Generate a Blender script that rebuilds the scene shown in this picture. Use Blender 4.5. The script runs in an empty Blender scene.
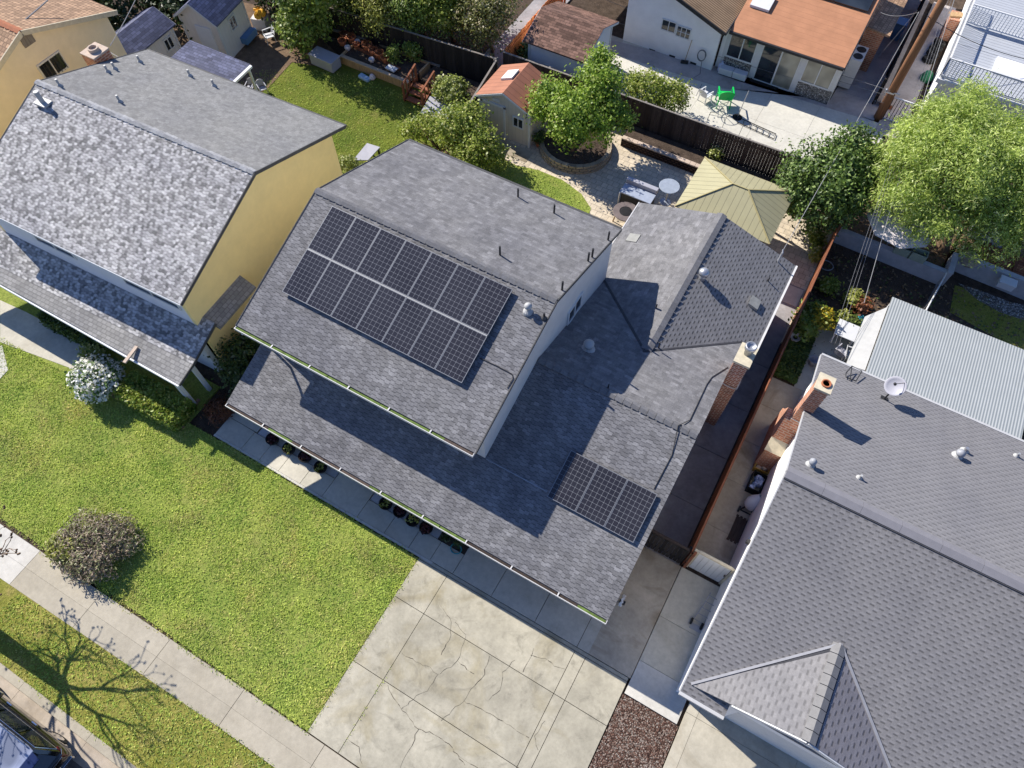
import bpy, bmesh, math, random
import numpy as np
from mathutils import Vector, Matrix
random.seed(7)
SC = bpy.context.scene
COL = SC.collection
R = math.radians
# ------------------------------------------------------------------ camera geometry (metres, Z up, X along the street, Y to the back)
H, FPX, PITCH, YAW = 24.5, 700.0, R(60.7), R(29.8)
_fh = Vector((-math.sin(YAW), math.cos(YAW), 0)); _rt = Vector((math.cos(YAW), math.sin(YAW), 0))
_lk = _fh*math.cos(PITCH) - Vector((0, 0, 1))*math.sin(PITCH); _up = _rt.cross(_lk)
def ray(px, py): return _lk*FPX + _rt*(px-512) - _up*(py-384)
def P(px, py, z=0.0):
    d = ray(px, py); t = (z-H)/d.z; return Vector((d.x*t, d.y*t, z))
def PX(px, py, x):
    d = ray(px, py); t = x/d.x; return Vector((x, d.y*t, H+d.z*t))
def PY(px, py, y):
    d = ray(px, py); t = y/d.y; return Vector((d.x*t, y, H+d.z*t))
def PR(px, py, a, b, c):          # on the plane z = a + b x + c y
    d = ray(px, py); t = (a-H)/(d.z - b*d.x - c*d.y); return d*t + Vector((0, 0, H))
# ------------------------------------------------------------------ mesh helpers
WM = {}
def wm(o): return WM.get(o.name, Matrix.Identity(4))
class MB:
    def __init__(s, M=None): s.v = []; s.f = []; s.uv = {}; s.M = M; s.mi = {}
    def face(s, pts, uv=None, mi=0):
        b = len(s.v); s.v += [Vector(p) for p in pts]; s.f.append(list(range(b, b+len(pts))))
        if uv: s.uv[len(s.f)-1] = uv
        if mi: s.mi[len(s.f)-1] = mi
        return s
    def extr(s, poly, vec, mi=0):
        poly = [Vector(p) for p in poly]; vec = Vector(vec); n = len(poly)
        nn = Vector((0, 0, 0))
        for i in range(n): nn += poly[i].cross(poly[(i+1) % n])
        if nn.dot(vec) > 0: poly = poly[::-1]
        b = len(s.v); s.v += poly + [p+vec for p in poly]
        k = len(s.f)
        s.f.append([b+i for i in range(n)]); s.f.append([b+n+i for i in range(n-1, -1, -1)])
        for i in range(n):
            j = (i+1) % n; s.f.append([b+i, b+n+i, b+n+j, b+j])
        if mi:
            for q in range(k, len(s.f)): s.mi[q] = mi
        return s
    def slab(s, poly, t, mi=0): return s.extr(poly, (0, 0, -t), mi)
    def box(s, x0, x1, y0, y1, z0, z1, mi=0):
        return s.extr([(x0, y0, z1), (x1, y0, z1), (x1, y1, z1), (x0, y1, z1)], (0, 0, z0-z1), mi)
    def rbox(s, c, l, w, h, a=0.0, mi=0):         # centre of the bottom, length along angle a
        c = Vector(c); u = Vector((math.cos(a), math.sin(a), 0)); v = Vector((-math.sin(a), math.cos(a), 0)); z = Vector((0, 0, h))
        return s.extr([c+u*i*l/2+v*j*w/2+z for i, j in ((-1, -1), (1, -1), (1, 1), (-1, 1))], -z, mi)
    def bar(s, p, q, w, h, up=(0, 0, 1), mi=0):      # rectangular bar from p to q
        p = Vector(p); q = Vector(q); d = (q-p).normalized(); up = Vector(up)
        if abs(d.dot(up)) > .98: up = Vector((1, 0, 0))
        sd = d.cross(up).normalized(); u2 = sd.cross(d)
        return s.extr([p+sd*i*w/2+u2*j*h/2 for i, j in ((-1, -1), (1, -1), (1, 1), (-1, 1))], q-p, mi)
    def tube(s, pts, rad, n=8, cap=True, mi=0):
        pts = [Vector(p) for p in pts]; m = len(pts)
        if not isinstance(rad, (list, tuple)): rad = [rad]*m
        b = len(s.v); k = len(s.f); pa = None
        for i in range(m):
            d = (pts[min(i+1, m-1)]-pts[max(i-1, 0)]).normalized()
            if pa is None:
                pa = d.cross(Vector((0, 0, 1)) if abs(d.z) < .9 else Vector((1, 0, 0))).normalized()
            else:
                pa = (pa - d*pa.dot(d)).normalized()
            pb = d.cross(pa)
            for j in range(n):
                t = 2*math.pi*j/n; s.v.append(pts[i]+(pa*math.cos(t)+pb*math.sin(t))*rad[i])
        for i in range(m-1):
            for j in range(n):
                j2 = (j+1) % n; s.f.append([b+i*n+j, b+i*n+j2, b+(i+1)*n+j2, b+(i+1)*n+j])
        if cap:
            s.f.append([b+j for j in range(n-1, -1, -1)]); s.f.append([b+(m-1)*n+j for j in range(n)])
        if mi:
            for q in range(k, len(s.f)): s.mi[q] = mi
        return s
    def lathe(s, c, prof, n=16, axis=None, mi=0):           # prof: (radius, height) up the axis
        c = Vector(c); k = len(s.f); b = len(s.v)
        ax = Vector(axis).normalized() if axis else Vector((0, 0, 1))
        pa = ax.cross(Vector((0, 1, 0)) if abs(ax.y) < .9 else Vector((1, 0, 0))).normalized(); pb = ax.cross(pa)
        for r, h in prof:
            for j in range(n):
                t = 2*math.pi*j/n; s.v.append(c+ax*h+(pa*math.cos(t)+pb*math.sin(t))*max(r, 1e-4))
        for i in range(len(prof)-1):
            for j in range(n):
                j2 = (j+1) % n; s.f.append([b+i*n+j, b+i*n+j2, b+(i+1)*n+j2, b+(i+1)*n+j])
        s.f.append([b+j for j in range(n-1, -1, -1)]); s.f.append([b+(len(prof)-1)*n+j for j in range(n)])
        if mi:
            for q in range(k, len(s.f)): s.mi[q] = mi
        return s
    def build(s, name, mat, parent=None, smooth=False, kind=None, bevel=0.0):
        me = bpy.data.meshes.new(name)
        nrm = []
        for f in s.f:
            n = Vector((0, 0, 0))
            for i in range(len(f)): n += s.v[f[i]].cross(s.v[f[(i+1) % len(f)]])
            nrm.append(n.normalized() if n.length > 1e-12 else Vector((0, 0, 1)))
        M = s.M or Matrix.Identity(4)
        inv = wm(parent).inverted() @ M if parent else M
        me.from_pydata([inv @ v for v in s.v], [], s.f)
        uvl = me.uv_layers.new(name='UVMap'); li = 0; d = [0.0]*(2*len(me.loops))
        for k, f in enumerate(s.f):
            n = nrm[k]
            if k in s.uv:
                for q in s.uv[k]: d[2*li] = q[0]; d[2*li+1] = q[1]; li += 1
                continue
            u = Vector((1, 0, 0)) if abs(n.z) > .9995 else Vector((-n.y, n.x, 0)).normalized()
            if abs(n.z) > .9995: v2 = Vector((0, 1, 0))
            else: v2 = n.cross(u)
            for i in f:
                p = s.v[i]; d[2*li] = p.dot(u); d[2*li+1] = p.dot(v2); li += 1
        uvl.data.foreach_set('uv', d)
        for m in (mat if isinstance(mat, (list, tuple)) else [mat]): me.materials.append(m)
        for k, i in s.mi.items(): me.polygons[k].material_index = i
        if smooth: me.polygons.foreach_set('use_smooth', [True]*len(me.polygons))
        o = bpy.data.objects.new(name, me); COL.objects.link(o)
        if parent: o.parent = parent; WM[o.name] = wm(parent).copy()
        if kind: o['kind'] = kind
        if bevel:
            b = o.modifiers.new('bevel', 'BEVEL'); b.width = bevel; b.segments = 2; b.limit_method = 'ANGLE'
        return o
def each(m, name, mat, parent=None, **kw):        # every separate piece of the mesh becomes an object of its own
    par = list(range(len(m.v)))
    def fd(i):
        while par[i] != i: par[i] = par[par[i]]; i = par[i]
        return i
    for f in m.f:
        for i in f[1:]: par[fd(i)] = fd(f[0])
    gr = {}
    for f in m.f: gr.setdefault(fd(f[0]), []).append(f)
    out = []
    for fs in gr.values():
        q = MB(m.M); ix = {}
        for f in fs:
            for i in f:
                if i not in ix: ix[i] = len(q.v); q.v.append(m.v[i])
            q.f.append([ix[i] for i in f])
        out.append(q.build(name, mat, parent, **kw))
    return out
def tag(o, label, cat, group=None):
    o['label'] = label; o['category'] = cat
    if group: o['group'] = group
    return o
def thing(name, label, cat, loc=(0, 0, 0), rz=0.0, group=None):
    o = bpy.data.objects.new(name, None); COL.objects.link(o); o.empty_display_size = .2
    o.location = loc; o.rotation_euler = (0, 0, rz)
    WM[o.name] = Matrix.Translation(Vector(loc)) @ Matrix.Rotation(rz, 4, 'Z')
    return tag(o, label, cat, group)
def kids(o): return [c for c in list(bpy.data.objects) if c.parent is o]
def dup(o, loc, rz=None, label=None, sc=None):
    r = o.copy(); COL.objects.link(r); r.location = loc
    if rz is not None: r.rotation_euler = (0, 0, rz)
    if sc: r.scale = (sc, sc, sc)
    if label: r['label'] = label
    for ch in kids(o):
        c = ch.copy(); COL.objects.link(c); c.parent = r
        for g in kids(ch):
            d = g.copy(); COL.objects.link(d); d.parent = c
    return r
# ------------------------------------------------------------------ materials
def sh(c):          # an sRGB 0-255 colour turned into linear
    return tuple((x/255/12.92 if x/255 <= .04045 else ((x/255+.055)/1.055)**2.4) for x in c)+(1,)
class NT:
    def __init__(s, name):
        s.m = bpy.data.materials.new(name); s.m.use_nodes = True; s.t = s.m.node_tree; s.t.nodes.clear()
        s.out = s.n('ShaderNodeOutputMaterial')
    def n(s, typ, **kw):
        x = s.t.nodes.new(typ)
        for k, v in kw.items():
            if k.startswith('i_'):
                k2 = k[2:]; x.inputs[int(k2) if k2.isdigit() else k2.replace('_', ' ')].default_value = v
            else: setattr(x, k, v)
        return x
    def l(s, a, b): s.t.links.new(a, b)
    def math(s, op, a, b=None, c=None):
        x = s.n('ShaderNodeMath', operation=op)
        for i, q in enumerate((a, b, c)):
            if q is None: continue
            if isinstance(q, (int, float)): x.inputs[i].default_value = q
            else: s.l(q, x.inputs[i])
        return x.outputs[0]
    def mix(s, fac, a, b, mode='MIX'):
        x = s.n('ShaderNodeMix', data_type='RGBA', blend_type=mode)
        for i, q in ((0, fac), (6, a), (7, b)):
            if isinstance(q, (int, float, tuple)): x.inputs[i].default_value = q
            else: s.l(q, x.inputs[i])
        return x.outputs[2]
    def ramp(s, fac, stops):
        x = s.n('ShaderNodeValToRGB'); e = x.color_ramp.elements
        while len(e) < len(stops): e.new(.5)
        for i, (p, c) in enumerate(stops): e[i].position = p; e[i].color = c
        s.l(fac, x.inputs[0]); return x.outputs[0]
    def noise(s, scale, detail=4, rough=.55, vec=None, dist=0.0):
        x = s.n('ShaderNodeTexNoise'); x.inputs['Scale'].default_value = scale; x.inputs['Detail'].default_value = detail
        x.inputs['Roughness'].default_value = rough; x.inputs['Distortion'].default_value = dist
        s.l(vec if vec is not None else s.pos(), x.inputs['Vector']); return x.outputs['Fac']
    def pos(s):
        if not hasattr(s, '_p'): s._p = s.n('ShaderNodeNewGeometry')
        return s._p.outputs['Position']
    def island(s): s.pos(); return s._p.outputs['Random Per Island']
    def uv(s):
        if not hasattr(s, '_u'): s._u = s.n('ShaderNodeUVMap')
        return s._u.outputs[0]
    def finish(s, col, rough=.8, spec=.3, metal=0.0, bump=None, bs=.3, bd=.02, coat=0.0):
        b = s.n('ShaderNodeBsdfPrincipled')
        if isinstance(col, tuple): b.inputs['Base Color'].default_value = col
        else: s.l(col, b.inputs['Base Color'])
        if isinstance(rough, (int, float)): b.inputs['Roughness'].default_value = rough
        else: s.l(rough, b.inputs['Roughness'])
        b.inputs['Specular IOR Level'].default_value = spec; b.inputs['Metallic'].default_value = metal
        b.inputs['Coat Weight'].default_value = coat
        if bump is not None:
            bp = s.n('ShaderNodeBump'); bp.inputs['Strength'].default_value = bs; bp.inputs['Distance'].default_value = bd
            s.l(bump, bp.inputs['Height']); s.l(bp.outputs[0], b.inputs['Normal'])
        s.l(b.outputs[0], s.out.inputs[0]); s.b = b; return s.m
def mul(c, k): return (min(c[0]*k, 1), min(c[1]*k, 1), min(c[2]*k, 1), 1)
def plain(name, c, rough=.7, var=.15, scale=3.0, spec=.3, metal=0.0, island=0.0, coat=0.0, bs=.15):
    t = NT(name); f = t.noise(scale, 6, .65)
    col = t.ramp(f, [(.3, mul(c, 1-var)), (.7, mul(c, 1+var))])
    if island:
        g = t.math('MULTIPLY_ADD', t.island(), island*2, 1-island)
        col = t.mix(1.0, col, g, 'MULTIPLY')
        # the value g is grey: multiply brightness per piece
    return t.finish(col, rough, spec, metal, f if bs else None, bs, .01, coat)
def shingle(name, c, lo=.8, hi=1.2, row=.15, w=.32, mort=.012, mk=.35, zig=0.0, blot=.15, fine=.12, bs=.5):
    t = NT(name); sep = t.n('ShaderNodeSeparateXYZ'); t.l(t.uv(), sep.inputs[0])
    u, v = sep.outputs[0], sep.outputs[1]
    if zig:
        fr = t.math('FRACT', t.math('MULTIPLY', u, 1.0/(w*.94)))
        v = t.math('ADD', v, t.math('MULTIPLY', t.math('GREATER_THAN', fr, .5), zig))
        wob = t.noise(1.3, 1); v = t.math('ADD', v, t.math('MULTIPLY', wob, .04))
    cb = t.n('ShaderNodeCombineXYZ'); t.l(u, cb.inputs[0]); t.l(v, cb.inputs[1])
    def brick(bw, rh, mo, c1, c2, cm, off=.5):
        b = t.n('ShaderNodeTexBrick'); b.offset = off; b.inputs['Scale'].default_value = 1
        b.inputs['Brick Width'].default_value = bw; b.inputs['Row Height'].default_value = rh; b.inputs['Mortar Size'].default_value = mo
        b.inputs['Mortar Smooth'].default_value = .25; b.inputs['Bias'].default_value = 0
        b.inputs['Color1'].default_value = c1; b.inputs['Color2'].default_value = c2; b.inputs['Mortar'].default_value = cm
        t.l(cb.outputs[0], b.inputs['Vector']); return b
    b1 = brick(w, row, mort, mul(c, lo), mul(c, hi), mul(c, mk))
    g = (1-blot,)*3+(1,); g2 = (1+blot,)*3+(1,)
    b2 = brick(w*2.1, row*2, 0.0, g, g2, g, .37)
    col = t.mix(1.0, b1.outputs['Color'], b2.outputs['Color'], 'MULTIPLY')
    f = t.noise(22, 3, .7); col = t.mix(1.0, col, t.ramp(f, [(.3, (1-fine,)*3+(1,)), (.7, (1+fine,)*3+(1,))]), 'MULTIPLY')
    f2 = t.noise(.55, 3); col = t.mix(1.0, col, t.ramp(f2, [(.3, (.9, .9, .92, 1)), (.7, (1.08, 1.07, 1.05, 1))]), 'MULTIPLY')
    hh = t.math('SUBTRACT', f, t.math('MULTIPLY', b1.outputs['Fac'], 1.5))
    return t.finish(col, .9, .2, 0, hh, bs, .012)
def dashes(name, c, row=.165, w=.3, k=.34, hl=.12, var=.06, rnd=.0, sa=.045):
    t = NT(name); sep = t.n('ShaderNodeSeparateXYZ'); t.l(t.uv(), sep.inputs[0])
    u, v = sep.outputs[0], sep.outputs[1]
    wob = t.math('MULTIPLY', t.math('SUBTRACT', t.noise(1.7, 2), .5), .05); v = t.math('ADD', v, wob)
    vr = t.math('MULTIPLY', v, 1/row); ri = t.math('FLOOR', vr); dv = t.math('FRACT', vr)
    ur = t.math('ADD', t.math('MULTIPLY', u, 1/w), t.math('MULTIPLY', ri, .5)); du = t.math('FRACT', ur)
    def bump(x, a, b, e):
        m = t.n('ShaderNodeMapRange', interpolation_type='SMOOTHSTEP'); t.l(x, m.inputs[0]); m.inputs[1].default_value = a-e; m.inputs[2].default_value = a+e
        q = t.n('ShaderNodeMapRange', interpolation_type='SMOOTHSTEP'); t.l(x, q.inputs[0]); q.inputs[1].default_value = b-e; q.inputs[2].default_value = b+e; q.inputs[3].default_value = 1; q.inputs[4].default_value = 0
        return t.math('MULTIPLY', m.outputs[0], q.outputs[0])
    dk = t.math('MULTIPLY', bump(dv, .08, .42, .1), bump(du, .12, .6, .09)); lt = t.math('MULTIPLY', bump(dv, .5, .9, .12), bump(du, .1, .62, .1))  # shade and highlight of each raised shake, painted into the colour
    cv = t.n('ShaderNodeCombineXYZ'); t.l(t.math('FLOOR', ur), cv.inputs[0]); t.l(ri, cv.inputs[1])
    wn = t.n('ShaderNodeTexWhiteNoise', noise_dimensions='2D'); t.l(cv.outputs[0], wn.inputs[0])
    sc = t.math('SUBTRACT', t.math('ADD', 1.0, t.math('MULTIPLY', lt, hl)), t.math('MULTIPLY', dk, k))
    sc = t.math('MULTIPLY', sc, t.math('MULTIPLY_ADD', wn.outputs['Value'], 2*(var+rnd), 1-var-rnd))
    col = t.mix(1.0, mul(c, 1), sc, 'MULTIPLY')
    f = t.noise(20, 3, .7); col = t.mix(1.0, col, t.ramp(f, [(.3, (.9, .9, .9, 1)), (.7, (1.1, 1.1, 1.1, 1))]), 'MULTIPLY')
    f2 = t.noise(.5, 3); col = t.mix(1.0, col, t.ramp(f2, [(.3, (.93, .93, .95, 1)), (.7, (1.06, 1.05, 1.04, 1))]), 'MULTIPLY')
    sv = t.n('ShaderNodeCombineXYZ'); t.l(t.math('MULTIPLY', u, 2.4), sv.inputs[0]); t.l(t.math('MULTIPLY', v, .22), sv.inputs[1])
    f3 = t.noise(1.0, 4, .6, sv.outputs[0]); col = t.mix(1.0, col, t.ramp(f3, [(.32, (1-sa, 1-sa, 1-sa*.95, 1)), (.68, (1+sa, 1+sa, 1+sa*.95, 1))]), 'MULTIPLY')
    return t.finish(col, .85, .2, 0, t.math('SUBTRACT', f, dk), .4, .012)
def zigzag(name, c, row=.135, period=.34, zig=.05, dark=.5, var=.15, fine=.14, cw=.17, sa=.09):
    t = NT(name); sep = t.n('ShaderNodeSeparateXYZ'); t.l(t.uv(), sep.inputs[0])
    u, v = sep.outputs[0], sep.outputs[1]
    wob = t.math('MULTIPLY', t.math('SUBTRACT', t.noise(2.2, 3), .5), .055); v = t.math('ADD', v, wob)
    ur = t.math('ADD', t.math('MULTIPLY', u, 1/period), t.math('MULTIPLY', t.noise(.9, 2), .8))
    st = t.math('PINGPONG', t.math('MULTIPLY', ur, 2.0), 1.0)
    stp = t.n('ShaderNodeMapRange', interpolation_type='SMOOTHSTEP'); t.l(st, stp.inputs[0]); stp.inputs[1].default_value = .45; stp.inputs[2].default_value = .55
    v2 = t.math('ADD', v, t.math('MULTIPLY', stp.outputs[0], zig)); vr = t.math('MULTIPLY', v2, 1/row); ri = t.math('FLOOR', vr); dv = t.math('FRACT', vr)
    ln = t.n('ShaderNodeMapRange', interpolation_type='SMOOTHSTEP'); t.l(dv, ln.inputs[0]); ln.inputs[1].default_value = .06; ln.inputs[2].default_value = .2; ln.inputs[3].default_value = 1; ln.inputs[4].default_value = 0  # butt-edge shade of each course, painted into the colour as dark lines
    def cell(w, off, seed):
        cv = t.n('ShaderNodeCombineXYZ'); q = t.math('ADD', t.math('MULTIPLY', u, 1/w), t.math('MULTIPLY', ri, off)); t.l(t.math('FLOOR', q), cv.inputs[0]); t.l(ri, cv.inputs[1]); cv.inputs[2].default_value = seed
        wn = t.n('ShaderNodeTexWhiteNoise', noise_dimensions='3D'); t.l(cv.outputs[0], wn.inputs[0]); return wn.outputs['Value']
    a = cell(cw, .5, 1.0); b = t.math('POWER', cell(cw*1.6, .37, 5.0), 4.0)
    sc = t.math('ADD', t.math('MULTIPLY_ADD', a, 2*var, 1-var), t.math('MULTIPLY', b, .35)); sc = t.math('MULTIPLY', sc, t.math('SUBTRACT', 1.0, t.math('MULTIPLY', ln.outputs[0], dark)))
    col = t.mix(1.0, mul(c, 1), sc, 'MULTIPLY')
    f = t.noise(25, 3, .75); col = t.mix(1.0, col, t.ramp(f, [(.3, (1-fine,)*3+(1,)), (.7, (1+fine,)*3+(1,))]), 'MULTIPLY')
    f2 = t.noise(.45, 4, .6); col = t.mix(1.0, col, t.ramp(f2, [(.3, (.86, .86, .89, 1)), (.7, (1.1, 1.09, 1.07, 1))]), 'MULTIPLY')
    sv = t.n('ShaderNodeCombineXYZ'); t.l(t.math('MULTIPLY', u, 2.4), sv.inputs[0]); t.l(t.math('MULTIPLY', v, .22), sv.inputs[1])
    f3 = t.noise(1.0, 4, .6, sv.outputs[0]); col = t.mix(1.0, col, t.ramp(f3, [(.32, (1-sa, 1-sa, 1-sa*.95, 1)), (.68, (1+sa, 1+sa, 1+sa*.95, 1))]), 'MULTIPLY')
    return t.finish(col, .9, .2, 0, t.math('SUBTRACT', f, ln.outputs[0]), .5, .012)
def stripes(name, c, period, dark=.5, width=.08, axis=0, var=.12, rough=.5, soft=False, metal=0.0, lo=None, spec=.3):
    t = NT(name); sep = t.n('ShaderNodeSeparateXYZ'); t.l(t.uv(), sep.inputs[0])
    fr = t.math('FRACT', t.math('MULTIPLY', sep.outputs[axis], 1.0/period))
    if soft: m = t.math('MULTIPLY_ADD', t.math('SINE', t.math('MULTIPLY', fr, 6.28318)), .5, .5)
    else: m = t.math('LESS_THAN', fr, width)
    f = t.noise(1.5, 5, .6); base = t.ramp(f, [(.3, mul(c, 1-var)), (.7, mul(c, 1+var))])
    col = t.mix(m, base, lo or mul(c, dark))
    return t.finish(col, rough, spec, metal, t.math('SUBTRACT', 1.0, m), .4, .02)
def bricks(name, c1, c2, cm, w=.22, h=.075, mort=.012):
    t = NT(name); b = t.n('ShaderNodeTexBrick'); b.inputs['Scale'].default_value = 1
    b.inputs['Brick Width'].default_value = w; b.inputs['Row Height'].default_value = h; b.inputs['Mortar Size'].default_value = mort
    b.inputs['Color1'].default_value = c1; b.inputs['Color2'].default_value = c2; b.inputs['Mortar'].default_value = cm
    t.l(t.uv(), b.inputs['Vector'])
    col = t.mix(1.0, b.outputs['Color'], t.ramp(t.noise(2.5, 5), [(.3, (.75, .75, .75, 1)), (.7, (1.2, 1.2, 1.2, 1))]), 'MULTIPLY')
    return t.finish(col, .9, .2, 0, t.math('SUBTRACT', 1.0, b.outputs['Fac']), .5, .01)
def leafmat(name, c1, c2, c3=None, trans=.3, p3=.12):
    t = NT(name); isl = t.island()
    f = t.noise(1.7, 4); k = t.math('ADD', t.math('MULTIPLY', isl, .4), t.math('MULTIPLY_ADD', f, 1.5, -.42))
    col = t.ramp(k, [(.25, c1), (.8, c2)])
    if c3: col = t.mix(t.math('GREATER_THAN', t.math('FRACT', t.math('MULTIPLY', isl, 17.3)), 1-p3), col, c3)
    d = t.n('ShaderNodeBsdfPrincipled'); d.inputs['Roughness'].default_value = .45; d.inputs['Specular IOR Level'].default_value = .35
    tr = t.n('ShaderNodeBsdfTranslucent'); t.l(col, d.inputs['Base Color']); t.l(col, tr.inputs['Color'])
    mx = t.n('ShaderNodeMixShader'); mx.inputs[0].default_value = trans
    t.l(d.outputs[0], mx.inputs[1]); t.l(tr.outputs[0], mx.inputs[2]); t.l(mx.outputs[0], t.out.inputs[0]); return t.m
def lawnmat(name, a, b, c, k=1.0):
    t = NT(name)
    big = t.noise(.35, 4, .6); mid = t.noise(2.2, 5, .65, dist=.6); fin = t.noise(14, 4, .75)
    col = t.mix(t.ramp(big, [(.38, (0, 0, 0, 1)), (.62, (1, 1, 1, 1))]), mul(a, k), mul(b, k))
    col = t.mix(t.ramp(mid, [(.52, (0, 0, 0, 1)), (.75, (.75, .75, .75, 1))]), col, mul(c, k))
    col = t.mix(1.0, col, t.ramp(fin, [(.25, (.45, .5, .4, 1)), (.75, (1.35, 1.3, 1.25, 1))]), 'MULTIPLY')
    return t.finish(col, .9, .1, 0, t.math('ADD', fin, mid), .8, .06)
def concrete(name, c, stain=(.45, .38, .26, 1), st=.35, var=.14, island=.06, blot=.2):
    t = NT(name); f = t.noise(.8, 8, .68); g = t.noise(7, 5, .7); s2 = t.noise(.5, 5, .6, dist=1.0)
    col = t.ramp(f, [(.28, mul(c, 1-var)), (.72, mul(c, 1+var))])
    col = t.mix(1.0, col, t.ramp(g, [(.25, (.86, .86, .86, 1)), (.75, (1.1, 1.1, 1.1, 1))]), 'MULTIPLY')
    col = t.mix(t.math('MULTIPLY', t.ramp(s2, [(.5, (0, 0, 0, 1)), (.72, (1, 1, 1, 1))]), st), col, t.mix(1.0, col, stain, 'MULTIPLY'))
    s3 = t.noise(1.1, 6, .72, dist=1.5); col = t.mix(t.math('MULTIPLY', t.ramp(s3, [(.54, (0, 0, 0, 1)), (.72, (1, 1, 1, 1))]), blot), col, mul(c, .42))
    sp = t.noise(45, 2, .5); col = t.mix(t.ramp(sp, [(.68, (0, 0, 0, 1)), (.76, (.5, .5, .5, 1))]), col, mul(c, .45))
    if island: col = t.mix(1.0, col, t.math('MULTIPLY_ADD', t.island(), island*2, 1-island), 'MULTIPLY')
    return t.finish(col, .9, .2, 0, g, .25, .01)
def wood(name, c, var=.35, rough=.85):
    t = NT(name); mp = t.n('ShaderNodeMapping'); mp.inputs['Scale'].default_value = (9, .8, 1); t.l(t.uv(), mp.inputs[0])
    f = t.noise(2.2, 5, .65, mp.outputs[0]); col = t.ramp(f, [(.3, mul(c, 1-var)), (.7, mul(c, 1+var))])
    col = t.mix(1.0, col, t.math('MULTIPLY_ADD', t.island(), .8, .6), 'MULTIPLY')
    return t.finish(col, rough, .2, 0, f, .3, .01)
def soilmat(name, c, k=.5):
    t = NT(name); f = t.noise(3, 8, .75); g = t.noise(18, 4, .7)
    col = t.ramp(f, [(.3, mul(c, 1-k)), (.7, mul(c, 1+k))])
    col = t.mix(t.ramp(g, [(.6, (0, 0, 0, 1)), (.72, (1, 1, 1, 1))]), col, (.28, .22, .16, 1))
    return t.finish(col, .95, .1, 0, g, .8, .04)
def pebbles(name, stops, scale=16):
    t = NT(name); v = t.n('ShaderNodeTexVoronoi'); v.inputs['Scale'].default_value = scale; t.l(t.pos(), v.inputs['Vector'])
    s = t.n('ShaderNodeSeparateXYZ'); t.l(v.outputs['Color'], s.inputs[0]); col = t.ramp(s.outputs[0], stops)
    col = t.mix(1.0, col, t.ramp(v.outputs['Distance'], [(.0, (1.2, 1.2, 1.2, 1)), (.6, (.25, .25, .25, 1))]), 'MULTIPLY')
    return t.finish(col, .9, .15, 0, t.math('SUBTRACT', 1.0, v.outputs['Distance']), .8, .03)
def pavers(name, c, w=.4, h=.4, lo=.8, hi=1.2, mk=.4, mort=.015):
    t = NT(name); b = t.n('ShaderNodeTexBrick'); b.inputs['Scale'].default_value = 1
    b.inputs['Brick Width'].default_value = w; b.inputs['Row Height'].default_value = h; b.inputs['Mortar Size'].default_value = mort
    b.inputs['Color1'].default_value = mul(c, lo); b.inputs['Color2'].default_value = mul(c, hi); b.inputs['Mortar'].default_value = mul(c, mk)
    t.l(t.uv(), b.inputs['Vector']); f = t.noise(4, 6, .7)
    col = t.mix(1.0, b.outputs['Color'], t.ramp(f, [(.3, (.8, .8, .8, 1)), (.7, (1.18, 1.16, 1.12, 1))]), 'MULTIPLY')
    return t.finish(col, .9, .2, 0, t.math('SUBTRACT', f, b.outputs['Fac']), .4, .012)
def glass(name, c=(.02, .025, .03, 1), rough=.05):
    t = NT(name); f = t.noise(.9, 2); return t.finish(t.ramp(f, [(.35, mul(c, .6)), (.65, mul(c, 1.6))]), rough, .6, 0, None, coat=.3)
def panelmat(name):
    t = NT(name); sep = t.n('ShaderNodeSeparateXYZ'); t.l(t.uv(), sep.inputs[0])
    fu = t.math('ABSOLUTE', t.math('SUBTRACT', t.math('FRACT', sep.outputs[0]), .5)); fv = t.math('ABSOLUTE', t.math('SUBTRACT', t.math('FRACT', sep.outputs[1]), .5))
    ln = t.math('GREATER_THAN', t.math('MAXIMUM', fu, fv), .482); dm = t.math('GREATER_THAN', t.math('ADD', fu, fv), .92)
    m = t.math('MAXIMUM', ln, dm)
    cell = t.ramp(t.noise(.8, 2), [(.3, (.022, .021, .026, 1)), (.7, (.032, .031, .037, 1))])
    return t.finish(t.mix(m, cell, (.27, .275, .29, 1)), .16, .5)
def blademat():
    t = NT('grass_blade'); isl = t.island(); big = t.noise(.42, 5, .62, dist=.8); mid = t.noise(2.6, 3)
    k = t.math('ADD', t.math('MULTIPLY', isl, .55), t.math('MULTIPLY', mid, .55))
    col = t.ramp(k, [(.2, (.30, .395, .085, 1)), (.8, (.56, .67, .165, 1))])
    dry = t.ramp(t.math('ADD', big, t.math('MULTIPLY', t.math('SUBTRACT', isl, .5), .22)), [(.5, (0, 0, 0, 1)), (.66, (1, 1, 1, 1))])
    col = t.mix(t.math('MULTIPLY', dry, .75), col, t.ramp(isl, [(0, (.34, .28, .10, 1)), (1, (.66, .56, .27, 1))]))
    lush = t.ramp(t.noise(.7, 4, .6), [(.3, (.72, .85, .75, 1)), (.62, (1.12, 1.08, 1.0, 1))]); col = t.mix(1.0, col, lush, 'MULTIPLY')
    d = t.n('ShaderNodeBsdfDiffuse'); tr = t.n('ShaderNodeBsdfTranslucent'); t.l(col, d.inputs[0]); t.l(col, tr.inputs[0])
    mx = t.n('ShaderNodeMixShader'); mx.inputs[0].default_value = .35; t.l(d.outputs[0], mx.inputs[1]); t.l(tr.outputs[0], mx.inputs[2]); t.l(mx.outputs[0], t.out.inputs[0]); return t.m
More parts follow.
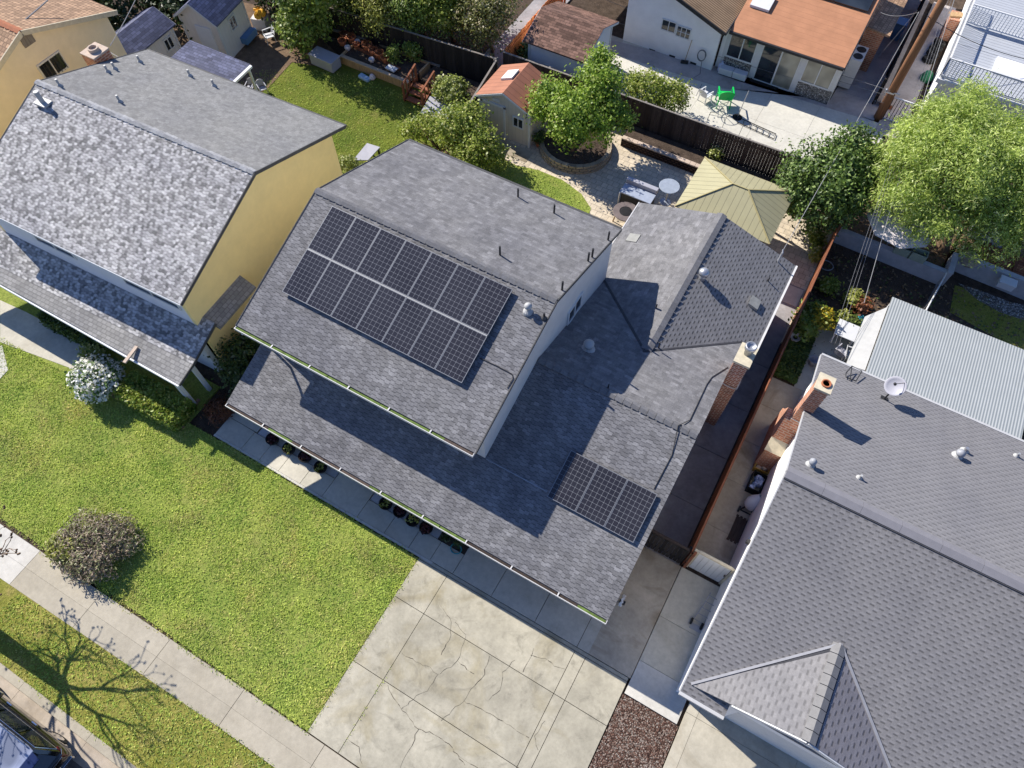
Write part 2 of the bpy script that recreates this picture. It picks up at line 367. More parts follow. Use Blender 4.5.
# palette
M = {}
def mats():
    g = (.16, .1585, .162, 1)
    M['roof_front'] = zigzag('roof_shingle', mul(g, 1.06), .135, .34, .05, .55, .2, .2)
    M['roof_back'] = zigzag('roof_shingle_rear', mul(g, 1.02), .14, .4, .0, .12, .17, .24)  # same shingle, painted course shade kept faint on the rear slopes
    M['roof_side'] = dashes('roof_shingle_steep', mul(g, 1.08), .135, .27, .62, .16, .1)
    M['cap'] = plain('ridge_shingle', (.165, .163, .167, 1), .9, .2, 12, island=.12)
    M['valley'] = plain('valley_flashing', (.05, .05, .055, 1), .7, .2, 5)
    M['h2_front'] = zigzag('light_shingle', (.325, .319, .312, 1), .12, .28, .03, .55, .55, .3, .12, .03)
    M['h2_back'] = shingle('light_shingle_rear', (.215, .215, .21, 1), .85, 1.15, .13, .16, .003, .75, 0, .06, .22)  # same shingle, drawn smoother and darker as seen on the rear slope
    M['h2_porch'] = shingle('porch_shingle', (.25, .247, .24, 1), .85, 1.18, .15, .22, .012, .6, 0, .1)
    M['h3_front'] = dashes('gray_shingle', (.178, .174, .177, 1), .13, .265, .46, .2, .04)
    M['h3_back'] = dashes('gray_shingle_rear', (.185, .182, .187, 1), .13, .27, .34, .14, .04)
    M['tile_peach'] = shingle('clay_tile', (.38, .245, .155, 1), .7, 1.25, .2, .18, .02, .55, 0, .1, .15)
    M['tile_brown'] = stripes('brown_clay_tile', (.36, .24, .14, 1), .15, .35, 0, 0, .25, .9, True)
    M['terra'] = stripes('terracotta_roof_panel', (.35, .145, .085, 1), .33, .55, .07, 0, .12, .7)
    M['orange_roof'] = stripes('orange_roll_roof', (.43, .205, .11, 1), .3, .86, .06, 1, .12, .85)
    M['brown_shingle'] = shingle('brown_shingle', (.17, .1, .075, 1), .6, 1.5, .14, .3, .01, .5, 0, .2)
    M['blue_shingle'] = shingle('slate_shingle', (.12, .13, .2, 1), .7, 1.3, .15, .3, .01, .5, 0, .15)
    M['gazebo'] = stripes('tan_standing_seam', (.36, .332, .195, 1), .27, .6, .09, 0, .06, .55)
    M['corr'] = stripes('corrugated_panel', (.42, .435, .43, 1), .1, .35, 0, 0, .06, .45, True, lo=(.21, .235, .24, 1))
    M['yellow'] = plain('yellow_stucco', (.95, .76, .34, 1), .9, .05, 2)
    M['yellow2'] = plain('cream_stucco', (.82, .71, .52, 1), .9, .06, 2)
    M['wall_grey'] = plain('grey_stucco', (.66, .63, .59, 1), .9, .06, 2)
    M['wall_beige'] = plain('beige_stucco', (.45, .36, .25, 1), .9, .06, 2)
    M['wall_white'] = plain('white_stucco', (.82, .81, .80, 1), .9, .05, 2)
    M['wall_blue'] = plain('pale_stucco', (.72, .73, .75, 1), .9, .05, 2)
    M['shed_tan'] = stripes('tan_siding', (.62, .56, .48, 1), .2, .75, .06, 0, .06, .8)
    M['shed_pale'] = stripes('pale_siding', (.72, .68, .64, 1), .25, .85, .05, 0, .06, .8)
    M['white'] = plain('white_paint', (.66, .66, .65, 1), .5, .05, 4)
    M['gutter'] = plain('gutter_paint', (.60, .59, .57, 1), .4, .08, 4)
    M['moss'] = plain('gutter_moss', (.10, .15, .035, 1), .9, .5, 6)
    M['fascia'] = plain('dark_fascia', (.07, .07, .07, 1), .7, .2, 4)
    M['dark'] = plain('dark_metal', (.03, .03, .032, 1), .5, .2, 6)
    M['grey'] = plain('grey_metal', (.3, .31, .33, 1), .4, .15, 6)
    M['silver'] = plain('galvanised_metal', (.42, .43, .45, 1), .32, .1, 6, metal=.6)
    M['pipe_white'] = plain('painted_pipe', (.40, .40, .39, 1), .5, .1, 6)
    M['glass'] = glass('window_glass'); M['panel'] = panelmat('solar_cells')
    M['glass_lit'] = glass('curtained_glass', (.25, .24, .19, 1), .1)
    M['brick'] = bricks('red_brick', (.32, .10, .055, 1), (.22, .075, .045, 1), (.46, .36, .3, 1), .26, .1, .02)
    M['brick_pink'] = bricks('worn_brick', (.48, .2, .11, 1), (.36, .13, .075, 1), (.5, .35, .26, 1), .26, .1, .018)
    M['mortar'] = plain('mortar_cap', (.55, .49, .36, 1), .9, .15, 6)
    M['clay'] = plain('clay_pot', (.42, .15, .07, 1), .8, .15, 8)
    M['block'] = bricks('garden_block', (.36, .30, .23, 1), (.26, .2, .15, 1), (.04, .03, .025, 1), .22, .12, .04)
    M['block_red'] = bricks('red_garden_block', (.14, .075, .055, 1), (.10, .055, .045, 1), (.02, .015, .012, 1), .22, .12, .04)
    M['cmu'] = plain('block_wall_concrete', (.42, .43, .45, 1), .9, .15, 3)
    M['drive'] = concrete('driveway_concrete', (.385, .357, .28, 1), (.7, .64, .47, 1), .75, .28, blot=.6)
    M['walk'] = concrete('path_concrete', (.50, .47, .39, 1), st=.25)
    M['sidewalk'] = concrete('sidewalk_concrete', (.40, .362, .285, 1), st=.15, var=.1)
    M['slab_white'] = concrete('pale_concrete', (.52, .50, .45, 1), st=.1, var=.08)
    M['side_conc'] = concrete('stained_concrete', (.42, .37, .29, 1), (.35, .27, .17, 1), .8, .25)
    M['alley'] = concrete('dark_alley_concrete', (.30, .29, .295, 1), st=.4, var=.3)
    M['patio'] = concrete('patio_concrete', (.57, .55, .48, 1), st=.15, var=.08)
    M['drive2'] = concrete('neighbour_concrete', (.44, .405, .325, 1), st=.4, var=.14)
    M['patio_dirt_shade'] = concrete('stained_shaded_patio', (.42, .38, .36, 1), st=.5, var=.2)
    M['pavers'] = pavers('tan_pavers', (.56, .485, .375, 1), .3, .3, .88, 1.1, .6, .012)
    M['asphalt'] = concrete('asphalt', (.15, .135, .125, 1), st=.2, var=.25)
    M['crack'] = plain('crack_dirt', (.075, .065, .05, 1), .95, .4, 8)
    M['soil'] = soilmat('bare_soil', (.075, .055, .042, 1)); M['dirt'] = soilmat('dry_dirt', (.17, .115, .075, 1), .4)
    M['lawn'] = lawnmat('lawn_turf', (.22, .28, .06, 1), (.31, .36, .085, 1), (.36, .33, .12, 1))
    M['lawn_dry'] = lawnmat('dry_lawn_turf', (.22, .23, .045, 1), (.31, .28, .08, 1), (.36, .28, .12, 1))
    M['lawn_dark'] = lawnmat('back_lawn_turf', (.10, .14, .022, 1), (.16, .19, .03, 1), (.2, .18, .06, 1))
    M['blade'] = blademat()
    M['mulch'] = pebbles('lava_rock', [(0, (.08, .045, .035, 1)), (.4, (.24, .13, .095, 1)), (.75, (.34, .25, .2, 1)), (1, (.5, .43, .37, 1))], 24)
    M['gravel'] = pebbles('pale_gravel', [(0, (.3, .27, .24, 1)), (.5, (.5, .47, .43, 1)), (1, (.7, .68, .64, 1))], 14)
    M['w_dark'] = wood('weathered_dark_wood', (.062, .046, .038, 1)); M['w_red'] = wood('red_brown_wood', (.22, .085, .045, 1))
    M['w_orange'] = wood('orange_cedar', (.72, .25, .09, 1), .2); M['w_pole'] = wood('pole_wood', (.23, .115, .06, 1), .3)
    M['w_grey'] = wood('grey_wood', (.2, .18, .16, 1)); M['w_tan'] = wood('tan_wood', (.36, .24, .13, 1))
    M['w_black'] = wood('stained_black_wood', (.03, .026, .024, 1))
    M['bark'] = wood('bark', (.16, .105, .065, 1), .4); M['bark_g'] = wood('grey_bark', (.13, .105, .085, 1), .4)
    M['l_dark'] = leafmat('dark_glossy_leaf', (.025, .055, .014, 1), (.16, .25, .045, 1), (.3, .4, .12, 1))
    M['l_willow'] = leafmat('feathery_leaf', (.17, .26, .035, 1), (.62, .73, .19, 1), (.72, .78, .33, 1), .48)
    M['l_maple'] = leafmat('bright_green_leaf', (.10, .19, .02, 1), (.38, .52, .07, 1), (.52, .58, .15, 1), .45)
    M['l_olive'] = leafmat('olive_leaf', (.16, .19, .035, 1), (.52, .54, .13, 1), (.5, .47, .22, 1), .4)
    M['l_mid'] = leafmat('mid_green_leaf', (.08, .14, .025, 1), (.33, .43, .08, 1), (.36, .4, .13, 1), .35)
    M['l_lime'] = leafmat('variegated_leaf', (.15, .21, .03, 1), (.38, .42, .11, 1), (.55, .55, .28, 1), .35)
    M['l_purple'] = leafmat('grey_purple_leaf', (.13, .10, .075, 1), (.38, .30, .215, 1), (.27, .29, .13, 1), .2, .3)
    M['l_white'] = leafmat('white_flower', (.80, .79, .72, 1), (.9, .9, .85, 1), (.10, .18, .04, 1), .3, .4)
    M['l_yellow'] = leafmat('yellow_leaf', (.35, .26, .02, 1), (.65, .5, .04, 1), (.2, .26, .03, 1), .3, .3)
    M['l_rust'] = leafmat('rust_leaf', (.13, .045, .02, 1), (.28, .11, .05, 1), None, .2)
    M['l_red'] = leafmat('dark_red_leaf', (.03, .008, .012, 1), (.09, .02, .03, 1), None, .2)
    M['l_ivy'] = leafmat('ivy_leaf', (.03, .06, .014, 1), (.11, .17, .035, 1), None, .2)
    M['green_plastic'] = plain('green_plastic', (.01, .50, .09, 1), .35, .08, 3); M['white_plastic'] = plain('white_plastic', (.60, .61, .63, 1), .4, .05, 3)
    M['grey_plastic'] = plain('grey_plastic', (.36, .36, .40, 1), .5, .06, 3); M['blue_plastic'] = plain('blue_plastic', (.10, .22, .42, 1), .4, .1, 3)
    M['teal'] = plain('teal_plastic', (.04, .28, .33, 1), .5, .2, 5); M['yellow_plastic'] = plain('orange_yellow_plastic', (.8, .42, .04, 1), .4, .1, 4)
    M['car'] = plain('black_car_paint', (.012, .010, .008, 1), .12, .1, 1, .6, 0, coat=.8, bs=0); M['car2'] = plain('charcoal_car_paint', (.02, .02, .022, 1), .14, .1, 1, .6, 0, coat=.8, bs=0)
    M['chrome'] = plain('chrome_trim', (.7, .7, .7, 1), .15, .05, 4, .5, 1.0, bs=0); M['tyre'] = plain('tyre_rubber', (.02, .02, .02, 1), .85, .2, 8)
    M['red_lens'] = plain('red_lamp_lens', (.12, .012, .008, 1), .2, .1, 4, .5); M['tailglass'] = glass('car_glass', (.02, .022, .028, 1), .03)
    M['roofglass'] = glass('car_roof_sky_glass', (.24, .27, .36, 1), .1)  # sky reflection put into the base colour as pale blue
    M['cloth_white'] = plain('faded_canvas', (.66, .6, .6, 1), .9, .1, 2); M['stone'] = plain('boulder', (.38, .32, .24, 1), .9, .3, 5)
    M['steel_blue'] = plain('stainless_top', (.33, .37, .45, 1), .3, .1, 4); M['charcoal'] = plain('charcoal', (.015, .015, .016, 1), .9, .3, 9)
    M['deck_white'] = stripes('white_deck_board', (.40, .42, .45, 1), .22, .45, .1, 1, .05, .6)
    M['wire'] = plain('cable_sheath', (.16, .16, .17, 1), .6, .1, 5); M['wire_w'] = plain('pale_cable', (.26, .26, .26, 1), .6, .1, 5)
    M['pink_stone'] = plain('pink_cap_stone', (.5, .4, .32, 1), .9, .15, 6, island=.12)
mats()
# ------------------------------------------------------------------ shared builders
def rect(m, x0, x1, y0, y1, z, t=.06, mi=0): return m.slab([(x0, y0, z), (x1, y0, z), (x1, y1, z), (x0, y1, z)], t, mi)
def ridge(parent, p, q, s1, s2, half=.13, name='ridge_cap', mat=None, step=.28):
    """folded cap pieces along p-q; s1/s2 = drop per metre to the two sides (side vectors horizontal)"""
    p = Vector(p); q = Vector(q); L = (q-p).length; n = max(1, int(L/step)); d = (q-p)/n
    sd = Vector((d.y, -d.x, 0)).normalized(); m = MB()
    for i in range(n):
        a = p+d*i; b = p+d*(i+.95)
        za, zb = .075, .03
        for s, dr in ((1, s1), (-1, s2)):
            o = sd*half*s - Vector((0, 0, half*dr))
            t = [a+Vector((0, 0, za)), b+Vector((0, 0, zb)), b+o+Vector((0, 0, zb)), a+o+Vector((0, 0, za))]
            m.slab(t, .018)
    return m.build(name, mat or M['cap'], parent)
def valley(parent, p, q, w=.07, mat=None):
    m = MB(); p = Vector(p)+Vector((0, 0, .012)); q = Vector(q)+Vector((0, 0, .012)); m.bar(p, q, w, .03)
    return m.build('valley_flashing', mat or M['valley'], parent)
def gutter(parent, x0, x1, y, z, moss=True, M4=None, n=6, sag=0):
    m = MB(M4); m.box(x0, x1, y-.13, y-.11, z-.1, z+.015); m.box(x0, x1, y-.11, y-.004, z-.1, z-.085)
    m.box(x0, x0+.02, y-.11, y-.004, z-.085, z+.01); m.box(x1-.02, x1, y-.11, y-.004, z-.085, z+.01)
    for i in range(1, n): x = x0+(x1-x0)*i/n; m.box(x-.02, x+.02, y-.11, y+.06, z+.004, z+.02)
    g = m.build('gutter', M['gutter'], parent)
    if moss:
        m = MB(M4); rng = random.Random(int(abs(x0*7+y*3))); x = x0+.05
        while x < x1-.05:
            w = rng.uniform(.5, 2.2); x2 = min(x+w, x1-.03)
            m.box(x, x2-.01, y-.108, y-.025, z-.08, z-.02+rng.uniform(0, .025), mi=0 if rng.random() < .75 else 1); x = x2
        m.build('moss', [M['moss'], M['w_dark']], g)
    return g
def pipe(parent, base, h=.45, r=.05, mat='dark', cap=False, flash=True, name='vent_pipe'):
    m = MB(); b = Vector(base); m.tube([b-Vector((0, 0, .1)), b+Vector((0, 0, h))], r, 10)
    if cap: m.lathe(b+Vector((0, 0, h)), [(r*1.2, -.02), (r*1.9, .02), (r*1.9, .09), (r*.8, .16), (0, .17)], 12)
    o = m.build(name, M[mat], parent, smooth=cap)
    if flash:
        m = MB(); m.lathe(b, [(r*2.6, -.06), (r*2.4, .02), (r*1.25, .09), (r*1.2, .1)], 12); m.build('flashing', M['pipe_white' if mat != 'dark' else 'fascia'], o)
    return o
def window(parent, c, u, w, h, panes=2, rows=1, fw=.08, out=None, gmat='glass', fmat='white', depth=.05, M4=None):
    """c = lower-left corner, u = unit along the wall, out = outward normal"""
    c = Vector(c); u = Vector(u).normalized(); z = Vector((0, 0, 1)); o = Vector(out).normalized()
    m = MB(M4)
    def strip(a, b, e, f): m.extr([c+u*a+z*e, c+u*b+z*e, c+u*b+z*f, c+u*a+z*f], o*depth)
    strip(0, w, 0, fw); strip(0, w, h-fw, h); strip(0, fw, fw, h-fw); strip(w-fw, w, fw, h-fw)
    for i in range(1, panes):
        x = w*i/panes; strip(x-fw*.35, x+fw*.35, fw, h-fw)
    for j in range(1, rows):
        y = h*j/rows
        for i in range(panes): strip(max(fw, w*i/panes+fw*.35), min(w-fw, w*(i+1)/panes-fw*.35), y-fw*.2, y+fw*.2)
    f = m.build('window', M[fmat], parent)
    m = MB(M4); m.extr([c+u*fw*.5+z*fw*.5, c+u*(w-fw*.5)+z*fw*.5, c+u*(w-fw*.5)+z*(h-fw*.5), c+u*fw*.5+z*(h-fw*.5)], o*depth*.45)
    m.build('pane', M[gmat], f); return f
def gable_wall(m, x, ys, zs, th): m.extr([(x, y, z) for y, z in zip(ys, zs)], (th, 0, 0))
# ------------------------------------------------------------------ SETTING
def setting():
    m = MB(); rect(m, -320, 320, -320, 320, -.06, .2); m.build('ground', M['soil'], kind='structure')
    m = MB(); rect(m, -120, 120, -16, -5.78, -.10 + .045, .06); m.build('road', M['asphalt'], kind='structure')
    m = MB()
    x = -60
    while x < 60: rect(m, x, x+2.99, -6.35, -5.76, -.045, .05); x += 3
    m.build('street_gutter', concrete('gutter_concrete', (.42, .36, .29, 1), st=.3, var=.2), kind='structure')
    m = MB(); x = -60.0
    while x < 60: m.box(x, x+2.99, -5.76, -5.5, -.09, .05); x += 3
    m.build('kerb', M['sidewalk'], kind='structure')
    m = MB(); rect(m, -60, 60, -5.5, -3.42, .03, .1); m.build('parkway', M['lawn_dry'], kind='structure')
    # sidewalk: slabs with a centre score line
    m = MB(); xs = [-17.93-3.05*k for k in range(12)][::-1]+[-14.95, -11.85, -8.7, -5.48]+[-5.48+3.1*k for k in range(1, 14)]
    for a, b in zip(xs[:-1], xs[1:]):
        o = .0 if a > -9 else (-.035)*(min(-9-a, 12))/3.2; o2 = .0 if b > -9 else (-.035)*(min(-9-b, 12))/3.2
        mi = 1 if b < -17.5 and b > -21.5 else 0
        m.slab([(a+.008, -3.4+o*2, .045), (b-.008, -3.4+o2*2, .045), (b-.008, -2.78+o2*1.4, .045), (a+.008, -2.78+o*1.4, .045)], .12, mi)
        m.slab([(a+.008, -2.775+o*1.4, .045), (b-.008, -2.775+o2*1.4, .045), (b-.008, -2.15+o2, .045), (a+.008, -2.15+o, .045)], .12, mi)
    m.build('sidewalk', [M['sidewalk'], M['slab_white']], kind='structure')
    # front lawns
    m = MB(); m.slab([(-60, -2.1, .03), (-6.2, -2.1, .03), (-6.2, 4.18, .03), (-16.9, 4.18, .03), (-16.9, 6, .03), (-60, 6, .03)], .1)
    m.build('front_lawn', M['lawn'], kind='structure')
    # driveway slabs
    m = MB(); g = .009
    ys = [4.18, 2.69, .30, -2.12]
    for x0, x1 in ((-6.18, -4.98), (-4.98, 0.0), (0.0, .4), (.4, 1.9)):
        for a, b in zip(ys[1:], ys[:-1]): rect(m, x0+g, x1-g, a+g, b-g, .05, .12)
    rect(m, -6.18+g, 1.9-g, 4.18+g, 4.3, .05, .12)
    dr = m.build('driveway', M['drive'], kind='structure')
    def crack(m, pts, w=.012, seed=0):
        rng = random.Random(seed); q = [P(*p, .055) for p in pts]; out = []
        for a, b in zip(q[:-1], q[1:]):
            n = max(2, int((b-a).length/.12))
            for i in range(n):
                t = i/n; out.append(a.lerp(b, t)+Vector((rng.uniform(-.03, .03), rng.uniform(-.03, .03), 0)))
        out.append(q[-1])
        for a, b in zip(out[:-1], out[1:]):
            d = (b-a); s = Vector((-d.y, d.x, 0)).normalized()*w*(.35+1.5*rng.random()**2); m.slab([a-s, a+s, b+s, b-s], .01)
    m = MB()
    for i, c in enumerate([[(387, 685), (393, 697), (402, 710), (412, 722), (418, 729)],  
        [(402, 654), (416, 661), (430, 668), (437, 674)], [(418, 729), (412, 745), (405, 756), (400, 768)], [(418, 729), (434, 734), (445, 741), (452, 748), (460, 758), (465, 765)], 
        [(349, 739), (358, 747), (361, 756), (362, 764)], [(489, 656), (484, 674), (472, 689), (463, 701), (452, 711), (441, 721)], [(463, 701), (478, 708), (494, 716), (510, 726), (529, 738)],
        [(534, 648), (530, 660), (523, 672)], [(530, 656), (545, 658), (555, 666), (565, 669)], [(440, 674), (458, 661), (462, 648), (466, 635)], [(458, 661), (467, 669), (474, 674)],
        [(440, 605), (452, 622), (449, 640), (441, 655)],  [(466, 635), (455, 622)],   [(453, 752), (478, 768)]]):
        crack(m, c, .0055, i)
    for i, c in enumerate([[(401, 710), (413, 699), (427, 690), (438, 674)], [(489, 700), (500, 690), (503, 672), (515, 660)], [(545, 720), (535, 735), (538, 750)]]): crack(m, c, .004, 40+i)
    m.build('crack', M['crack'], dr)
    # front walk slabs in front of the porch
    m = MB(); xs = [-15.66, -14.36, -13.47, -12.56, -11.55, -10.53]
    for a, b in zip(xs[:-1], xs[1:]): rect(m, a+g, b-g, 4.32, 5.12 if a > -14.5 else 5.14, .05, .12)
    rect(m, -15.66, -14.3, 5.16, 7.2, .05, .12)
    rect(m, -10.53+g, -8.95-g, 4.32, 6.3, .05, .12)
    xs = [-8.95, -7.75, -6.7, -5.8, -4.85]
    for a, b in zip(xs[:-1], xs[1:]): rect(m, a+g, b-g, 4.32, 5.08, .05, .12)
    xs = [-4.85, -3.3, -1.6, 0.0, 1.9]
    for a, b in zip(xs[:-1], xs[1:]): rect(m, a+g, b-g, 4.32, 7.2, .05, .12)
    m.build('front_walk', M['walk'], kind='structure')
    m = MB(); x = -15.66
    while x < -6.2: rect(m, x, x+1.24, 4.23, 4.312, .055, .12); x += 1.25
    m.build('walk_edging', M['slab_white'], kind='structure')
    m = MB(); rect(m, -14.25, -10.56, 5.14, 6.3, .02, .1); rect(m, -8.93, -5.98, 5.1, 6.3, .02, .1); o = m.build('planting_bed', M['cmu'], kind='structure')
    m = MB(); rect(m, -5.98, -4.86, 5.1, 6.3, .025, .1); m.build('flower_bed', M['soil'], kind='structure')
    # side drive and alley beside the main house
    m = MB()
    for a, b in ((4.32, 6.3), (6.31, 8.5)): rect(m, .05, 1.945, a if b > 7 else 7.21, b, .045, .12)
    rect(m, .42, 1.945, 4.32, 7.2, .052, .12)
    m.build('side_drive', M['side_conc'], kind='structure')
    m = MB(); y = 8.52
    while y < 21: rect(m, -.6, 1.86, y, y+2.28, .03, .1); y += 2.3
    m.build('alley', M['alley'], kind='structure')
    m = MB(); rect(m, -.6, 1.84, 21.2, 22.2, .06, .1); m.build('paving_slab', M['patio'], kind='structure')
    # right house: side walk, driveway, mulch
    m = MB()
    for a, b, c in ((3.83, 4.98, 3), (4.99, 6.6, 0), (6.61, 8.5, 0), (8.7, 10.4, 1), (10.41, 12.4, 1), (12.41, 14.2, 1), (14.21, 16, 1), (16.01, 17.4, 1), (17.41, 19.2, 0), (19.21, 21, 0)):
        rect(m, 1.97 if b < 17.5 else 3.02, 3.78 if b < 17.5 else 4.6, a, b, .05, .12, {0: 0, 1: 1, 3: 2}[c])
    m.build('side_walk', [M['walk'], M['side_conc'], M['slab_white']], kind='structure')
    m = MB()
    for y0, y1 in ((-2.1, 1.0), (1.01, 4.3), (4.31, 7)):
        for x0, x1 in ((3.9, 4.25), (4.26, 7.4), (7.41, 10.6)): rect(m, x0, x1, y0, y1, .048, .12)
    m.build('neighbour_driveway', M['drive2'], kind='structure')
    m = MB(); rect(m, 1.93, 3.86, -2.1, 3.8, .02, .1); o = m.build('mulch', M['mulch'], kind='stuff')
    # back yard
    m = MB(); m.slab([(-15.2, 19.2, .02), (2, 19.2, .02), (2, 27.5, .02), (-15.2, 27.5, .02)], .08); m.build('back_patio', M['pavers'], kind='structure')
    m = MB(); lawn = [(-16, 17.5), (-8.0, 17.5), (-8.0, 20.6), (-8.3, 21.9), (-9.1, 22.5), (-10.3, 22.85), (-11.6, 22.85), (-12.7, 22.6), (-14, 22.7), (-15.3, 22.9)]
    m.slab([(x, y, .03) for x, y in lawn], .08); m.build('back_lawn', M['lawn'], kind='structure')
    m = MB(); rect(m, -15, -13.9, 22.9, 23.8, .035, .1); rect(m, -13.88, -12.4, 23.0, 23.8, .035, .1); m.build('shed_path', M['side_conc'], kind='structure')
    m = MB(); rect(m, -8.9, 1.8, 26.55, 27.5, .44, .4); m.build('raised_soil', M['soil'], kind='structure')
    # left neighbour yard
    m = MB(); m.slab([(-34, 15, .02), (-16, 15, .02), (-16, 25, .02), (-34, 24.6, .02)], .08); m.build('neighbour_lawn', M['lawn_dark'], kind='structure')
    m = MB(); m.slab([P(110, 60, .035), P(190, -10, .035), P(300, 15, .035), P(345, 62, .035), P(318, 66, .035), P(292, 62, .035), P(268, 88, .035), P(240, 105, .035), P(180, 100, .035)], .02); m.build('bare_patch', M['dirt'], kind='structure')
    m = MB(); m.slab([P(0, 342, .045), P(73, 369, .045), P(89, 345, .045), P(26, 312, .045), P(0, 300, .045)], .1)
    m.build('neighbour_walk', M['walk'], kind='structure')
    m = MB(); m.slab([P(-25, 360, .05), P(2, 345, .05), P(8, 370, .05), P(-20, 400, .05)], .1); m.build('entry_slab', M['slab_white'], kind='structure')
    # yard behind (white house)
    m = MB()
    for x0, x1 in ((-12.3, -9.2), (-9.19, -6.9), (-6.89, -3.7), (-3.69, -1.2), (-1.19, 2.2)):
        for y0, y1 in ((27.85, 29.4), (29.41, 31.4), (31.41, 34.3)): rect(m, x0, x1, y0, y1, .04, .1)
    m.build('patio', M['patio'], kind='structure')
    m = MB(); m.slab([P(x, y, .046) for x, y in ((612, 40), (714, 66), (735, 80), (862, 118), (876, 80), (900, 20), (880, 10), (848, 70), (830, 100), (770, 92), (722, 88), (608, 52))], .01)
    m.build('patio_dirty_shade', M['patio_dirt_shade'], kind='structure')  # darker sheet: wall shade and dirt painted onto the patio
    m = MB(); rect(m, -.6, 1.5, 34.4, 46, .03, .08); rect(m, 1.75, 3, 33.6, 46, .05, .08); m.build('side_yard', M['patio_dirt_shade'], kind='structure')
    m = MB(); rect(m, -18.4, -16.6, 27.2, 46, .02, .08); m.build('far_paving', M['alley'], kind='structure')
    m = MB(); rect(m, -16.2, -12.3, 27.8, 34, .02, .08); m.build('garage_yard', M['walk'], kind='structure')
    # right neighbour's back garden
    m = MB(); m.slab([(2.0, 16, .0), (18, 16, .0), (18, 26.2, .0), (2.0, 26.2, .0)], .05); m.build('back_garden', M['soil'], kind='structure')
    m = MB(); m.slab([P(x, y, .012) for x, y in ((955, 285), (1024, 308), (1030, 352), (1000, 340), (950, 312))], .01); m.build('dry_grass', M['lawn_dry'], kind='structure')
    m = MB(); m.slab([P(x, y, .022) for x, y in ((958, 283), (985, 292), (1010, 302), (1030, 306), (1030, 322), (1000, 312), (978, 300))], .012); m.build('gravel', M['gravel'], kind='stuff')
    m = MB(); m.slab([(7.0, 26.75, .55), (20, 26.3, .55), (20, 30, .55), (7.0, 30, .55)], .6); m.slab([(2.1, 25.75, .35), (6.6, 25.75, .35), (6.99, 30, .35), (2.1, 30, .35)], .4); m.build('upper_garden', M['dirt'], kind='structure')
    m = MB(); m.slab([P(x, y, .015) for x, y in ((800, 283), (818, 262), (826, 244), (806, 236), (790, 250), (795, 270))], .02); m.build('bare_ground', M['dirt'], kind='structure')
setting()
# ------------------------------------------------------------------ grass blades: nobody could count them
def grass(name, poly, dens, seed, mat='blade', hmin=.025, hmax=.065, z=.03, hole=None):
    rng = np.random.default_rng(seed); pg = np.array([(p[0], p[1]) for p in poly]); mn = pg.min(0); mx = pg.max(0)
    n = int(np.prod(mx-mn)*dens); pt = rng.random((n, 2))*(mx-mn)+mn
    ins = np.zeros(n, bool); j = len(pg)-1
    for i in range(len(pg)):
        c = ((pg[i, 1] > pt[:, 1]) != (pg[j, 1] > pt[:, 1])) & (pt[:, 0] < (pg[j, 0]-pg[i, 0])*(pt[:, 1]-pg[i, 1])/(pg[j, 1]-pg[i, 1]+1e-12)+pg[i, 0]); ins ^= c; j = i
    pt = pt[ins]
    # patchy cover
    ph = np.sin(pt[:, 0]*1.7+np.sin(pt[:, 1]*2.3)*1.5)+np.sin(pt[:, 1]*2.9+np.sin(pt[:, 0]*1.1)*2)
    pt = pt[rng.random(len(pt)) < np.clip(.72+.2*ph, .25, 1)]; n = len(pt)
    a = rng.random(n)*6.283; h = rng.uniform(hmin, hmax, n); w = rng.uniform(.012, .03, n); ln = rng.normal(0, .05, (n, 2))
    v = np.zeros((n, 3, 3)); v[:, 0, 0] = pt[:, 0]-np.cos(a)*w; v[:, 0, 1] = pt[:, 1]-np.sin(a)*w; v[:, 1, 0] = pt[:, 0]+np.cos(a)*w; v[:, 1, 1] = pt[:, 1]+np.sin(a)*w
    v[:, :2, 2] = z; v[:, 2, :2] = pt+ln; v[:, 2, 2] = z+h
    o = rawmesh(name, v.reshape(-1, 3), 3, M[mat]); o['kind'] = 'stuff'; return o
def rawmesh(name, v, k, mat, parent=None):
    n = len(v)//k; me = bpy.data.meshes.new(name); me.vertices.add(len(v)); me.vertices.foreach_set('co', v.astype(np.float32).ravel())
    me.loops.add(n*k); me.loops.foreach_set('vertex_index', np.arange(n*k, dtype=np.int32)); me.polygons.add(n)
    me.polygons.foreach_set('loop_start', np.arange(0, n*k, k, dtype=np.int32)); me.polygons.foreach_set('loop_total', np.full(n, k, dtype=np.int32))
    me.update(calc_edges=True); me.materials.append(mat); o = bpy.data.objects.new(name, me); COL.objects.link(o)
    if parent:
        o.parent = parent; WM[o.name] = wm(parent).copy(); me.transform(wm(parent).inverted())
    return o
grass('grass', [(-21.5, -2.2), (-15.2, -2.17), (-6.15, -2.13), (-6.15, 4.22), (-15.7, 4.22), (-16.9, 4.15), (-18, 3.6), (-22.7, 3.4), (-28, 3.2), (-28, -2.2)], 760, 3)
grass('grass', [(-17.5, -5.54), (-6, -5.54), (-6, -3.38), (-11, -3.4), (-17.5, -3.65)], 600, 5)
grass('grass', [(-16, 18.5), (-8.0, 18.5), (-8.0, 20.6), (-8.3, 21.9), (-9.1, 22.5), (-10.3, 22.85), (-11.6, 22.85), (-12.7, 22.6), (-14, 22.7), (-15.3, 22.9)], 250, 8)
grass('grass', [(-29, 18), (-16, 16.5), (-16, 24.4), (-24.5, 24), (-28, 22)], 200, 9)
grass('grass', [(-15.2, -2.29), (-6.1, -2.2), (-6.06, 4.2), (-6.2, 4.2), (-6.22, -2.1), (-15.2, -2.14)], 330, 21, hmin=.03, hmax=.08)
grass('grass', [(-15.5, 4.16), (-6.2, 4.16), (-6.2, 4.3), (-15.5, 4.28)], 260, 22, hmin=.03, hmax=.08)
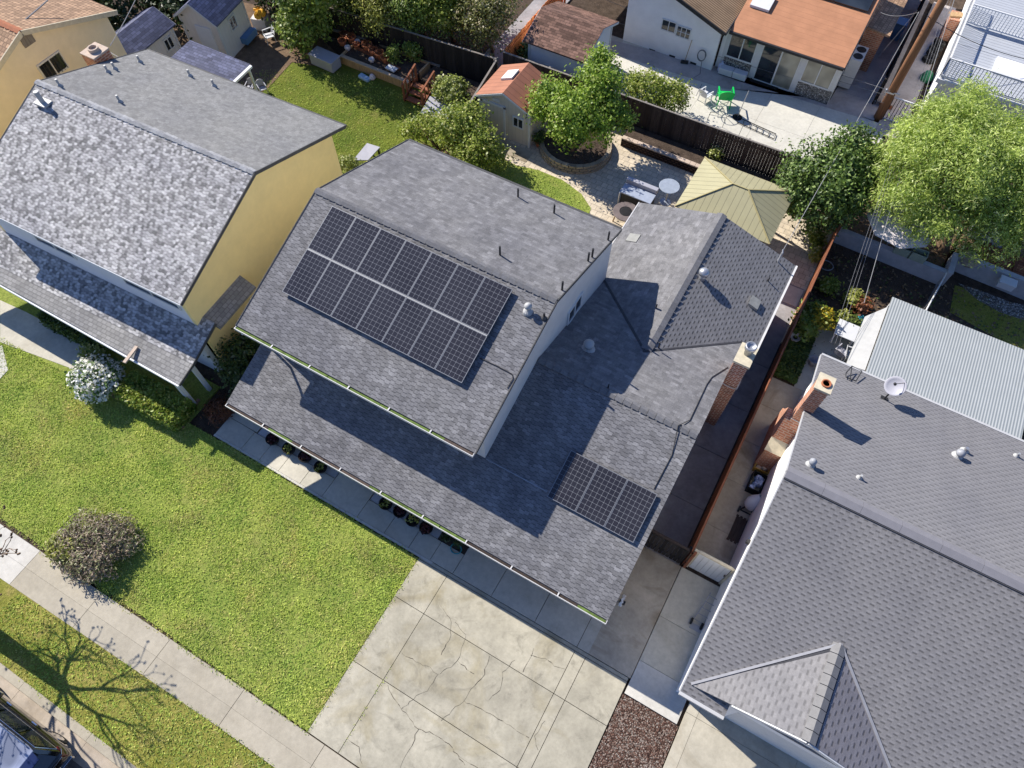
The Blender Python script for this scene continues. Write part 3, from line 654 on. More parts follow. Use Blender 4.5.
grass('grass', [(-11, -3.46), (-6, -3.44), (-6, -3.33), (-11, -3.35)], 260, 23, hmin=.03, hmax=.08)
grass('weeds', [(-4.995, -2.1), (-4.965, -2.1), (-4.965, 1.2), (-4.995, 1.2)], 900, 24, hmin=.03, hmax=.07)
# ------------------------------------------------------------------ MAIN HOUSE
M['panel_edge'] = plain('anodised_frame', (.24, .25, .27, 1), .4, .05, 6, metal=.3)
M['trim_grey'] = plain('grey_trim_paint', (.46, .46, .46, 1), .6, .06, 4)
M['grey_tin'] = plain('weathered_tin', (.27, .27, .25, 1), .7, .15, 6)
def main_house():
    h = thing('house', 'two storey grey stucco house with dark shingle roof and solar panels, centre of the lot', 'house', (-7, 11, 0))
    S = .35
    zf = lambda y: 2.63+S*(y-5.0)            # lower front slope
    zr = lambda y: 4.7-S*(y-10.9)            # lower rear slope
    zu = lambda y: 5.11+S*(y-6.82); ry = 11.85; zt = zu(ry); zb = lambda y: zt-S*(y-ry)
    # walls
    m = MB(); m.box(-14.15, -5.3, 6.3, 16.5, 0, 2.55); m.box(-5.3, -.15, 6.3, 16.5, 0, 2.3); m.box(-5.3, .5, 15.6, 20.4, 0, 2.35)
    gable_wall(m, -.15, (6.3, 15.5, 15.5, 10.9, 6.3), (0, 0, zr(15.5)-.15, 4.55, zf(6.3)-.15), .2)
    m.extr([(-5.3, 20.4, 0), (.5, 20.4, 0), (.5, 20.4, 2.6), (-2.4, 20.4, 3.65), (-5.3, 20.4, 2.6)], (0, .15, 0))
    m.build('lower_wall', M['wall_beige'], h)
    m = MB()
    gable_wall(m, -5.42, (7.41, 16.5, 16.5, ry, 7.41), (2.2, 2.2, zb(16.5)-.12, zt-.12, zu(7.41)-.12), .17)
    gable_wall(m, -14.3, (7.41, 16.5, 16.5, ry, 7.41), (2.2, 2.2, zb(16.5)-.12, zt-.12, zu(7.41)-.12), .17)
    m.box(-14.13, -5.42, 7.41, 7.56, 2.2, 5.15); m.box(-14.13, -5.42, 16.35, 16.5, 0, 5.1)
    m.build('upper_wall', M['wall_grey'], h)
    # roofs
    m = MB()
    m.slab([(-14.5, 6.82, zu(6.82)), (-5.18, 6.82, zu(6.82)), (-5.18, ry, zt), (-14.5, ry, zt)], .1)
    up = m.build('upper_roof', M['roof_front'], h)
    m = MB(); m.slab([(-14.5, ry+.001, zt), (-5.18, ry+.001, zt), (-5.18, 17.05, zb(17.05)), (-14.5, 17.05, zb(17.05))], .1)
    ub = m.build('upper_roof', M['roof_back'], h)
    m = MB(); m.slab([(-14.47, 5.0, zf(5)), (.46, 5.0, zf(5)), (.42, 10.9, 4.7), (-5.25, 10.9, 4.7), (-5.25, 7.405, zf(7.405)), (-14.47, 7.405, zf(7.405))], .1)
    lf = m.build('lower_roof', M['roof_front'], h)
    m = MB(); m.slab([(-5.245, 10.901, 4.7), (.42, 10.901, 4.7), (.42, 16.3, zr(16.3)), (-2.4, 13.47, zr(13.47)), (-5.245, 16.33, zr(16.33))], .1)
    lb = m.build('lower_roof', M['roof_back'], h)
    zl = lambda x: 3.8-S*(-2.4-x); zq = lambda x: 3.8-S*(x+2.4)
    m = MB(); m.slab([(-2.401, 13.471, 3.8), (-2.401, 20.8, 3.8), (-5.82, 20.9, zl(-5.82)), (-5.82, 16.55, zl(-5.82)), (-5.245, 16.55, zl(-5.245)), (-5.245, 16.332, zl(-5.245))], .1)
    wl = m.build('wing_roof', M['roof_back'], h)
    m = MB(); m.slab([(-2.399, 13.471, 3.8), (.42, 16.302, zq(.42)), (.98, 16.302, zq(.98)), (.98, 20.9, zq(.98)), (-2.399, 20.8, 3.8)], .1)
    wr = m.build('wing_roof', M['roof_side'], h)
    ridge(up, (-14.5, ry, zt), (-5.18, ry, zt), S, S, name='ridge_cap'); ridge(lf, (-5.2, 10.9, 4.7), (.42, 10.9, 4.7), S, S)
    ridge(wl, (-2.4, 20.8, 3.8), (-2.4, 13.6, 3.8), S, S, .2)
    valley(lb, (-2.45, 13.47, zr(13.47)), (.42, 16.31, zr(16.31))); valley(lb, (-2.4, 13.5, zr(13.5)), (-5.24, 16.34, zr(16.34)), .09)
    # edges: dark drip along rakes, pale line at the rear eave
    m = MB()
    for a, b in (((-5.165, 6.82, zu(6.82)-.04), (-5.165, ry, zt-.04)), ((-5.165, ry, zt-.04), (-5.165, 17.05, zb(17.05)-.04)), ((-14.515, 6.82, zu(6.82)-.04), (-14.515, ry, zt-.04)), ((-14.515, ry, zt-.04), (-14.515, 17.05, zb(17.05)-.04))):
        m.bar(a, b, .03, .12)
    each(m, 'rake_trim', M['fascia'], up)
    m = MB(); m.box(-5.84, -5.8, 16.9, 20.9, zl(-5.82)-.1, zl(-5.82)+.02); m.box(.985, 1.06, 16.3, 20.9, 2.52, 2.64); each(m, 'fascia_board', M['gutter'], wl)
    gutter(h, -14.5, -5.2, 6.82, zu(6.82)-.02); gutter(h, -14.45, .46, 5.0, zf(5)-.02, n=9)
    m = MB(); m.box(-14.5, -5.2, 17.06, 17.14, zb(17.05)-.1, zb(17.05)-.0); m.build('rear_gutter', M['fascia'], h)
    m = MB(); m.bar((-5.2, 7.405-.012, zf(7.4)+.01), (-2.95, 7.405-.012, zf(7.4)+.01), .03, .015); m.build('step_flashing', M['grey'], h)
    # downpipes and porch posts
    m = MB(); m.tube([(-14.2, 6.7, 4.98), (-14.2, 7.0, 4.7), (-14.2, 7.3, 4.3), (-14.2, 7.32, 3.5)], .045, 6); m.build('downpipe', M['gutter'], h)
    m = MB(); m.tube([(.3, 4.93, 2.5), (.3, 5.2, 2.2), (.3, 6.2, 2.0), (.3, 6.24, .1)], .05, 6); m.build('downpipe', M['gutter'], h)
    for x in (-14.0, -10.4, -8.9, -4.9): m = MB(); m.box(x-.06, x+.06, 5.85, 5.97, .05, 2.5); m.build('porch_post', M['white'], h)
    # gable window in the shaded right wall
    c = PX(568.5, 320, -5.25); c2 = PX(576.7, 302.5, -5.25)
    window(h, (-5.25, c.y-.15, c.z-.25), (0, 1, 0), 1.1, .85, 2, out=(1, 0, 0), depth=.05, fw=.09)
    # solar panels, 0.99 x 1.65 m, 6 x 10 cells
    ca, sa = math.cos(math.atan(S)), math.sin(math.atan(S))
    def panel(x, y, z):
        F = Matrix(((1, 0, 0, x), (0, ca, -sa, y), (0, sa, ca, z), (0, 0, 0, 1))); w, l = .985, 1.65
        m = MB(F); m.box(0, w, 0, l, -.035, -.005)
        m.face([(.02, .02, .0), (w-.02, .02, .0), (w-.02, l-.02, .0), (.02, l-.02, .0)], uv=[(0, 0), (6, 0), (6, 10), (0, 10)])
        p = m.build('solar_panel', M['panel'], h)
        m = MB(F); t = .016; m.box(0, w, 0, t, -.002, .006); m.box(0, w, l-t, l, -.002, .006); m.box(0, t, t, l-t, -.002, .006); m.box(w-t, w, t, l-t, -.002, .006)
        m.build('panel_frame', M['panel_edge'], p); return p
    y0 = .4474*18.69; z0 = H-18.69; run = 1.69*ca; proto = panel(-13.55, y0, z0)
    n = 0
    for r in range(2):
        for k in range(7):
            if r == 0 and k == 0: continue
            c = proto.copy(); COL.objects.link(c); c.parent = h; c.location = Vector((k*1.0, r*run, r*run*S))
            for q in kids(proto): d = q.copy(); COL.objects.link(d); d.parent = c
    dz = zf(7.23)+.12-z0
    for k in range(3):
        c = proto.copy(); COL.objects.link(c); c.parent = h; c.location = Vector((-2.87+k*1.0+13.55, 7.23-y0, dz))
        for q in kids(proto): d = q.copy(); COL.objects.link(d); d.parent = c
    m = MB()
    for xa, xb, ya in ((-13.5, -6.6, y0+.35), (-13.5, -6.6, y0+1.2), (-13.5, -6.6, y0+run+.35), (-13.5, -6.6, y0+run+1.2)): m.box(xa, xb, ya-.02, ya+.02, z0+S*(ya-y0)-.11, z0+S*(ya-y0)-.05)
    for ya in (7.6, 8.4): m.box(-2.85, .1, ya-.02, ya+.02, zf(ya)+.02, zf(ya)+.075)
    m.box(-13.53, -6.58, y0+run-.03, y0+run-.005, z0+S*run-.03, z0+S*run-.012)
    each(m, 'panel_rail', M['trim_grey'], h)
    # conduits
    pf = lambda x, y: PR(x, y, 2.63-S*5.0+.025, 0, S); pu = lambda x, y: PR(x, y, 5.11-S*6.82+.025, 0, S); pb = lambda x, y: PR(x, y, 4.7+S*10.9+.025, 0, -S)
    m = MB(); m.tube([pu(480, 358), pu(497, 366), pu(512, 374), pu(513, 378), pu(507, 388)], .014, 6)
    m.tube([pb(728, 367), pb(712, 377), pb(707, 384), pb(690, 420), (.1-.35, 10.9, 4.77), pf(672, 455), pf(654, 489)], .014, 6)
    each(m, 'conduit', M['dark'], h)
    # roof vents
    pv = lambda x, y: PR(x, y, zt+S*ry, 0, -S)
    for x, y in ((518, 197), (554, 213), (500, 255), (608, 240), (592, 257), (588, 261), (562, 290)): pipe(h, pv(x, y), .42, .035, flash=False)
    pipe(h, pu(528, 311), .2, .065, 'pipe_white', True); pipe(h, pu(544, 318), .25, .035, 'dark')
    pipe(h, PR(588, 349, 4.7+S*10.9, 0, -S), .25, .1, 'pipe_white', True)
    b = PR(702, 279, 3.8-S*2.4, -S, 0); m = MB(); m.tube([b-Vector((0, 0, .1)), b+Vector((0, 0, .3))], .12, 14); m.lathe(b+Vector((0, 0, .3)), [(.13, 0), (.2, .02), (.21, .12), (.15, .2), (.05, .24), (0, .245)], 18)
    m.build('roof_vent', M['silver'], h, smooth=True)
    for (x, y), a, s, mt in (((754, 304), 3.8-S*2.4, -S, 'grey_tin'), ((633, 238), 3.8+S*2.4, S, 'grey_tin')):
        b = PR(x, y, a, s, 0); m = MB()
        if s < 0: m.extr([b+Vector((i*.2, j*.22, .12+s*i*.2)) for i, j in ((-1, -1), (1, -1), (1, 1), (-1, 1))], (0, 0, -.2))
        else: m.extr([b+Vector((i*.22, j*.22, .03+s*i*.22)) for i, j in ((-1, -1), (1, -1), (1, 1), (-1, 1))], (0, 0, -.06))
        m.build('flat_vent', M[mt], h)
    for x, y in ((656, 308), (659, 346), (608, 388), (768, 281)):
        b = PR(x, y, 3.8-S*2.4 if x > 700 else (4.7+S*10.9 if x < 630 else 3.8+S*2.4), (-S if x > 700 else 0 if x < 630 else S), -S if x < 630 else 0); pipe(h, b, .22, .025, flash=False)
    # service mast at the rear corner
    b = PR(778, 262, 3.8-S*2.4, -S, 0); m = MB(); m.tube([b-Vector((0, 0, .2)), b+Vector((0, 0, .55)), b+Vector((-.05, .1, .62))], .03, 8); m.build('service_mast', M['grey'], h)
    # chimney on the right wall
    m = MB(); m.box(.43, .92, 14.2, 14.95, 0, 4.45); ch = m.build('chimney', M['brick'], h)
    m = MB(); m.box(.39, .96, 14.15, 15.0, 4.45, 4.56); each(m, 'chimney_cap', M['mortar'], ch)
    m = MB(); m.lathe((.7, 14.65, 4.5), [(.13, 0), (.13, .35), (.19, .36), (.19, .52), (.15, .53), (.12, .45), (.0, .44)], 16); m.build('flue', M['silver'], ch, smooth=True)
    m = MB(); m.tube([(.4, 14.17, 3.05), (.55, 14.16, 3.0), (.8, 14.16, 3.0), (.94, 14.17, 3.05), (.945, 14.5, 3.1)], .018, 6); m.build('strap', M['gutter'], ch)
    m = MB(); m.box(.44, 1.0, 20.3, 20.4, .05, 2.4); m.build('rear_downpipe', M['gutter'], h)
    # rear wall strip (cream) behind the two storey part
    m = MB(); m.box(-9, -5.8, 17.4, 18.4, 0, 1.6); m.build('rear_porch_wall', M['mortar'], h)
main_house()
# ------------------------------------------------------------------ LEFT HOUSE (yellow), turned 2.3 degrees
def left_house():
    a = R(2.3); h = thing('house', 'two storey yellow stucco house with pale speckled shingle roof', 'house', (-16.72, 6.54, 0), a); T = wm(h); S = .35
    zu = lambda y: 5.1+S*y; zt = zu(4.95); zb = lambda y: zt-S*(y-4.95)
    zp = lambda y: 2.62+.2*(y+1.85) if y < -1 else 2.79+.36*(y+1.0)
    m = MB(T); gable_wall(m, -.55, (.25, 9.4, 9.4, 4.95, .25), (0, 0, zb(9.4)-.12, zt-.12, zu(.25)-.12), .17); m.box(-10.0, -.55, 9.25, 9.4, 0, 5.1); gable_wall(m, -10.2, (.25, 9.4, 9.4, 4.95, .25), (0, 0, zb(9.4)-.12, zt-.12, zu(.25)-.12), .17)
    m.build('wall', M['yellow'], h)
    m = MB(T); m.box(-10.03, -.55, .25, .4, 2.0, 5.0); m.build('front_wall', M['wall_blue'], h)
    for x in (-7.7, -3.3): window(h, (x, .25, 4.0), (1, 0, 0), 2.0 if x < -5 else 2.6, .85, 2, out=(0, -1, 0), M4=T, fw=.06)
    m = MB(T); m.box(-13, -.6, .0, .2, 0, 2.7); m.build('lower_wall', M['wall_blue'], h)
    m = MB(T); m.slab([(-10.35, 0, zu(0)), (0, 0, zu(0)), (0, 4.95, zt), (-10.35, 4.95, zt)], .1); uf = m.build('upper_roof', M['h2_front'], h)
    m = MB(T); m.slab([(-10.35, 4.951, zt), (0, 4.951, zt), (0, 9.9, zb(9.9)), (-10.35, 9.9, zb(9.9))], .1); ub = m.build('upper_roof', M['h2_back'], h)
    m = MB(T); m.slab([(-14, -1.0, zp(-.999)), (.2, -1.0, zp(-.999)), (.2, .59, zp(.59)), (-.38, .59, zp(.59)), (-.38, .24, zp(.24)), (-7.76, .24, zp(.24)), (-8.2, 2.4, zp(2.4)), (-14, 2.4, zp(2.4))], .1); lf = m.build('lower_roof', M['h2_front'], h)
    m = MB(T); m.slab([(-14, -1.4, zp(-1.4)), (.2, -1.85, zp(-1.85)), (.2, -1.001, zp(-1.001)), (-14, -1.001, zp(-1.001))], .1); m.build('porch_roof', M['h2_porch'], h)
    m = MB(T); m.slab([(-.38, .6, 3.36), (.22, .6, 3.0), (.22, 2.75, 3.0), (-.38, 2.75, 3.36)], .1); m.build('side_pent_roof', M['h2_porch'], h)
    ridge(uf, T@Vector((-10.35, 4.95, zt)), T@Vector((0, 4.95, zt)), S, S, .12, mat=M['h2_cap'])
    m = MB(T)
    for x, y0 in ((.013, 0), (-10.365, 0)):
        m.bar((x, y0, zu(y0)-.05), (x, 4.95, zt-.05), .03, .13); m.bar((x, 4.95, zt-.05), (x, 9.9, zb(9.9)-.05), .03, .13)
    m.bar((.213, -1.85, zp(-1.85)-.05), (.213, -1, zp(-1.001)-.05), .03, .12); m.bar((.213, -1, zp(-1)-.05), (.213, .59, zp(.59)-.05), .03, .12)
    m.box(-10.35, 0, 9.905, 9.99, zb(9.9)-.1, zb(9.9)-.02); each(m, 'rake_trim', M['fascia'], h)
    m = MB(T); m.box(-10.35, 0, -.03, -.005, 4.96, 5.08); m.bar((-14, -1.44, 2.55), (.2, -1.89, 2.535), .06, .12); each(m, 'fascia_board', M['wall_blue'], h)
    # downspout strip lying on the roof, clay edging at the eave
    m = MB(T); p = T.inverted()@P(131, 355, 2.75); m.rbox((p.x, p.y, p.z), .12, .75, .06, R(6)); m.build('gutter_offcut', M['pink_stone'], h)
    m = MB(T); m.box(-.7, -.5, -1.7, -1.55, .05, 2.45); m.build('porch_post', M['white'], h); m = MB(T); m.box(-.55, -.4, -.9, -.75, .05, 2.6); m.build('porch_post', M['white'], h)
    for x, y, k in ((60, 86, 1), (108, 72, 1), (115, 69, 1), (140, 62, 1), (190, 76, 1), (214, 86, 1), (120, 102, 1)):
        w = T.inverted()@P(x, y, 6); y0 = w.y
        # intersect with the rear slope in local space
        for _ in range(8):
            w = T.inverted()@P(x, y, zb(w.y)); 
        pipe(h, T@Vector((w.x, w.y, zb(w.y))), .3, .045, 'pipe_white')
    w = T.inverted()@P(44, 104, 6)
    for _ in range(8): w = T.inverted()@P(44, 104, zu(w.y))
    m = MB(T); m.box(w.x-.28, w.x+.28, w.y-.2, w.y+.2, zu(w.y)+.02, zu(w.y)+.1); m.tube([(w.x, w.y, zu(w.y)), (w.x, w.y, zu(w.y)+.55)], .09, 12); m.build('roof_vent', M['pipe_white'], h)
    # clay pot chimney at the far left wall
    c = PX(93, 53, -27.9); m = MB(); m.box(c.x-.38, c.x+.38, c.y-.3, c.y+.5, 0, c.z); ch = m.build('chimney', M['brick_pink'], h)
    m = MB(); m.box(c.x-.4, c.x+.4, c.y-.32, c.y+.52, c.z, c.z+.06); m.build('chimney_cap', M['pink_stone'], ch)
    m = MB(); m.lathe((c.x, c.y+.1, c.z+.06), [(.22, 0), (.22, .14), (.16, .14), (.15, .04), (0, .03)], 14); m.build('chimney_pot', M['pink_stone'], ch)
M['h2_cap'] = plain('pale_ridge_shingle', (.33, .33, .33, 1), .9, .25, 12, island=.2)
left_house()
# ------------------------------------------------------------------ RIGHT HOUSE
M['trim_grey'] = plain('grey_trim_paint', (.46, .46, .46, 1), .6, .06, 4)
M['panel_paint'] = plain('chalky_panel_paint', (.40, .40, .385, 1), .6, .08, 4)
def right_house():
    h = thing('house', 'single storey house with grey shingle roof, brick chimney and corrugated patio cover', 'house', (9, 11, 0)); S = .39; ry, zt = 10.93, 5.1
    zf = lambda y: zt-S*(ry-y); zb = lambda y: zt-S*(y-ry); X0, X1 = 3.15, 19.0
    m = MB(); gable_wall(m, 3.38, (4.7, 17.0, 17.0, ry, 4.7), (0, 0, zb(17)-.12, zt-.12, zf(4.7)-.12), .2); m.box(3.58, X1-.4, 16.8, 17, 0, 2.55); m.box(3.58, 4.6, 5.0, 5.15, 0, 2.3); m.box(X1-.4, X1-.2, 4.7, 17, 0, 2.4)
    m.build('wall', M['wall_white'], h)
    m = MB(); m.slab([(X0, 4.3, zf(4.3)), (4.5, 4.3, zf(4.3)), (4.5, 4.66, zf(4.66)), (X1, 4.66, zf(4.66)), (X1, ry, zt), (X0, ry, zt)], .1); rf = m.build('roof', M['h3_front'], h)
    m = MB(); m.slab([(X0, ry+.001, zt), (X1, ry+.001, zt), (X1, 17.4, zb(17.4)), (X0, 17.4, zb(17.4))], .1); rb = m.build('roof', M['h3_back'], h)
    # smooth ridge cap
    m = MB(); n = 14; L = (X1-X0)/n
    for i in range(n):
        x0 = X0+i*L; x1 = x0+L*1.0-.006
        m.slab([(x0, ry-.2, zt-.2*S+.05), (x1, ry-.2, zt-.2*S+.05), (x1, ry, zt+.06), (x0, ry, zt+.06)], .03); m.slab([(x0, ry, zt+.06), (x1, ry, zt+.06), (x1, ry+.2, zt-.2*S+.05), (x0, ry+.2, zt-.2*S+.05)], .03)
    m.build('ridge_cap', plain('metal_ridge_cap', (.2, .195, .21, 1), .6, .08, 5), rf)
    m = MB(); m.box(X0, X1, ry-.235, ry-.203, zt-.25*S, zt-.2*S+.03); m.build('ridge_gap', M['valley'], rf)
    # front cross gable over the garage
    s2 = .365; gx, gz = 6.4, 3.73; yb = ry-(zt-gz)/S; gl = lambda x: gz-s2*(gx-x); gr = lambda x: gz-s2*(x-gx)
    e = .025; xl = gx-(gz-zf(4.6)+e)/s2
    m = MB(); m.slab([(gx, yb, gz+e), (gx, 4.58, gz+e), (xl, 4.58, gl(xl)+e)][::1], .09); a1 = m.build('gable_roof', M['h3_gl'], h)
    xr = gx+(gz-zf(4.6)+e)/s2
    m = MB(); m.slab([(gx+.001, yb, gz+e), (xr, 4.58, gr(xr)+e), (gx+.001, 4.58, gz+e)], .09); a2 = m.build('gable_roof', M['h3_gr'], h)
    m = MB(); n = 9; L = (yb-4.58)/n
    for i in range(n):
        y0 = 4.58+i*L; y1 = y0+L-.02
        m.slab([(gx-.19, y0, gl(gx-.19)+.07), (gx, y0, gz+.09), (gx, y1, gz+.09), (gx-.19, y1, gl(gx-.19)+.07)], .03); m.slab([(gx, y0, gz+.09), (gx+.19, y0, gr(gx+.19)+.07), (gx+.19, y1, gr(gx+.19)+.07), (gx, y1, gz+.09)], .03)
    m.build('ridge_cap', plain('gable_ridge_cap', (.2, .196, .193, 1), .8, .12, 6), a1)
    m = MB(); m.bar((gx, yb, gz+.05), (xl, 4.6, gl(xl)+.05), .07, .04); m.bar((gx, yb, gz+.05), (xr, 4.6, gr(xr)+.05), .07, .04); m.build('valley_flashing', plain('pale_flashing', (.30, .30, .315, 1), .5, .1, 4), a1)
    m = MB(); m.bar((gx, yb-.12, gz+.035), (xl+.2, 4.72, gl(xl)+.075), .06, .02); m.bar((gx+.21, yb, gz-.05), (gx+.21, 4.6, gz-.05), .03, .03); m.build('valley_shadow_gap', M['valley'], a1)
    # garage front: wall, rake boards and door
    m = MB(); m.extr([(4.5, 4.7, 0), (4.5, 4.7, gl(4.5)-.1), (gx, 4.7, gz-.1), (9.5, 4.7, gr(9.5)-.1), (9.5, 4.7, 0), (9.1, 4.7, 0), (9.1, 4.7, 2.05), (4.9, 4.7, 2.05), (4.9, 4.7, 0)], (0, .15, 0)); m.build('garage_wall', M['wall_white'], h)
    m = MB()
    for k in range(4): m.box(4.92, 9.08, 4.76, 4.82, .03+k*.505, .03+k*.505+.5)
    m.build('garage_door', M['white'], h)
    m = MB(); m.bar((4.5, 4.56, gl(4.5)-.1), (gx, 4.56, gz-.1), .04, .2); m.bar((gx, 4.56, gz-.1), (9.6, 4.56, gr(9.6)-.1), .04, .2); each(m, 'rake_board', M['white'], h)
    m = MB()
    m.bar((X0-.015, 4.3, zf(4.3)-.06), (X0-.015, ry, zt-.06), .03, .11); m.bar((X0-.015, ry, zt-.06), (X0-.015, 17.4, zb(17.4)-.06), .03, .11); m.box(X0, 4.5, 4.2, 4.295, zf(4.3)-.13, zf(4.3)-.0); m.box(X0, X1, 17.41, 17.49, 2.48, 2.59)
    each(m, 'fascia_board', M['trim_grey'], h)
    # chimney
    m = MB(); pr = [(13.35, 0), (15.3, 0), (15.3, 1.5), (14.95, 2.0), (14.5, 2.9), (13.95, 3.0), (13.7, 2.35), (13.65, 1.95), (13.35, 1.5)]
    m.extr([(2.78, y, z) for y, z in pr], (.7, 0, 0)); m.box(2.96, 3.4, 13.95, 14.5, 2.8, 5.3); ch = m.build('chimney', M['brick_pink'], h)
    m = MB(); m.box(2.92, 3.44, 13.9, 14.55, 5.3, 5.38); m.extr([(2.75, 13.35, 1.52), (2.75, 13.67, 1.98), (2.75, 13.67, 2.04), (2.75, 13.32, 1.57)], (.74, 0, 0)); each(m, 'chimney_cap', M['mortar'], ch)
    m = MB(); m.lathe((3.2, 14.2, 5.38), [(.15, 0), (.15, .06), (.115, .06), (.11, -.0), (0, -.005)], 16); m.build('chimney_pot', M['clay'], ch)
    m = MB(); m.tube([(2.94, 13.93, 3.2), (3.2, 13.93, 3.17), (3.42, 13.93, 3.2)], .014, 6); m.build('strap', M['gutter'], ch)
    # satellite dish
    pr2 = lambda x, y, d=0: PR(x, y, zt+S*ry+d, 0, -S)
    b = pr2(884, 399); d = thing_part('satellite_dish', h); c = b+Vector((.05, .2, .62)); ax = Vector((-.30, -.42, .8))
    m = MB(); m.lathe(c, [(.02, -.02), (.16, .0), (.26, .035), (.34, .08), (.35, .09), (.34, .1), (.26, .05), (.16, .02), (0, .0)], 24, ax); d = m.build('satellite_dish', M['grey_plastic'], h, smooth=True)
    m = MB(); m.tube([b, b+Vector((0, 0, .35)), c-ax.normalized()*.03], .03, 8); m.rbox(b, .25, .2, .02); m.build('bracket', M['dark'], d)
    m = MB(); f = c+ax.normalized()*.42; m.tube([c+Vector((.25, .2, .18)), f], .012, 6); m.lathe(f-ax.normalized()*.06, [(.05, 0), (.05, .1), (.02, .12)], 10, ax); m.build('feed_arm', M['dark'], d)
    m = MB(); q = [pr2(846, 373, .1), pr2(852, 366, .25), pr2(862, 371, .2), pr2(856, 381, .08), pr2(846, 377, .08)]; m.tube(q+[q[0]], .02, 6); m.tube([q[1], pr2(850, 380, .05)], .018, 6); each(m, 'antenna_mount', M['dark'], h)
    for x, y, hh, r, mt, cp in ((810, 465, .2, .06, 'grey', True), (859, 478, .2, .04, 'pipe_white', False), (957, 456, .18, .075, 'grey', True), (964, 451, .22, .06, 'silver', False), (1016, 456, .2, .04, 'grey', False)):
        pipe(h, pr2(x, y), hh, r, mt, cp)
    m = MB(); b = P(724, 532, 2.1); m.rbox((3.33, b.y, 2.2), .12, .12, .18); m.build('wall_lamp', M['dark'], h)
    # patio cover
    m = MB(); m.slab([(4.78, 17.52, 2.52), (10.2, 17.52, 2.52), (10.2, 21.6, 2.3), (4.78, 21.6, 2.3)], .05); pc = m.build('patio_cover', M['corr'], h)
    m = MB()
    for x in (4.85, 7.5, 10.1): m.box(x-.05, x+.05, 21.3, 21.4, 0, 2.24)
    m.box(4.8, 10.18, 21.28, 21.38, 2.14, 2.24); each(m, 'post', M['white'], pc)
    m = MB(); m.slab([(4.12, 17.75, 2.22), (4.74, 17.6, 2.5), (4.74, 21.0, 2.33), (4.14, 20.3, 2.12)], .04); m.build('side_panel', M['panel_paint'], pc)
def thing_part(n, p): return None
M['h3_gl'] = dashes('gable_shingle_left', (.205, .2, .2, 1), .16, .32, .3, .12); M['h3_gr'] = dashes('gable_shingle_right', (.195, .187, .2, 1), .16, .3, .5, .1)
right_house()
# ------------------------------------------------------------------ HOUSES AT THE EDGES
def peach_house():
    h = thing('house', 'cream stucco house with peach clay tile roof and barred side window', 'house', (-31, 13, 0)); S = .35; ry, zt = 13.0, 6.7
    zz = lambda y: zt-S*abs(y-ry)
    m = MB(); gable_wall(m, -30.95, (8.9, 17.0, 17.0, ry, 8.9), (0, 0, zz(17)-.12, zt-.12, zz(8.9)-.12), -.2); m.box(-40, -31.15, 16.8, 17, 0, 5); m.box(-40, -31.15, 8.9, 9.1, 0, 5); m.build('wall', M['yellow2'], h)
    m = MB(); m.slab([(-42, 8.5, zz(8.5)), (-30.5, 8.5, zz(8.5)), (-30.5, ry, zt), (-42, ry, zt)], .1); rf = m.build('roof', M['tile_peach'], h)
    m = MB(); m.slab([(-42, ry+.001, zt), (-30.5, ry+.001, zt), (-30.5, 17.3, zz(17.3)), (-42, 17.3, zz(17.3))], .1); m.build('roof', M['tile_peach'], h)
    ridge(rf, (-42, ry, zt), (-30.5, ry, zt), S, S, .15, mat=M['clay'])
    m = MB(); m.bar((-30.48, 8.5, zz(8.5)-.08), (-30.48, ry, zt-.08), .05, .2); m.bar((-30.48, ry, zt-.08), (-30.48, 17.3, zz(17.3)-.08), .05, .2); m.build('rake_board', M['mortar'], h)
    c = PX(25, 48, -30.95); m = MB(); m.box(-30.95, -30.9, c.y, c.y+.55, c.z, c.z+.6); m.build('gable_vent', M['w_grey'], h)
    c = PX(47, 83, -30.95); w = window(h, (-30.95, c.y, c.z), (0, 1, 0), 1.25, .85, 2, out=(1, 0, 0))
    m = MB()
    for k in range(8): m.bar((-30.86, c.y+.08+k*.155, c.z+.05), (-30.86, c.y+.08+k*.155, c.z+.8), .02, .02)
    m.build('window_bars', M['dark'], w)
    c = P(12, 42, zz(11.5)); m = MB(); y = 11.6; m.tube([(-31.6, y, zz(y)-.05), (-31.6, y, zz(y)+.25)], .1, 10); m.build('vent_pipe', M['white'], h)
    m = MB(); m.bar((-33.5, 8.7, zz(8.7)+.12), (-31.2, 16.9, zz(16.9)+1.2), .08, .08); 
peach_house()
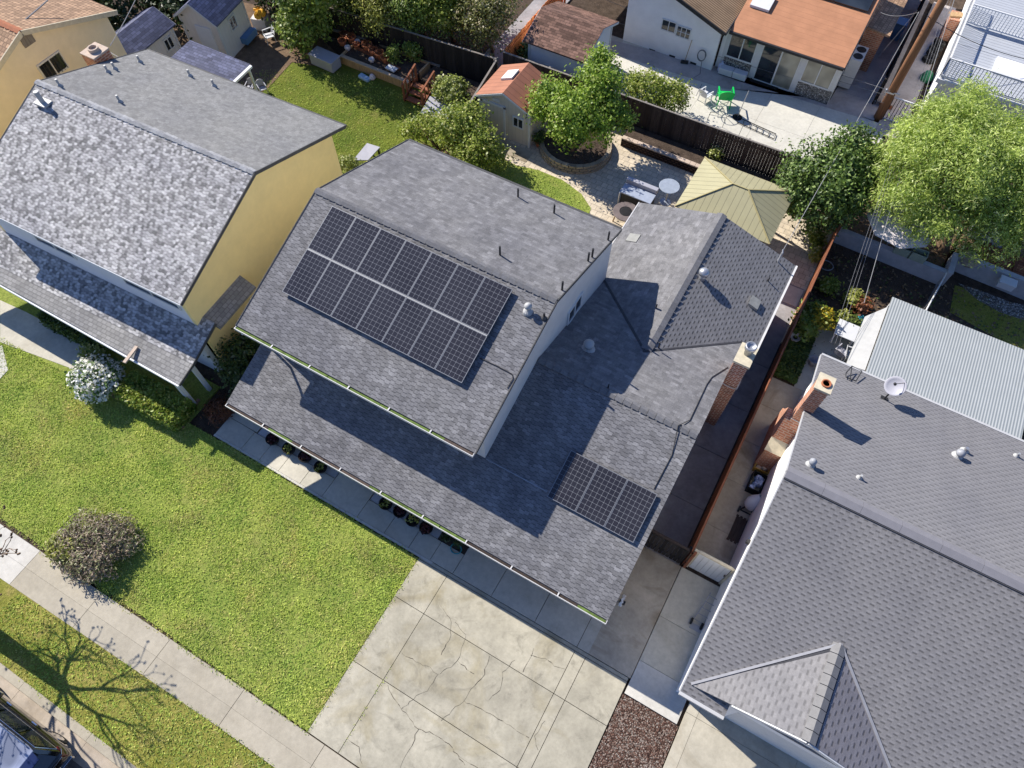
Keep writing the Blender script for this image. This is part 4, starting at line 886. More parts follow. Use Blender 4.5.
def white_house():
    h = thing('house', 'white stucco house with brown tile gable and orange roofed glazed sunroom', 'house', (-7, 35, 0)); S = .36
    wy = 33.9; rx = -11.8; ex = -6.85; ze = 2.55; zt = ze+S*(ex-rx); xl = rx-(ex-rx); zl = lambda x: zt-S*abs(x-rx)
    m = MB(); m.extr([(-12.35, wy, 0), (-7.15, wy, 0), (-7.15, wy, zl(-7.15)-.1), (rx, wy, zt-.1), (-12.35, wy, zl(-12.35)-.1)], (0, .2, 0)); m.box(-12.35, -12.15, wy+.2, 45, 0, 3.5)
    m.box(-7.1, -6.9, 34.35, 34.55, 0, 2.5)
    m.build('wall', M['wall_white'], h)
    m = MB(); m.slab([(rx, 33.45, zt), (ex, 33.45, ze), (ex, 46, ze), (rx, 46, zt)], .1); r1 = m.build('roof', M['tile_brown'], h)
    m = MB(); m.slab([(rx-.001, 33.45, zt), (rx-.001, 46, zt), (xl, 46, ze), (xl, 33.45, ze)], .1); m.build('roof', M['tile_brown'], h)
    m = MB(); m.bar((rx, 33.42, zt-.07), (ex, 33.42, ze-.07), .05, .18); m.bar((rx, 33.42, zt-.07), (xl, 33.42, ze-.07), .05, .18); m.bar((ex+.03, 33.45, ze-.05), (ex+.03, 46, ze-.05), .05, .14); m.build('rake_board', M['dark'], h)
    a = PY(661, 27, wy); b = PY(692, 32, wy); z = (a.z+b.z)/2-.25
    window(h, (a.x, wy, z), (1, 0, 0), .82, .62, 2, out=(0, -1, 0), fw=.05); w = window(h, (a.x+.86, wy, z-.08), (1, 0, 0), .8, .62, 3, 2, out=(0, -1, 0), fw=.05)
    for x, y in ((632, 45), (652, 51), (672, 57), (693, 64)):
        c = PY(x, y, wy); m = MB(); m.box(c.x-.17, c.x+.17, wy-.02, wy, c.z-.08, c.z+.1); m.build('wall_vent', M['dark'], h)
    # sunroom
    sy = 34.35; z0, sl = 2.42, .24; zr = lambda y: z0+sl*(y-34.0)
    m = MB(); m.slab([(-6.78, 34.0, z0), (-.9, 34.0, z0), (-.9, 40.5, zr(40.5)), (-6.78, 40.5, zr(40.5))], .1); sr = m.build('sunroom_roof', M['orange_roof'], h)
    m = MB(); m.box(-6.78, -.9, 33.9, 33.99, z0-.14, z0-.01); m.bar((-.87, 34, z0-.07), (-.87, 40.5, zr(40.5)-.07), .05, .14); m.build('roof_edge', M['dark'], h)
    m = MB(); m.box(-1.1, -.93, sy, 41, 0, 2.4); m.box(-6.9, -.93, sy, sy+.12, 2.12, 2.36); m.box(-6.9, -6.75, sy, sy+.12, 0, 2.12); m.box(-5.25, -5.0, sy, sy+.12, 0, 2.12); m.box(-2.95, -2.72, sy, sy+.12, 0, 2.12); m.box(-1.15, -.93, sy-.002, sy+.118, .8, 2.12); m.build('sunroom_wall', M['white'], h)
    m = MB(); m.box(-6.75, -5.25, sy-.03, sy+.1, 0, .8); m.box(-2.72, -.95, sy-.03, sy+.1, 0, .8); each(m, 'stone_base', M['gravel'], h)
    window(h, (-6.75, sy, .8), (1, 0, 0), 1.5, 1.32, 2, out=(0, -1, 0), gmat='glass'); window(h, (-2.72, sy, .8), (1, 0, 0), 1.58, 1.32, 2, out=(0, -1, 0), gmat='glass_lit')
    m = MB(); t = .07; x0, x1 = -5.0, -2.95
    for a, b, c, d in ((x0, x1, .04, .11), (x0, x1, 2.03, 2.1), (x0, x0+t, .11, 2.03), (x1-t, x1, .11, 2.03), ((x0+x1)/2-.04, (x0+x1)/2+.04, .11, 2.03)): m.box(a, b, sy-.03, sy+.05, c, d)
    dr = m.build('sliding_door', M['white'], h); m = MB(); m.box(x0+.05, (x0+x1)/2-.02, sy+.0, sy+.02, .09, 2.05); m.build('pane', M['glass'], dr); m = MB(); m.box((x0+x1)/2+.02, x1-.05, sy+.0, sy+.02, .09, 2.05); m.build('pane', M['glass_lit'], dr)
    c = PY(770, 0, 38.5); m = MB(); y = 37.3; x = PR(762, 4, z0-sl*34, 0, sl).x; y = PR(762, 4, z0-sl*34, 0, sl).y
    m.extr([(x-.5, y-.4, zr(y-.4)+.14), (x+.5, y-.4, zr(y-.4)+.14), (x+.5, y+.5, zr(y+.5)+.14), (x-.5, y+.5, zr(y+.5)+.14)], (0, 0, -.12)); m.build('skylight', M['white'], h)
    for k in range(3):
        q = PR(868, 12, z0-sl*34, 0, sl); x1 = q.x-.02-k*1.75; y1 = q.y-.1; m = MB(); m.slab([(x1-1.7, y1, zr(y1)+.12), (x1, y1, zr(y1)+.12), (x1, y1+1, zr(y1+1)+.12), (x1-1.7, y1+1, zr(y1+1)+.12)], .04); m.build('solar_panel', M['glass'], h)
    # right hand rear roof
    m = MB(); m.slab([(-.85, 37.4, 2.62), (.35, 37.4, 2.5), (.35, 47, 2.5), (-.85, 47, 2.9)], .1); m.build('side_roof', M['tile_peach'], h); m = MB(); m.box(-.85, .1, 37.9, 46, 0, 2.45); m.build('side_wall', M['brick_pink'], h)
    ac = MB(); ac.box(-.9, -.3, 35.9, 37.2, .15, 1.75); o = ac.build('air_conditioner', M['white'], h)
    m = MB()
    for k in range(2): m.lathe((-.6, 36.25+k*.6, 1.75), [(.24, 0), (.24, .02), (0, .021)], 18)
    m.build('fan_grille', M['dark'], o)
white_house()
def balcony_house():
    h = thing('house', 'pale house with white railed roof balcony beside the wooden utility pole', 'house', (5, 37, 0)); z = 3.0
    m = MB(); m.box(3.35, 14, 35.0, 48, 0, 2.75); m.build('wall', M['wall_white'], h)
    m = MB(); m.box(3.1, 14, 34.6, 48, 2.75, 2.95); m.build('deck_edge', M['white'], h)
    m = MB(); m.box(3.2, 14, 34.75, 37.6, 2.95, 3.0); m.box(3.2, 14, 37.62, 48, 2.95, 3.0); m.build('deck', M['deck_white'], h)
    def rail(p, q, n):
        m = MB(); p = Vector(p); q = Vector(q); up = Vector((0, 0, 1)); m.bar(p+up*.95, q+up*.95, .07, .05); m.bar(p+up*.1, q+up*.1, .05, .05)
        for k in range(n+1):
            c = p.lerp(q, k/n); m.bar(c+up*(.0 if k % 12 == 0 else .1), c+up*.95, .035, .035)
        return m.build('railing', M['white'], h)
    rail((3.15, 34.7, z), (14, 34.7, z), 72); rail((3.15, 34.7, z), (3.15, 41, z), 42); rail((3.2, 39.4, z), (14, 39.4, z), 72)
    m = MB(); m.box(5.2, 14, 36.2, 37.4, 3.0, 3.12); m.build('awning', M['wall_blue'], h)
    window(h, (4.3, 35.0, .9), (1, 0, 0), 1.6, 1.3, 2, out=(0, -1, 0)); window(h, (7, 35.0, .9), (1, 0, 0), 1.6, 1.3, 2, out=(0, -1, 0))
    m = MB()
    for x in (3.3, 6.0, 9): m.box(x-.06, x+.06, 34.65, 34.77, 0, 2.75)
    each(m, 'post', M['white'], h)
balcony_house()
# ------------------------------------------------------------------ SHEDS, GAZEBO
def gable_shed(name, label, c, a, L, W, hw, rise, rm, wm_, over=.2, ridge_along='x', door=None, win=None, extra=None, cat='shed'):
    """c = ground centre, ridge along local x, length L, width W"""
    h = thing(name, label, cat, c, a); T = wm(h); zt = hw+rise; s = rise/(W/2)
    m = MB(T)
    for x in (-L/2, L/2-.08): gable_wall(m, x, (-W/2, W/2, W/2, 0, -W/2), (0, 0, hw, zt-.06, hw), .08)
    m.box(-L/2+.08, L/2-.08, -W/2, -W/2+.08, 0, hw); m.box(-L/2+.08, L/2-.08, W/2-.08, W/2, 0, hw); m.build('wall', M[wm_], h)
    ye = W/2+over; ze = hw-s*over
    m = MB(T); m.slab([(-L/2-over, -ye, ze+.08), (L/2+over, -ye, ze+.08), (L/2+over, 0, zt+.08), (-L/2-over, 0, zt+.08)], .07)
    m.slab([(-L/2-over, .001, zt+.08), (L/2+over, .001, zt+.08), (L/2+over, ye, ze+.08), (-L/2-over, ye, ze+.08)], .07); rf = m.build('roof', M[rm], h)
    m = MB(T); e = L/2+over
    for x in (-e-.012, e+.012): m.bar((x, -ye, ze), (x, 0, zt), .025, .1); m.bar((x, 0, zt), (x, ye, ze), .025, .1)
    for x in (-L/2, L/2):
        for y in (-W/2, W/2): m.box(x-.05, x+.05, y-.05, y+.05, 0, hw)
    each(m, 'trim', M['white'], h)
    return h, T, zt, s
def sheds():
    # tan shed with terracotta roof: gable faces the camera (ridge along y)
    c = P(505, 140, 0); h, T, zt, s = gable_shed('shed', 'tan garden shed with terracotta roof and square skylight', (-14.15, 25.1, 0), R(90), 2.2, 2.75, 2.05, .62, 'terra', 'shed_tan', .15)
    # local: x -> world y ; front gable at local x = -L/2
    m = MB(T); x = -1.1; m.box(x-.04, x-.003, .05, 1.2, .05, 1.75); d = m.build('door', M['shed_tan'], h)
    m = MB(T); m.box(x-.06, x-.002, -.06, .045, 0, 1.85); m.box(x-.06, x-.002, 1.205, 1.3, 0, 1.85); m.box(x-.06, x-.002, -.06, 1.3, 1.755, 1.87); m.build('door_trim', M['white'], d)
    window(h, (x, -.45, .95), (0, -1, 0), .62, .62, 2, out=(-1, 0, 0), M4=T, fw=.07)
    m = MB(T); m.box(x-.03, x-.003, .25, .65, 2.0, 2.15); m.build('gable_vent', M['white'], h)
    q = P(510, 76, 2.55); q = T.inverted()@q; zz = zt+.08-s*abs(q.y); m = MB(T); m.extr([(q.x-.35, q.y-.3, zz+.12-s*-.3), (q.x+.35, q.y-.3, zz+.12+s*.3), (q.x+.35, q.y+.3, zz+.12-s*.3), (q.x-.35, q.y+.3, zz+.12-s*.3)] if q.y > 0 else [(q.x-.35, q.y-.3, zz+.12-s*.3), (q.x+.35, q.y-.3, zz+.12-s*.3), (q.x+.35, q.y+.3, zz+.12+s*.3), (q.x-.35, q.y+.3, zz+.12+s*.3)], (0, 0, -.12)); m.build('skylight', M['white'], h)
    # left yard: shed with white window and pent roof
    h, T, zt, s = gable_shed('shed', 'low cream shed with dark shingle roof behind the clay pot chimney', (-33.1, 19.0, 0), R(92), 3.2, 1.9, 2.05, .5, 'blue_shingle', 'shed_pale')
    window(h, (.75, -.95, .95), (1, 0, 0), .62, .7, 2, out=(0, -1, 0), M4=T)
    h, T, zt, s = gable_shed('shed', 'tall pale shed with dark shingle roof, blue door and flower box', (-31.25, 22.7, 0), R(99), 2.4, 2.2, 2.3, .8, 'blue_shingle', 'shed_pale')
    window(h, (-.3, -1.1, 1.15), (1, 0, 0), .62, .75, 2, out=(0, -1, 0), M4=T)
    m = MB(T); m.box(-1.26, -1.203, -.65, .3, .05, 1.85); d = m.build('door', M['wall_blue'], h)
    m = MB(T); m.box(.1, 1.15, -1.5, -1.12, .25, .6); m.build('flower_box', M['blue_plastic'], h)
    # open shelter with slate roof
    h = thing('shelter', 'open shelter with slate blue shingle roof beside the tall pale shed', 'shelter', (-28.3, 19.3, 0)); m = MB()
    m.slab([P(170, 58, 2.15), P(231, 82, 2.15), P(250, 64, 2.4), P(190, 40, 2.4)], .08); m.build('roof', M['blue_shingle'], h)
    for x, y in ((174, 57), (229, 81), (247, 65), (191, 42)):
        q = P(x, y, 2.2); m = MB(); m.box(q.x-.05, q.x+.05, q.y-.05, q.y+.05, 0, 2.1); m.build('post', M['white'], h)
    m = MB(); m.slab([P(231, 82.6, 2.17), P(250, 64.6, 2.42), P(252, 66, 2.42), P(233, 84, 2.17)], .1); m.build('fascia', M['wall_blue'], h)
    # brown roofed garage behind
    h, T, zt, s = gable_shed('garage', 'small grey garage with brown shingle roof beside the orange fence', (-13.8, 30.15, 0), 0, 3.0, 3.3, 2.3, .62, 'brown_shingle', 'wall_blue', .25, cat='garage')
    m = MB(T); m.tube([(1.53, -1.4, 1.0), (1.53, -1.2, 1.1)], .02, 6); m.box(-.6, -.1, -1.7, -1.655, .9, 1.25); m.build('wall_bracket', M['white'], h)
    m = MB(T); m.box(1.52, 1.62, .1, .55, .1, 1.7); m.build('water_heater_cover', M['dark'], h)
    # gazebo
    h = thing('gazebo', 'tan metal hip roof gazebo in the back yard by the dark fence', 'gazebo', (-2.45, 23.4, 0)); m = MB()
    E = [(-4.5, 21.75, 2.3), (-.3, 21.75, 2.3), (-.3, 25.1, 2.3), (-4.5, 25.1, 2.3)]; A, B = (-2.75, 23.4, 3.02), (-2.05, 23.4, 3.02)
    m.slab([E[0], E[1], B, A], .03); m.slab([E[2], E[3], A, B], .03); m.slab([E[1], E[2], B], .03); m.slab([E[3], E[0], A], .03); rf = m.build('roof', M['gazebo'], h)
    m = MB(); up = Vector((0, 0, .02))
    for p, q in ((E[0], A), (E[3], A), (E[1], B), (E[2], B), (A, B)): m.bar(Vector(p)+up, Vector(q)+up, .05, .04)
    m.build('hip_trim', plain('tan_trim', (.36, .31, .15, 1), .6, .1), rf)
    for x in (-4.2, -.6):
        for y in (22.05, 24.8): m = MB(); m.box(x-.06, x+.06, y-.06, y+.06, 0, 2.3); m.build('post', M['dark'], h)
sheds()
# ------------------------------------------------------------------ FENCES, WALLS, GATES
def fence(label, pts, hgt, mat, pm=None, cap=None, cw=.09, gap=.005, pw=.14, posts=2.4, z0=0, lean=.02, name='fence', cat='fence', h2=None):
    c = (Vector(pts[0])+Vector(pts[-1]))/2; h = thing(name, label, cat, (c.x, c.y, 0)); m = MB(); mp = []; mr = MB(); rng = random.Random(len(label))
    for a, b in zip(pts[:-1], pts[1:]):
        a = Vector((a[0], a[1], 0)); b = Vector((b[0], b[1], 0)); L = (b-a).length; d = (b-a)/L; s = Vector((-d.y, d.x, 0)); n = int(L/pw)
        for i in range(n):
            p = a+d*(i*L/n); q = a+d*((i+1)*L/n-gap); hh = hgt if h2 is None else hgt+(h2-hgt)*i/n
            hh += rng.uniform(-lean, lean); o = s*rng.uniform(-.006, .006)
            m.extr([p-s*.011+o+Vector((0, 0, z0)), q-s*.011+o+Vector((0, 0, z0)), q-s*.011+o+Vector((0, 0, hh)), p-s*.011+o+Vector((0, 0, hh))], s*.022)
        e = hgt if h2 is None else h2
        for f in (.2, .85): mr.bar(a+s*.045+Vector((0, 0, z0+(hgt-z0)*f)), b+s*.045+Vector((0, 0, z0+(e-z0)*f)), .045, .09)
        if cap: mr.bar(a+Vector((0, 0, hgt+.035)), b+Vector((0, 0, e+.035)), cw, .035)
        k = max(1, int(L/posts))
        for i in range(k+1):
            p = a+d*(L*i/k)+s*.11; mp.append((p, (hgt if h2 is None else hgt+(h2-hgt)*i/k)))
    m.build('board_panel', M[mat], h); each(mr, 'rail', M[pm or mat], h)
    for p, hh in mp: m = MB(); m.box(p.x-.045, p.x+.045, p.y-.045, p.y+.045, 0, hh+.02); m.build('post', M[pm or mat], h)
    return h
def fences():
    fence('dark weathered board fence between back patio and the white house', [(-16.3, 27.55), (2.0, 27.75)], 1.8, 'w_dark', 'w_grey', True)
    fence('shaded black board fence behind the raised bed under hedge trees', [(-30, 25.9), (-16.35, 26.95)], 1.75, 'w_black', 'w_grey', True)
    fence('grey topped board fence beside the terracotta roofed shed', [(-15.75, 23.2), (-16.3, 26.9)], 1.75, 'w_black', 'w_grey', True)
    fence('short sloping board fence next to the round lime bush', [(-15.45, 21.2), (-15.75, 23.15)], .95, 'w_dark', 'w_tan', True, h2=1.55)
    fence('bright orange cedar fence beside the brown roofed garage', [(-16.45, 34.5), (-16.35, 27.65)], 1.8, 'w_orange', 'w_orange')
    fence('long reddish board fence dividing the alley from the right neighbour', [(1.93, 25.3), (1.93, 8.55)], 1.75, 'w_red', 'w_red', True, cw=.05, gap=.004, posts=30)
    fence('low dark wooden gate across the alley beside the main house', [(.45, 8.57), (1.86, 8.57)], 1.65, 'w_black', 'w_dark', True, gap=.02, name='gate', cat='gate')
    # white panel gate
    h = thing('gate', 'cream and white panelled gate between the alley fence and right house', 'gate', (2.7, 8.65, 0)); m = MB()
    for k in range(6): x = 2.18+k*.185; m.box(x, x+.175, 8.63, 8.66, .05, 1.72)
    m.build('board_panel', M['white'], h); m = MB(); m.box(1.99, 2.16, 8.6, 8.68, 0, 1.8); m.box(3.3, 3.48, 8.6, 8.68, 0, 1.8); m.box(2.16, 3.3, 8.6, 8.69, 1.72, 1.82); m.build('gate_frame', M['mortar'], h)
    m = MB(); m.box(3.22, 3.26, 8.57, 8.6, .95, 1.1); m.build('latch', M['dark'], h)
    # garden walls of the right neighbour
    def cwall(label, pts, hh, w=.2):
        h = thing('garden_wall', label, 'wall', (*Vector(pts[0]).lerp(Vector(pts[-1]), .5)[:2], 0)); m = MB()
        for a, b in zip(pts[:-1], pts[1:]): m.bar((*a, hh/2-.1), (*b, hh/2-.1), w, hh+.2)
        m.build('block_course', M['cmu'], h); m = MB()
        for a, b in zip(pts[:-1], pts[1:]): m.bar((*a, hh+.02), (*b, hh+.02), w+.04, .04)
        m.build('wall_cap', M['cmu'], h)
    cwall('grey block garden wall holding the bed under the canvas umbrella', [(2.05, 25.65), (6.78, 25.55)], .75)
    cwall('short grey return wall at the corner near the leaning trunk', [(6.9, 25.5), (6.88, 26.75)], .8)
    cwall('long grey block wall running right below the leaning trunk', [(7.02, 26.75), (20, 26.3)], .85)
    h = thing('wire_fence', 'thin white pipe rail from block wall corner to patio cover', 'fence', (6.4, 23.8, 0)); m = MB(); m.tube([(6.75, 25.4, .85), (6.32, 21.7, .85)], .03, 8); m.build('top_rail', M['white'], h)
    m = MB()
    for i in range(3): y = 25.3-i*1.7; x = 6.74-(25.4-y)*.116; m.tube([(x, y, 0), (x, y, .85)], .025, 8)
    m.build('post', M['silver'], h)
    m = MB()
    for i in range(38): y = 25.35-i*.096; x = 6.745-(25.4-y)*.116; m.tube([(x, y, .03), (x, y-.05, .84)], .005, 3)
    m.build('mesh_panel', M['grey'], h)
    # dark metal gate at the pole
    h = thing('gate', 'black metal bar gate beside the base of the utility pole', 'gate', (2.4, 34.6, 0)); m = MB()
    for k in range(9): m.bar((1.85+k*.15, 34.75, .05), (1.85+k*.15, 34.75, 1.3), .04, .03)
    m.build('bar_panel', M['dark'], h); m = MB(); m.bar((1.8, 34.75, 1.3), (3.12, 34.75, 1.3), .05, .05); m.bar((1.8, 34.75, .1), (3.12, 34.75, .1), .05, .05); m.build('frame', M['wall_blue'], h)
    fence('black board fence running behind the utility pole', [(1.2, 35.6), (1.2, 46)], 1.5, 'w_black', 'w_black')
    # retaining walls of garden blocks
    h = thing('retaining_wall', 'low dark red block retaining wall with pale cap stones', 'wall', (-3, 26.7, 0)); m = MB(); m.box(-8.9, 1.7, 26.35, 26.54, 0, .46); m.build('block_course', M['block_red'], h)
    m = MB(); x = -8.9
    while x < 1.6: m.box(x, x+.26, 26.32, 26.56, .46, .52); x += .275
    m.build('cap_stone', M['pink_stone'], h)
    h = thing('planter_ring', 'curved tan block planter around the bright green tree', 'planter', (-10.75, 25.0, 0)); m = MB(); n = 26
    for lv in range(3):
        for i in range(n):
            a = math.pi*(-1.05)+2*math.pi*.86*(i+.5*(lv % 2))/n; r = 1.62-.03*lv; c = Vector((-10.75+r*1.08*math.cos(a), 25.05+r*math.sin(a), lv*.14)); m.rbox(c, .33, .2, .13, a+math.pi/2)
    m.build('block_course', plain('tan_block', (.34, .28, .2, 1), .9, .15, 6, island=.25), h)
    m = MB(); m.lathe((-10.75, 25.05, 0), [(1.6, 0), (1.55, .33), (0, .4)], 24); m.build('soil', M['soil'], h)
fences()
# ------------------------------------------------------------------ FOLIAGE
def crown_mesh(name, blobs, n, per, leaf, mat, parent, seed, cr=.3, asp=.55, droop=0.0, shell=.55, upb=.7, low=-.75):
    rng = np.random.default_rng(seed); B = np.array([[b[0], b[1], b[2], b[3], b[4], b[5]] for b in blobs], float)
    w = (B[:, 3]*B[:, 4]*B[:, 5])**(2/3); w /= w.sum(); k = rng.choice(len(B), n, p=w); d = rng.normal(size=(n, 3)); d /= np.linalg.norm(d, axis=1)[:, None]
    d[:, 2] = np.where(d[:, 2] < low, -d[:, 2], d[:, 2]); r = shell+(1.04-shell)*rng.random(n)**.7
    # bumps: push clumps in and out so that the outline is uneven
    ph = np.sin(d[:, 0]*5+k)+np.sin(d[:, 1]*6+k*2)+np.sin(d[:, 2]*5); r *= 1+.06*ph
    c = B[k, :3]+d*B[k, 3:]*r[:, None]
    m = n*per; ci = np.repeat(np.arange(n), per); sz = rng.uniform(.6, 1.3, n)
    p = c[ci]+rng.normal(size=(m, 3))*np.array([cr, cr, cr*.75])*sz[ci][:, None]
    nrm = rng.normal(size=(m, 3))*.75+d[ci]*.7+np.array([0, 0, upb]); nrm /= np.linalg.norm(nrm, axis=1)[:, None]
    t = rng.normal(size=(m, 3))
    if droop: t = t*(1-droop)+(d[ci]*.6+np.array([0, 0, -1.0]))*droop*1.6
    t -= nrm*(t*nrm).sum(1)[:, None]; t /= np.linalg.norm(t, axis=1)[:, None]; b = np.cross(nrm, t)
    L = leaf*rng.uniform(.6, 1.35, m)[:, None]; W = L*asp
    v = np.stack([p-t*L*.5, p+b*W*.5-t*L*.05, p+t*L*.5, p-b*W*.5-t*L*.05], 1).reshape(-1, 3)
    v[:, 2] = np.maximum(v[:, 2], .02)
    return rawmesh(name, v, 4, M[mat], parent)
def limbs(base, blobs, r, mat, parent, seed, lean=None):
    rng = random.Random(seed); base = Vector(base); c = sum((Vector(b[:3]) for b in blobs), Vector((0, 0, 0)))/len(blobs); fork = base.lerp(c, .45) if lean is None else Vector(lean); fork.z = max(fork.z, base.z+.4)
    m = MB(); pts = [base-Vector((0, 0, .1)), base+Vector((0, 0, .08)), base.lerp(fork, .5)+Vector((rng.uniform(-.05, .05), rng.uniform(-.05, .05), 0)), fork]; m.tube(pts, [r*1.5, r*1.15, r*.95, r*.8], 9); m.build('trunk', M[mat], parent, smooth=True)
    m = MB()
    for b in blobs:
        for q in range(3):
            e = Vector(b[:3])+Vector((rng.uniform(-.6, .6)*b[3], rng.uniform(-.6, .6)*b[4], rng.uniform(-.2, .6)*b[5])); md = fork.lerp(e, .5)+Vector((rng.uniform(-.2, .2), rng.uniform(-.2, .2), rng.uniform(-.05, .25))); m.tube([fork-Vector((0, 0, .05)), md, e], [r*.5, r*.3, r*.08], 6)
    m.build('limb', M[mat], parent, smooth=True)
def tree(name, label, base, blobs, n, per, leaf, mat, seed, tr=.15, bark='bark', cat='tree', group=None, lean=None, crown='crown', **kw):
    h = thing(name, label, cat, base, group=group); limbs(base, blobs, tr, bark, h, seed, lean); crown_mesh(crown, blobs, n, per, leaf, mat, h, seed, **kw); return h
def bl(px, py, z, rx, ry=None, rz=None): p = P(px, py, z); return (p.x, p.y, p.z, rx, ry or rx, rz or rx*.8)
def plants():
    tree('broadleaf_tree', 'dense dark green round tree behind the gazebo', (1.3, 26.4, 0), [(.8, 26.1, 2.6, 1.9, 1.8, 1.7), (.0, 25.7, 2.2, 1.2, 1.2, 1.2), (1.9, 26.8, 2.6, 1.3, 1.3, 1.4), (1.0, 27.1, 3.3, 1.3, 1.2, 1.2), (.9, 25.3, 1.8, 1.3, 1.1, 1.1)], 800, 32, .15, 'l_dark', 11, .16, cr=.2, asp=.6)
    wb = [(4.6, 27.6, 4.6, 2.3, 2.2, 1.7), (3.3, 26.7, 4.2, 1.6, 1.5, 1.4), (6.4, 27.9, 4.5, 2.0, 2.0, 1.6), (4.4, 29.4, 4.8, 1.6, 1.5, 1.4), (7.9, 28.6, 4.3, 2.0, 2.0, 1.6), (5.6, 26.6, 3.8, 1.7, 1.4, 1.4), (8.6, 27.0, 3.9, 1.6, 1.5, 1.4), (3.4, 28.3, 4.9, 1.3, 1.3, 1.2), bl(905, 200, 3.6, 1.1), bl(930, 222, 3.2, .9), bl(990, 235, 3.0, 1.2)]
    tree('pepper_tree', 'large feathery pale green weeping tree leaning over the block wall', (6.55, 26.95, 0), wb, 1350, 80, .16, 'l_willow', 12, .2, lean=(6.0, 27.8, 2.2), cr=.25, asp=.27, droop=.35, shell=.45, upb=.5)
    mb = [bl(573, 112, 2.6, 1.35), bl(600, 84, 3.2, 1.1), bl(548, 96, 2.6, .9), bl(598, 128, 2.2, .85), bl(566, 134, 1.9, .6), bl(612, 112, 2.6, .7), bl(600, 60, 3.8, .6), bl(543, 112, 2.1, .55), bl(628, 122, 2.1, .4)]
    tree('maple_tree', 'bright green tree growing in the curved block planter', (-10.65, 24.5, .3), mb, 560, 42, .125, 'l_maple', 13, .09, cr=.2, asp=.75, shell=.25)
    bb = [bl(455, 128, 1.7, 1.05), bl(480, 143, 1.6, .85), bl(428, 125, 1.2, .75), bl(470, 118, 2.0, .7), bl(494, 155, 1.1, .55), bl(412, 130, .9, .45), bl(466, 158, 1.2, .7)]
    tree('shrub_tree', 'loose green shrub tree showing above the main house rear eave', (-16.6, 20.6, 0), bb, 620, 20, .13, 'l_maple2', 14, .08, cr=.22, asp=.7, shell=.4)
    tree('round_shrub', 'round lime green variegated bush beside the wooden steps', (*P(452, 97, 0)[:2], 0), [bl(451, 90, .75, .82, .75, .55)], 260, 12, .13, 'l_lime', 15, .05, cat='shrub', cr=.1, asp=.7, shell=.7)
    tree('round_tree', 'dark round evergreen beside the storage bench', (*P(302, 42, 0)[:2], 0), [bl(304, 26, 1.3, 1.35, 1.3, 1.2), bl(300, -8, 3.2, 1.5, 1.4, 1.5), bl(318, -14, 3.9, 1.2)], 700, 14, .2, 'l_mid', 16, .1, cr=.2)
    tree('overhanging_shrub', 'green bush leaning over the dark fence onto the white patio', (*P(662, 112, 0)[:2], 0), [bl(650, 90, 1.35, 1.0, .9, .7), bl(672, 98, 1.1, .8, .8, .7), bl(632, 84, 1.3, .6)], 380, 18, .13, 'l_maple2', 17, .06, cat='shrub', cr=.18, asp=.6)
    # hedge row along the back fence of the left yard
    spec = [(345, -8, 2.3, 1.25, 'l_mid2', 'tree with mid green crown, leftmost of the hedge row behind the raised bed'), (378, 2, 2.4, 1.2, 'l_olive', 'olive green tree in the hedge row above the terracotta pots'), (412, 2, 2.6, 1.15, 'l_mid', 'darker tree with grey twigs in the hedge row'), (440, 2, 2.7, 1.25, 'l_maple2', 'yellow green tree near the right end of the hedge row'), (482, 16, 2.6, 1.45, 'l_olive2', 'sparse olive tree ending the hedge row by the orange fence')]
    for i, (x, y, z, r, mt, lb) in enumerate(spec):
        p = P(x, y, z); b = (p.x, p.y+.9, 0); bls = [(p.x, p.y, z, r, r*.9, r*1.0), (p.x-.6, p.y+.5, z+.6, r*.75, r*.7, r*.7), (p.x+.6, p.y+.5, z+.4, r*.7, r*.7, r*.7), (p.x+.1, p.y-.3, z-.9, r*.7, r*.5, r*.6)]
        tree('hedge_tree', lb, b, bls, 620 if i < 4 else 420, 20, .14, mt, 30+i, .09, 'bark_g', group='trees along the back fence', cr=.24, asp=.55, shell=.3)
    for i, (x, y, r_, mt, lb) in enumerate(((-24.5, 30.2, 1.9, 'l_mid', 'broad green tree in the second row behind the hedge trees'), (-20.6, 30.4, 1.9, 'l_olive', 'broad olive tree in the second row near the far paving'), (-28.5, 29.6, 1.9, 'l_mid2', 'broad soft green tree in the second row at the yard corner'))):
        tree('backdrop_tree', lb, (x, y, 0), [(x, y, 2.6, r_, r_, r_), (x+1, y-.6, 2.0, 1.2, 1.1, 1.2), (x-1, y-.5, 2.1, 1.2, 1.1, 1.2)], 480, 18, .17, mt, 160+i, .12, cr=.24)
    # trees at the very back, mostly above the frame
    for i, (x, y, lb) in enumerate(((-36.5, 20.5, 'dark tree behind the low cream shed at the upper left'), (-33.9, 23.2, 'dark tree between the two pale sheds'), (-30.5, 27, 'tall dark tree behind the yellow ride toys'))):
        tree('backdrop_tree', lb, (x, y, 0), [(x, y, 2.2, 1.8, 1.7, 1.6), (x+1.1, y-1, 1.6, 1.2, 1.2, 1.1), (x-1.2, y-.6, 1.8, 1.2, 1.2, 1.1)], 420, 14, .22, 'l_dark2', 60+i, .13, group='dark trees behind the sheds', cr=.25)
    tree('fence_shrub', 'small leafy bush between the orange fence and grey garage', (*P(528, 62, 0)[:2], 0), [bl(529, 54, .9, .5, .5, .7)], 120, 12, .18, 'l_mid2', 70, .04, cat='shrub', cr=.15)
    tree('citrus_sapling', 'small shrub of pale leaves beside the gazebo post', (*P(716, 150, .3)[:2], .3), [bl(716, 154, .7, .3, .25, .3)], 30, 10, .12, 'l_lime', 71, .03, cat='shrub', cr=.1)
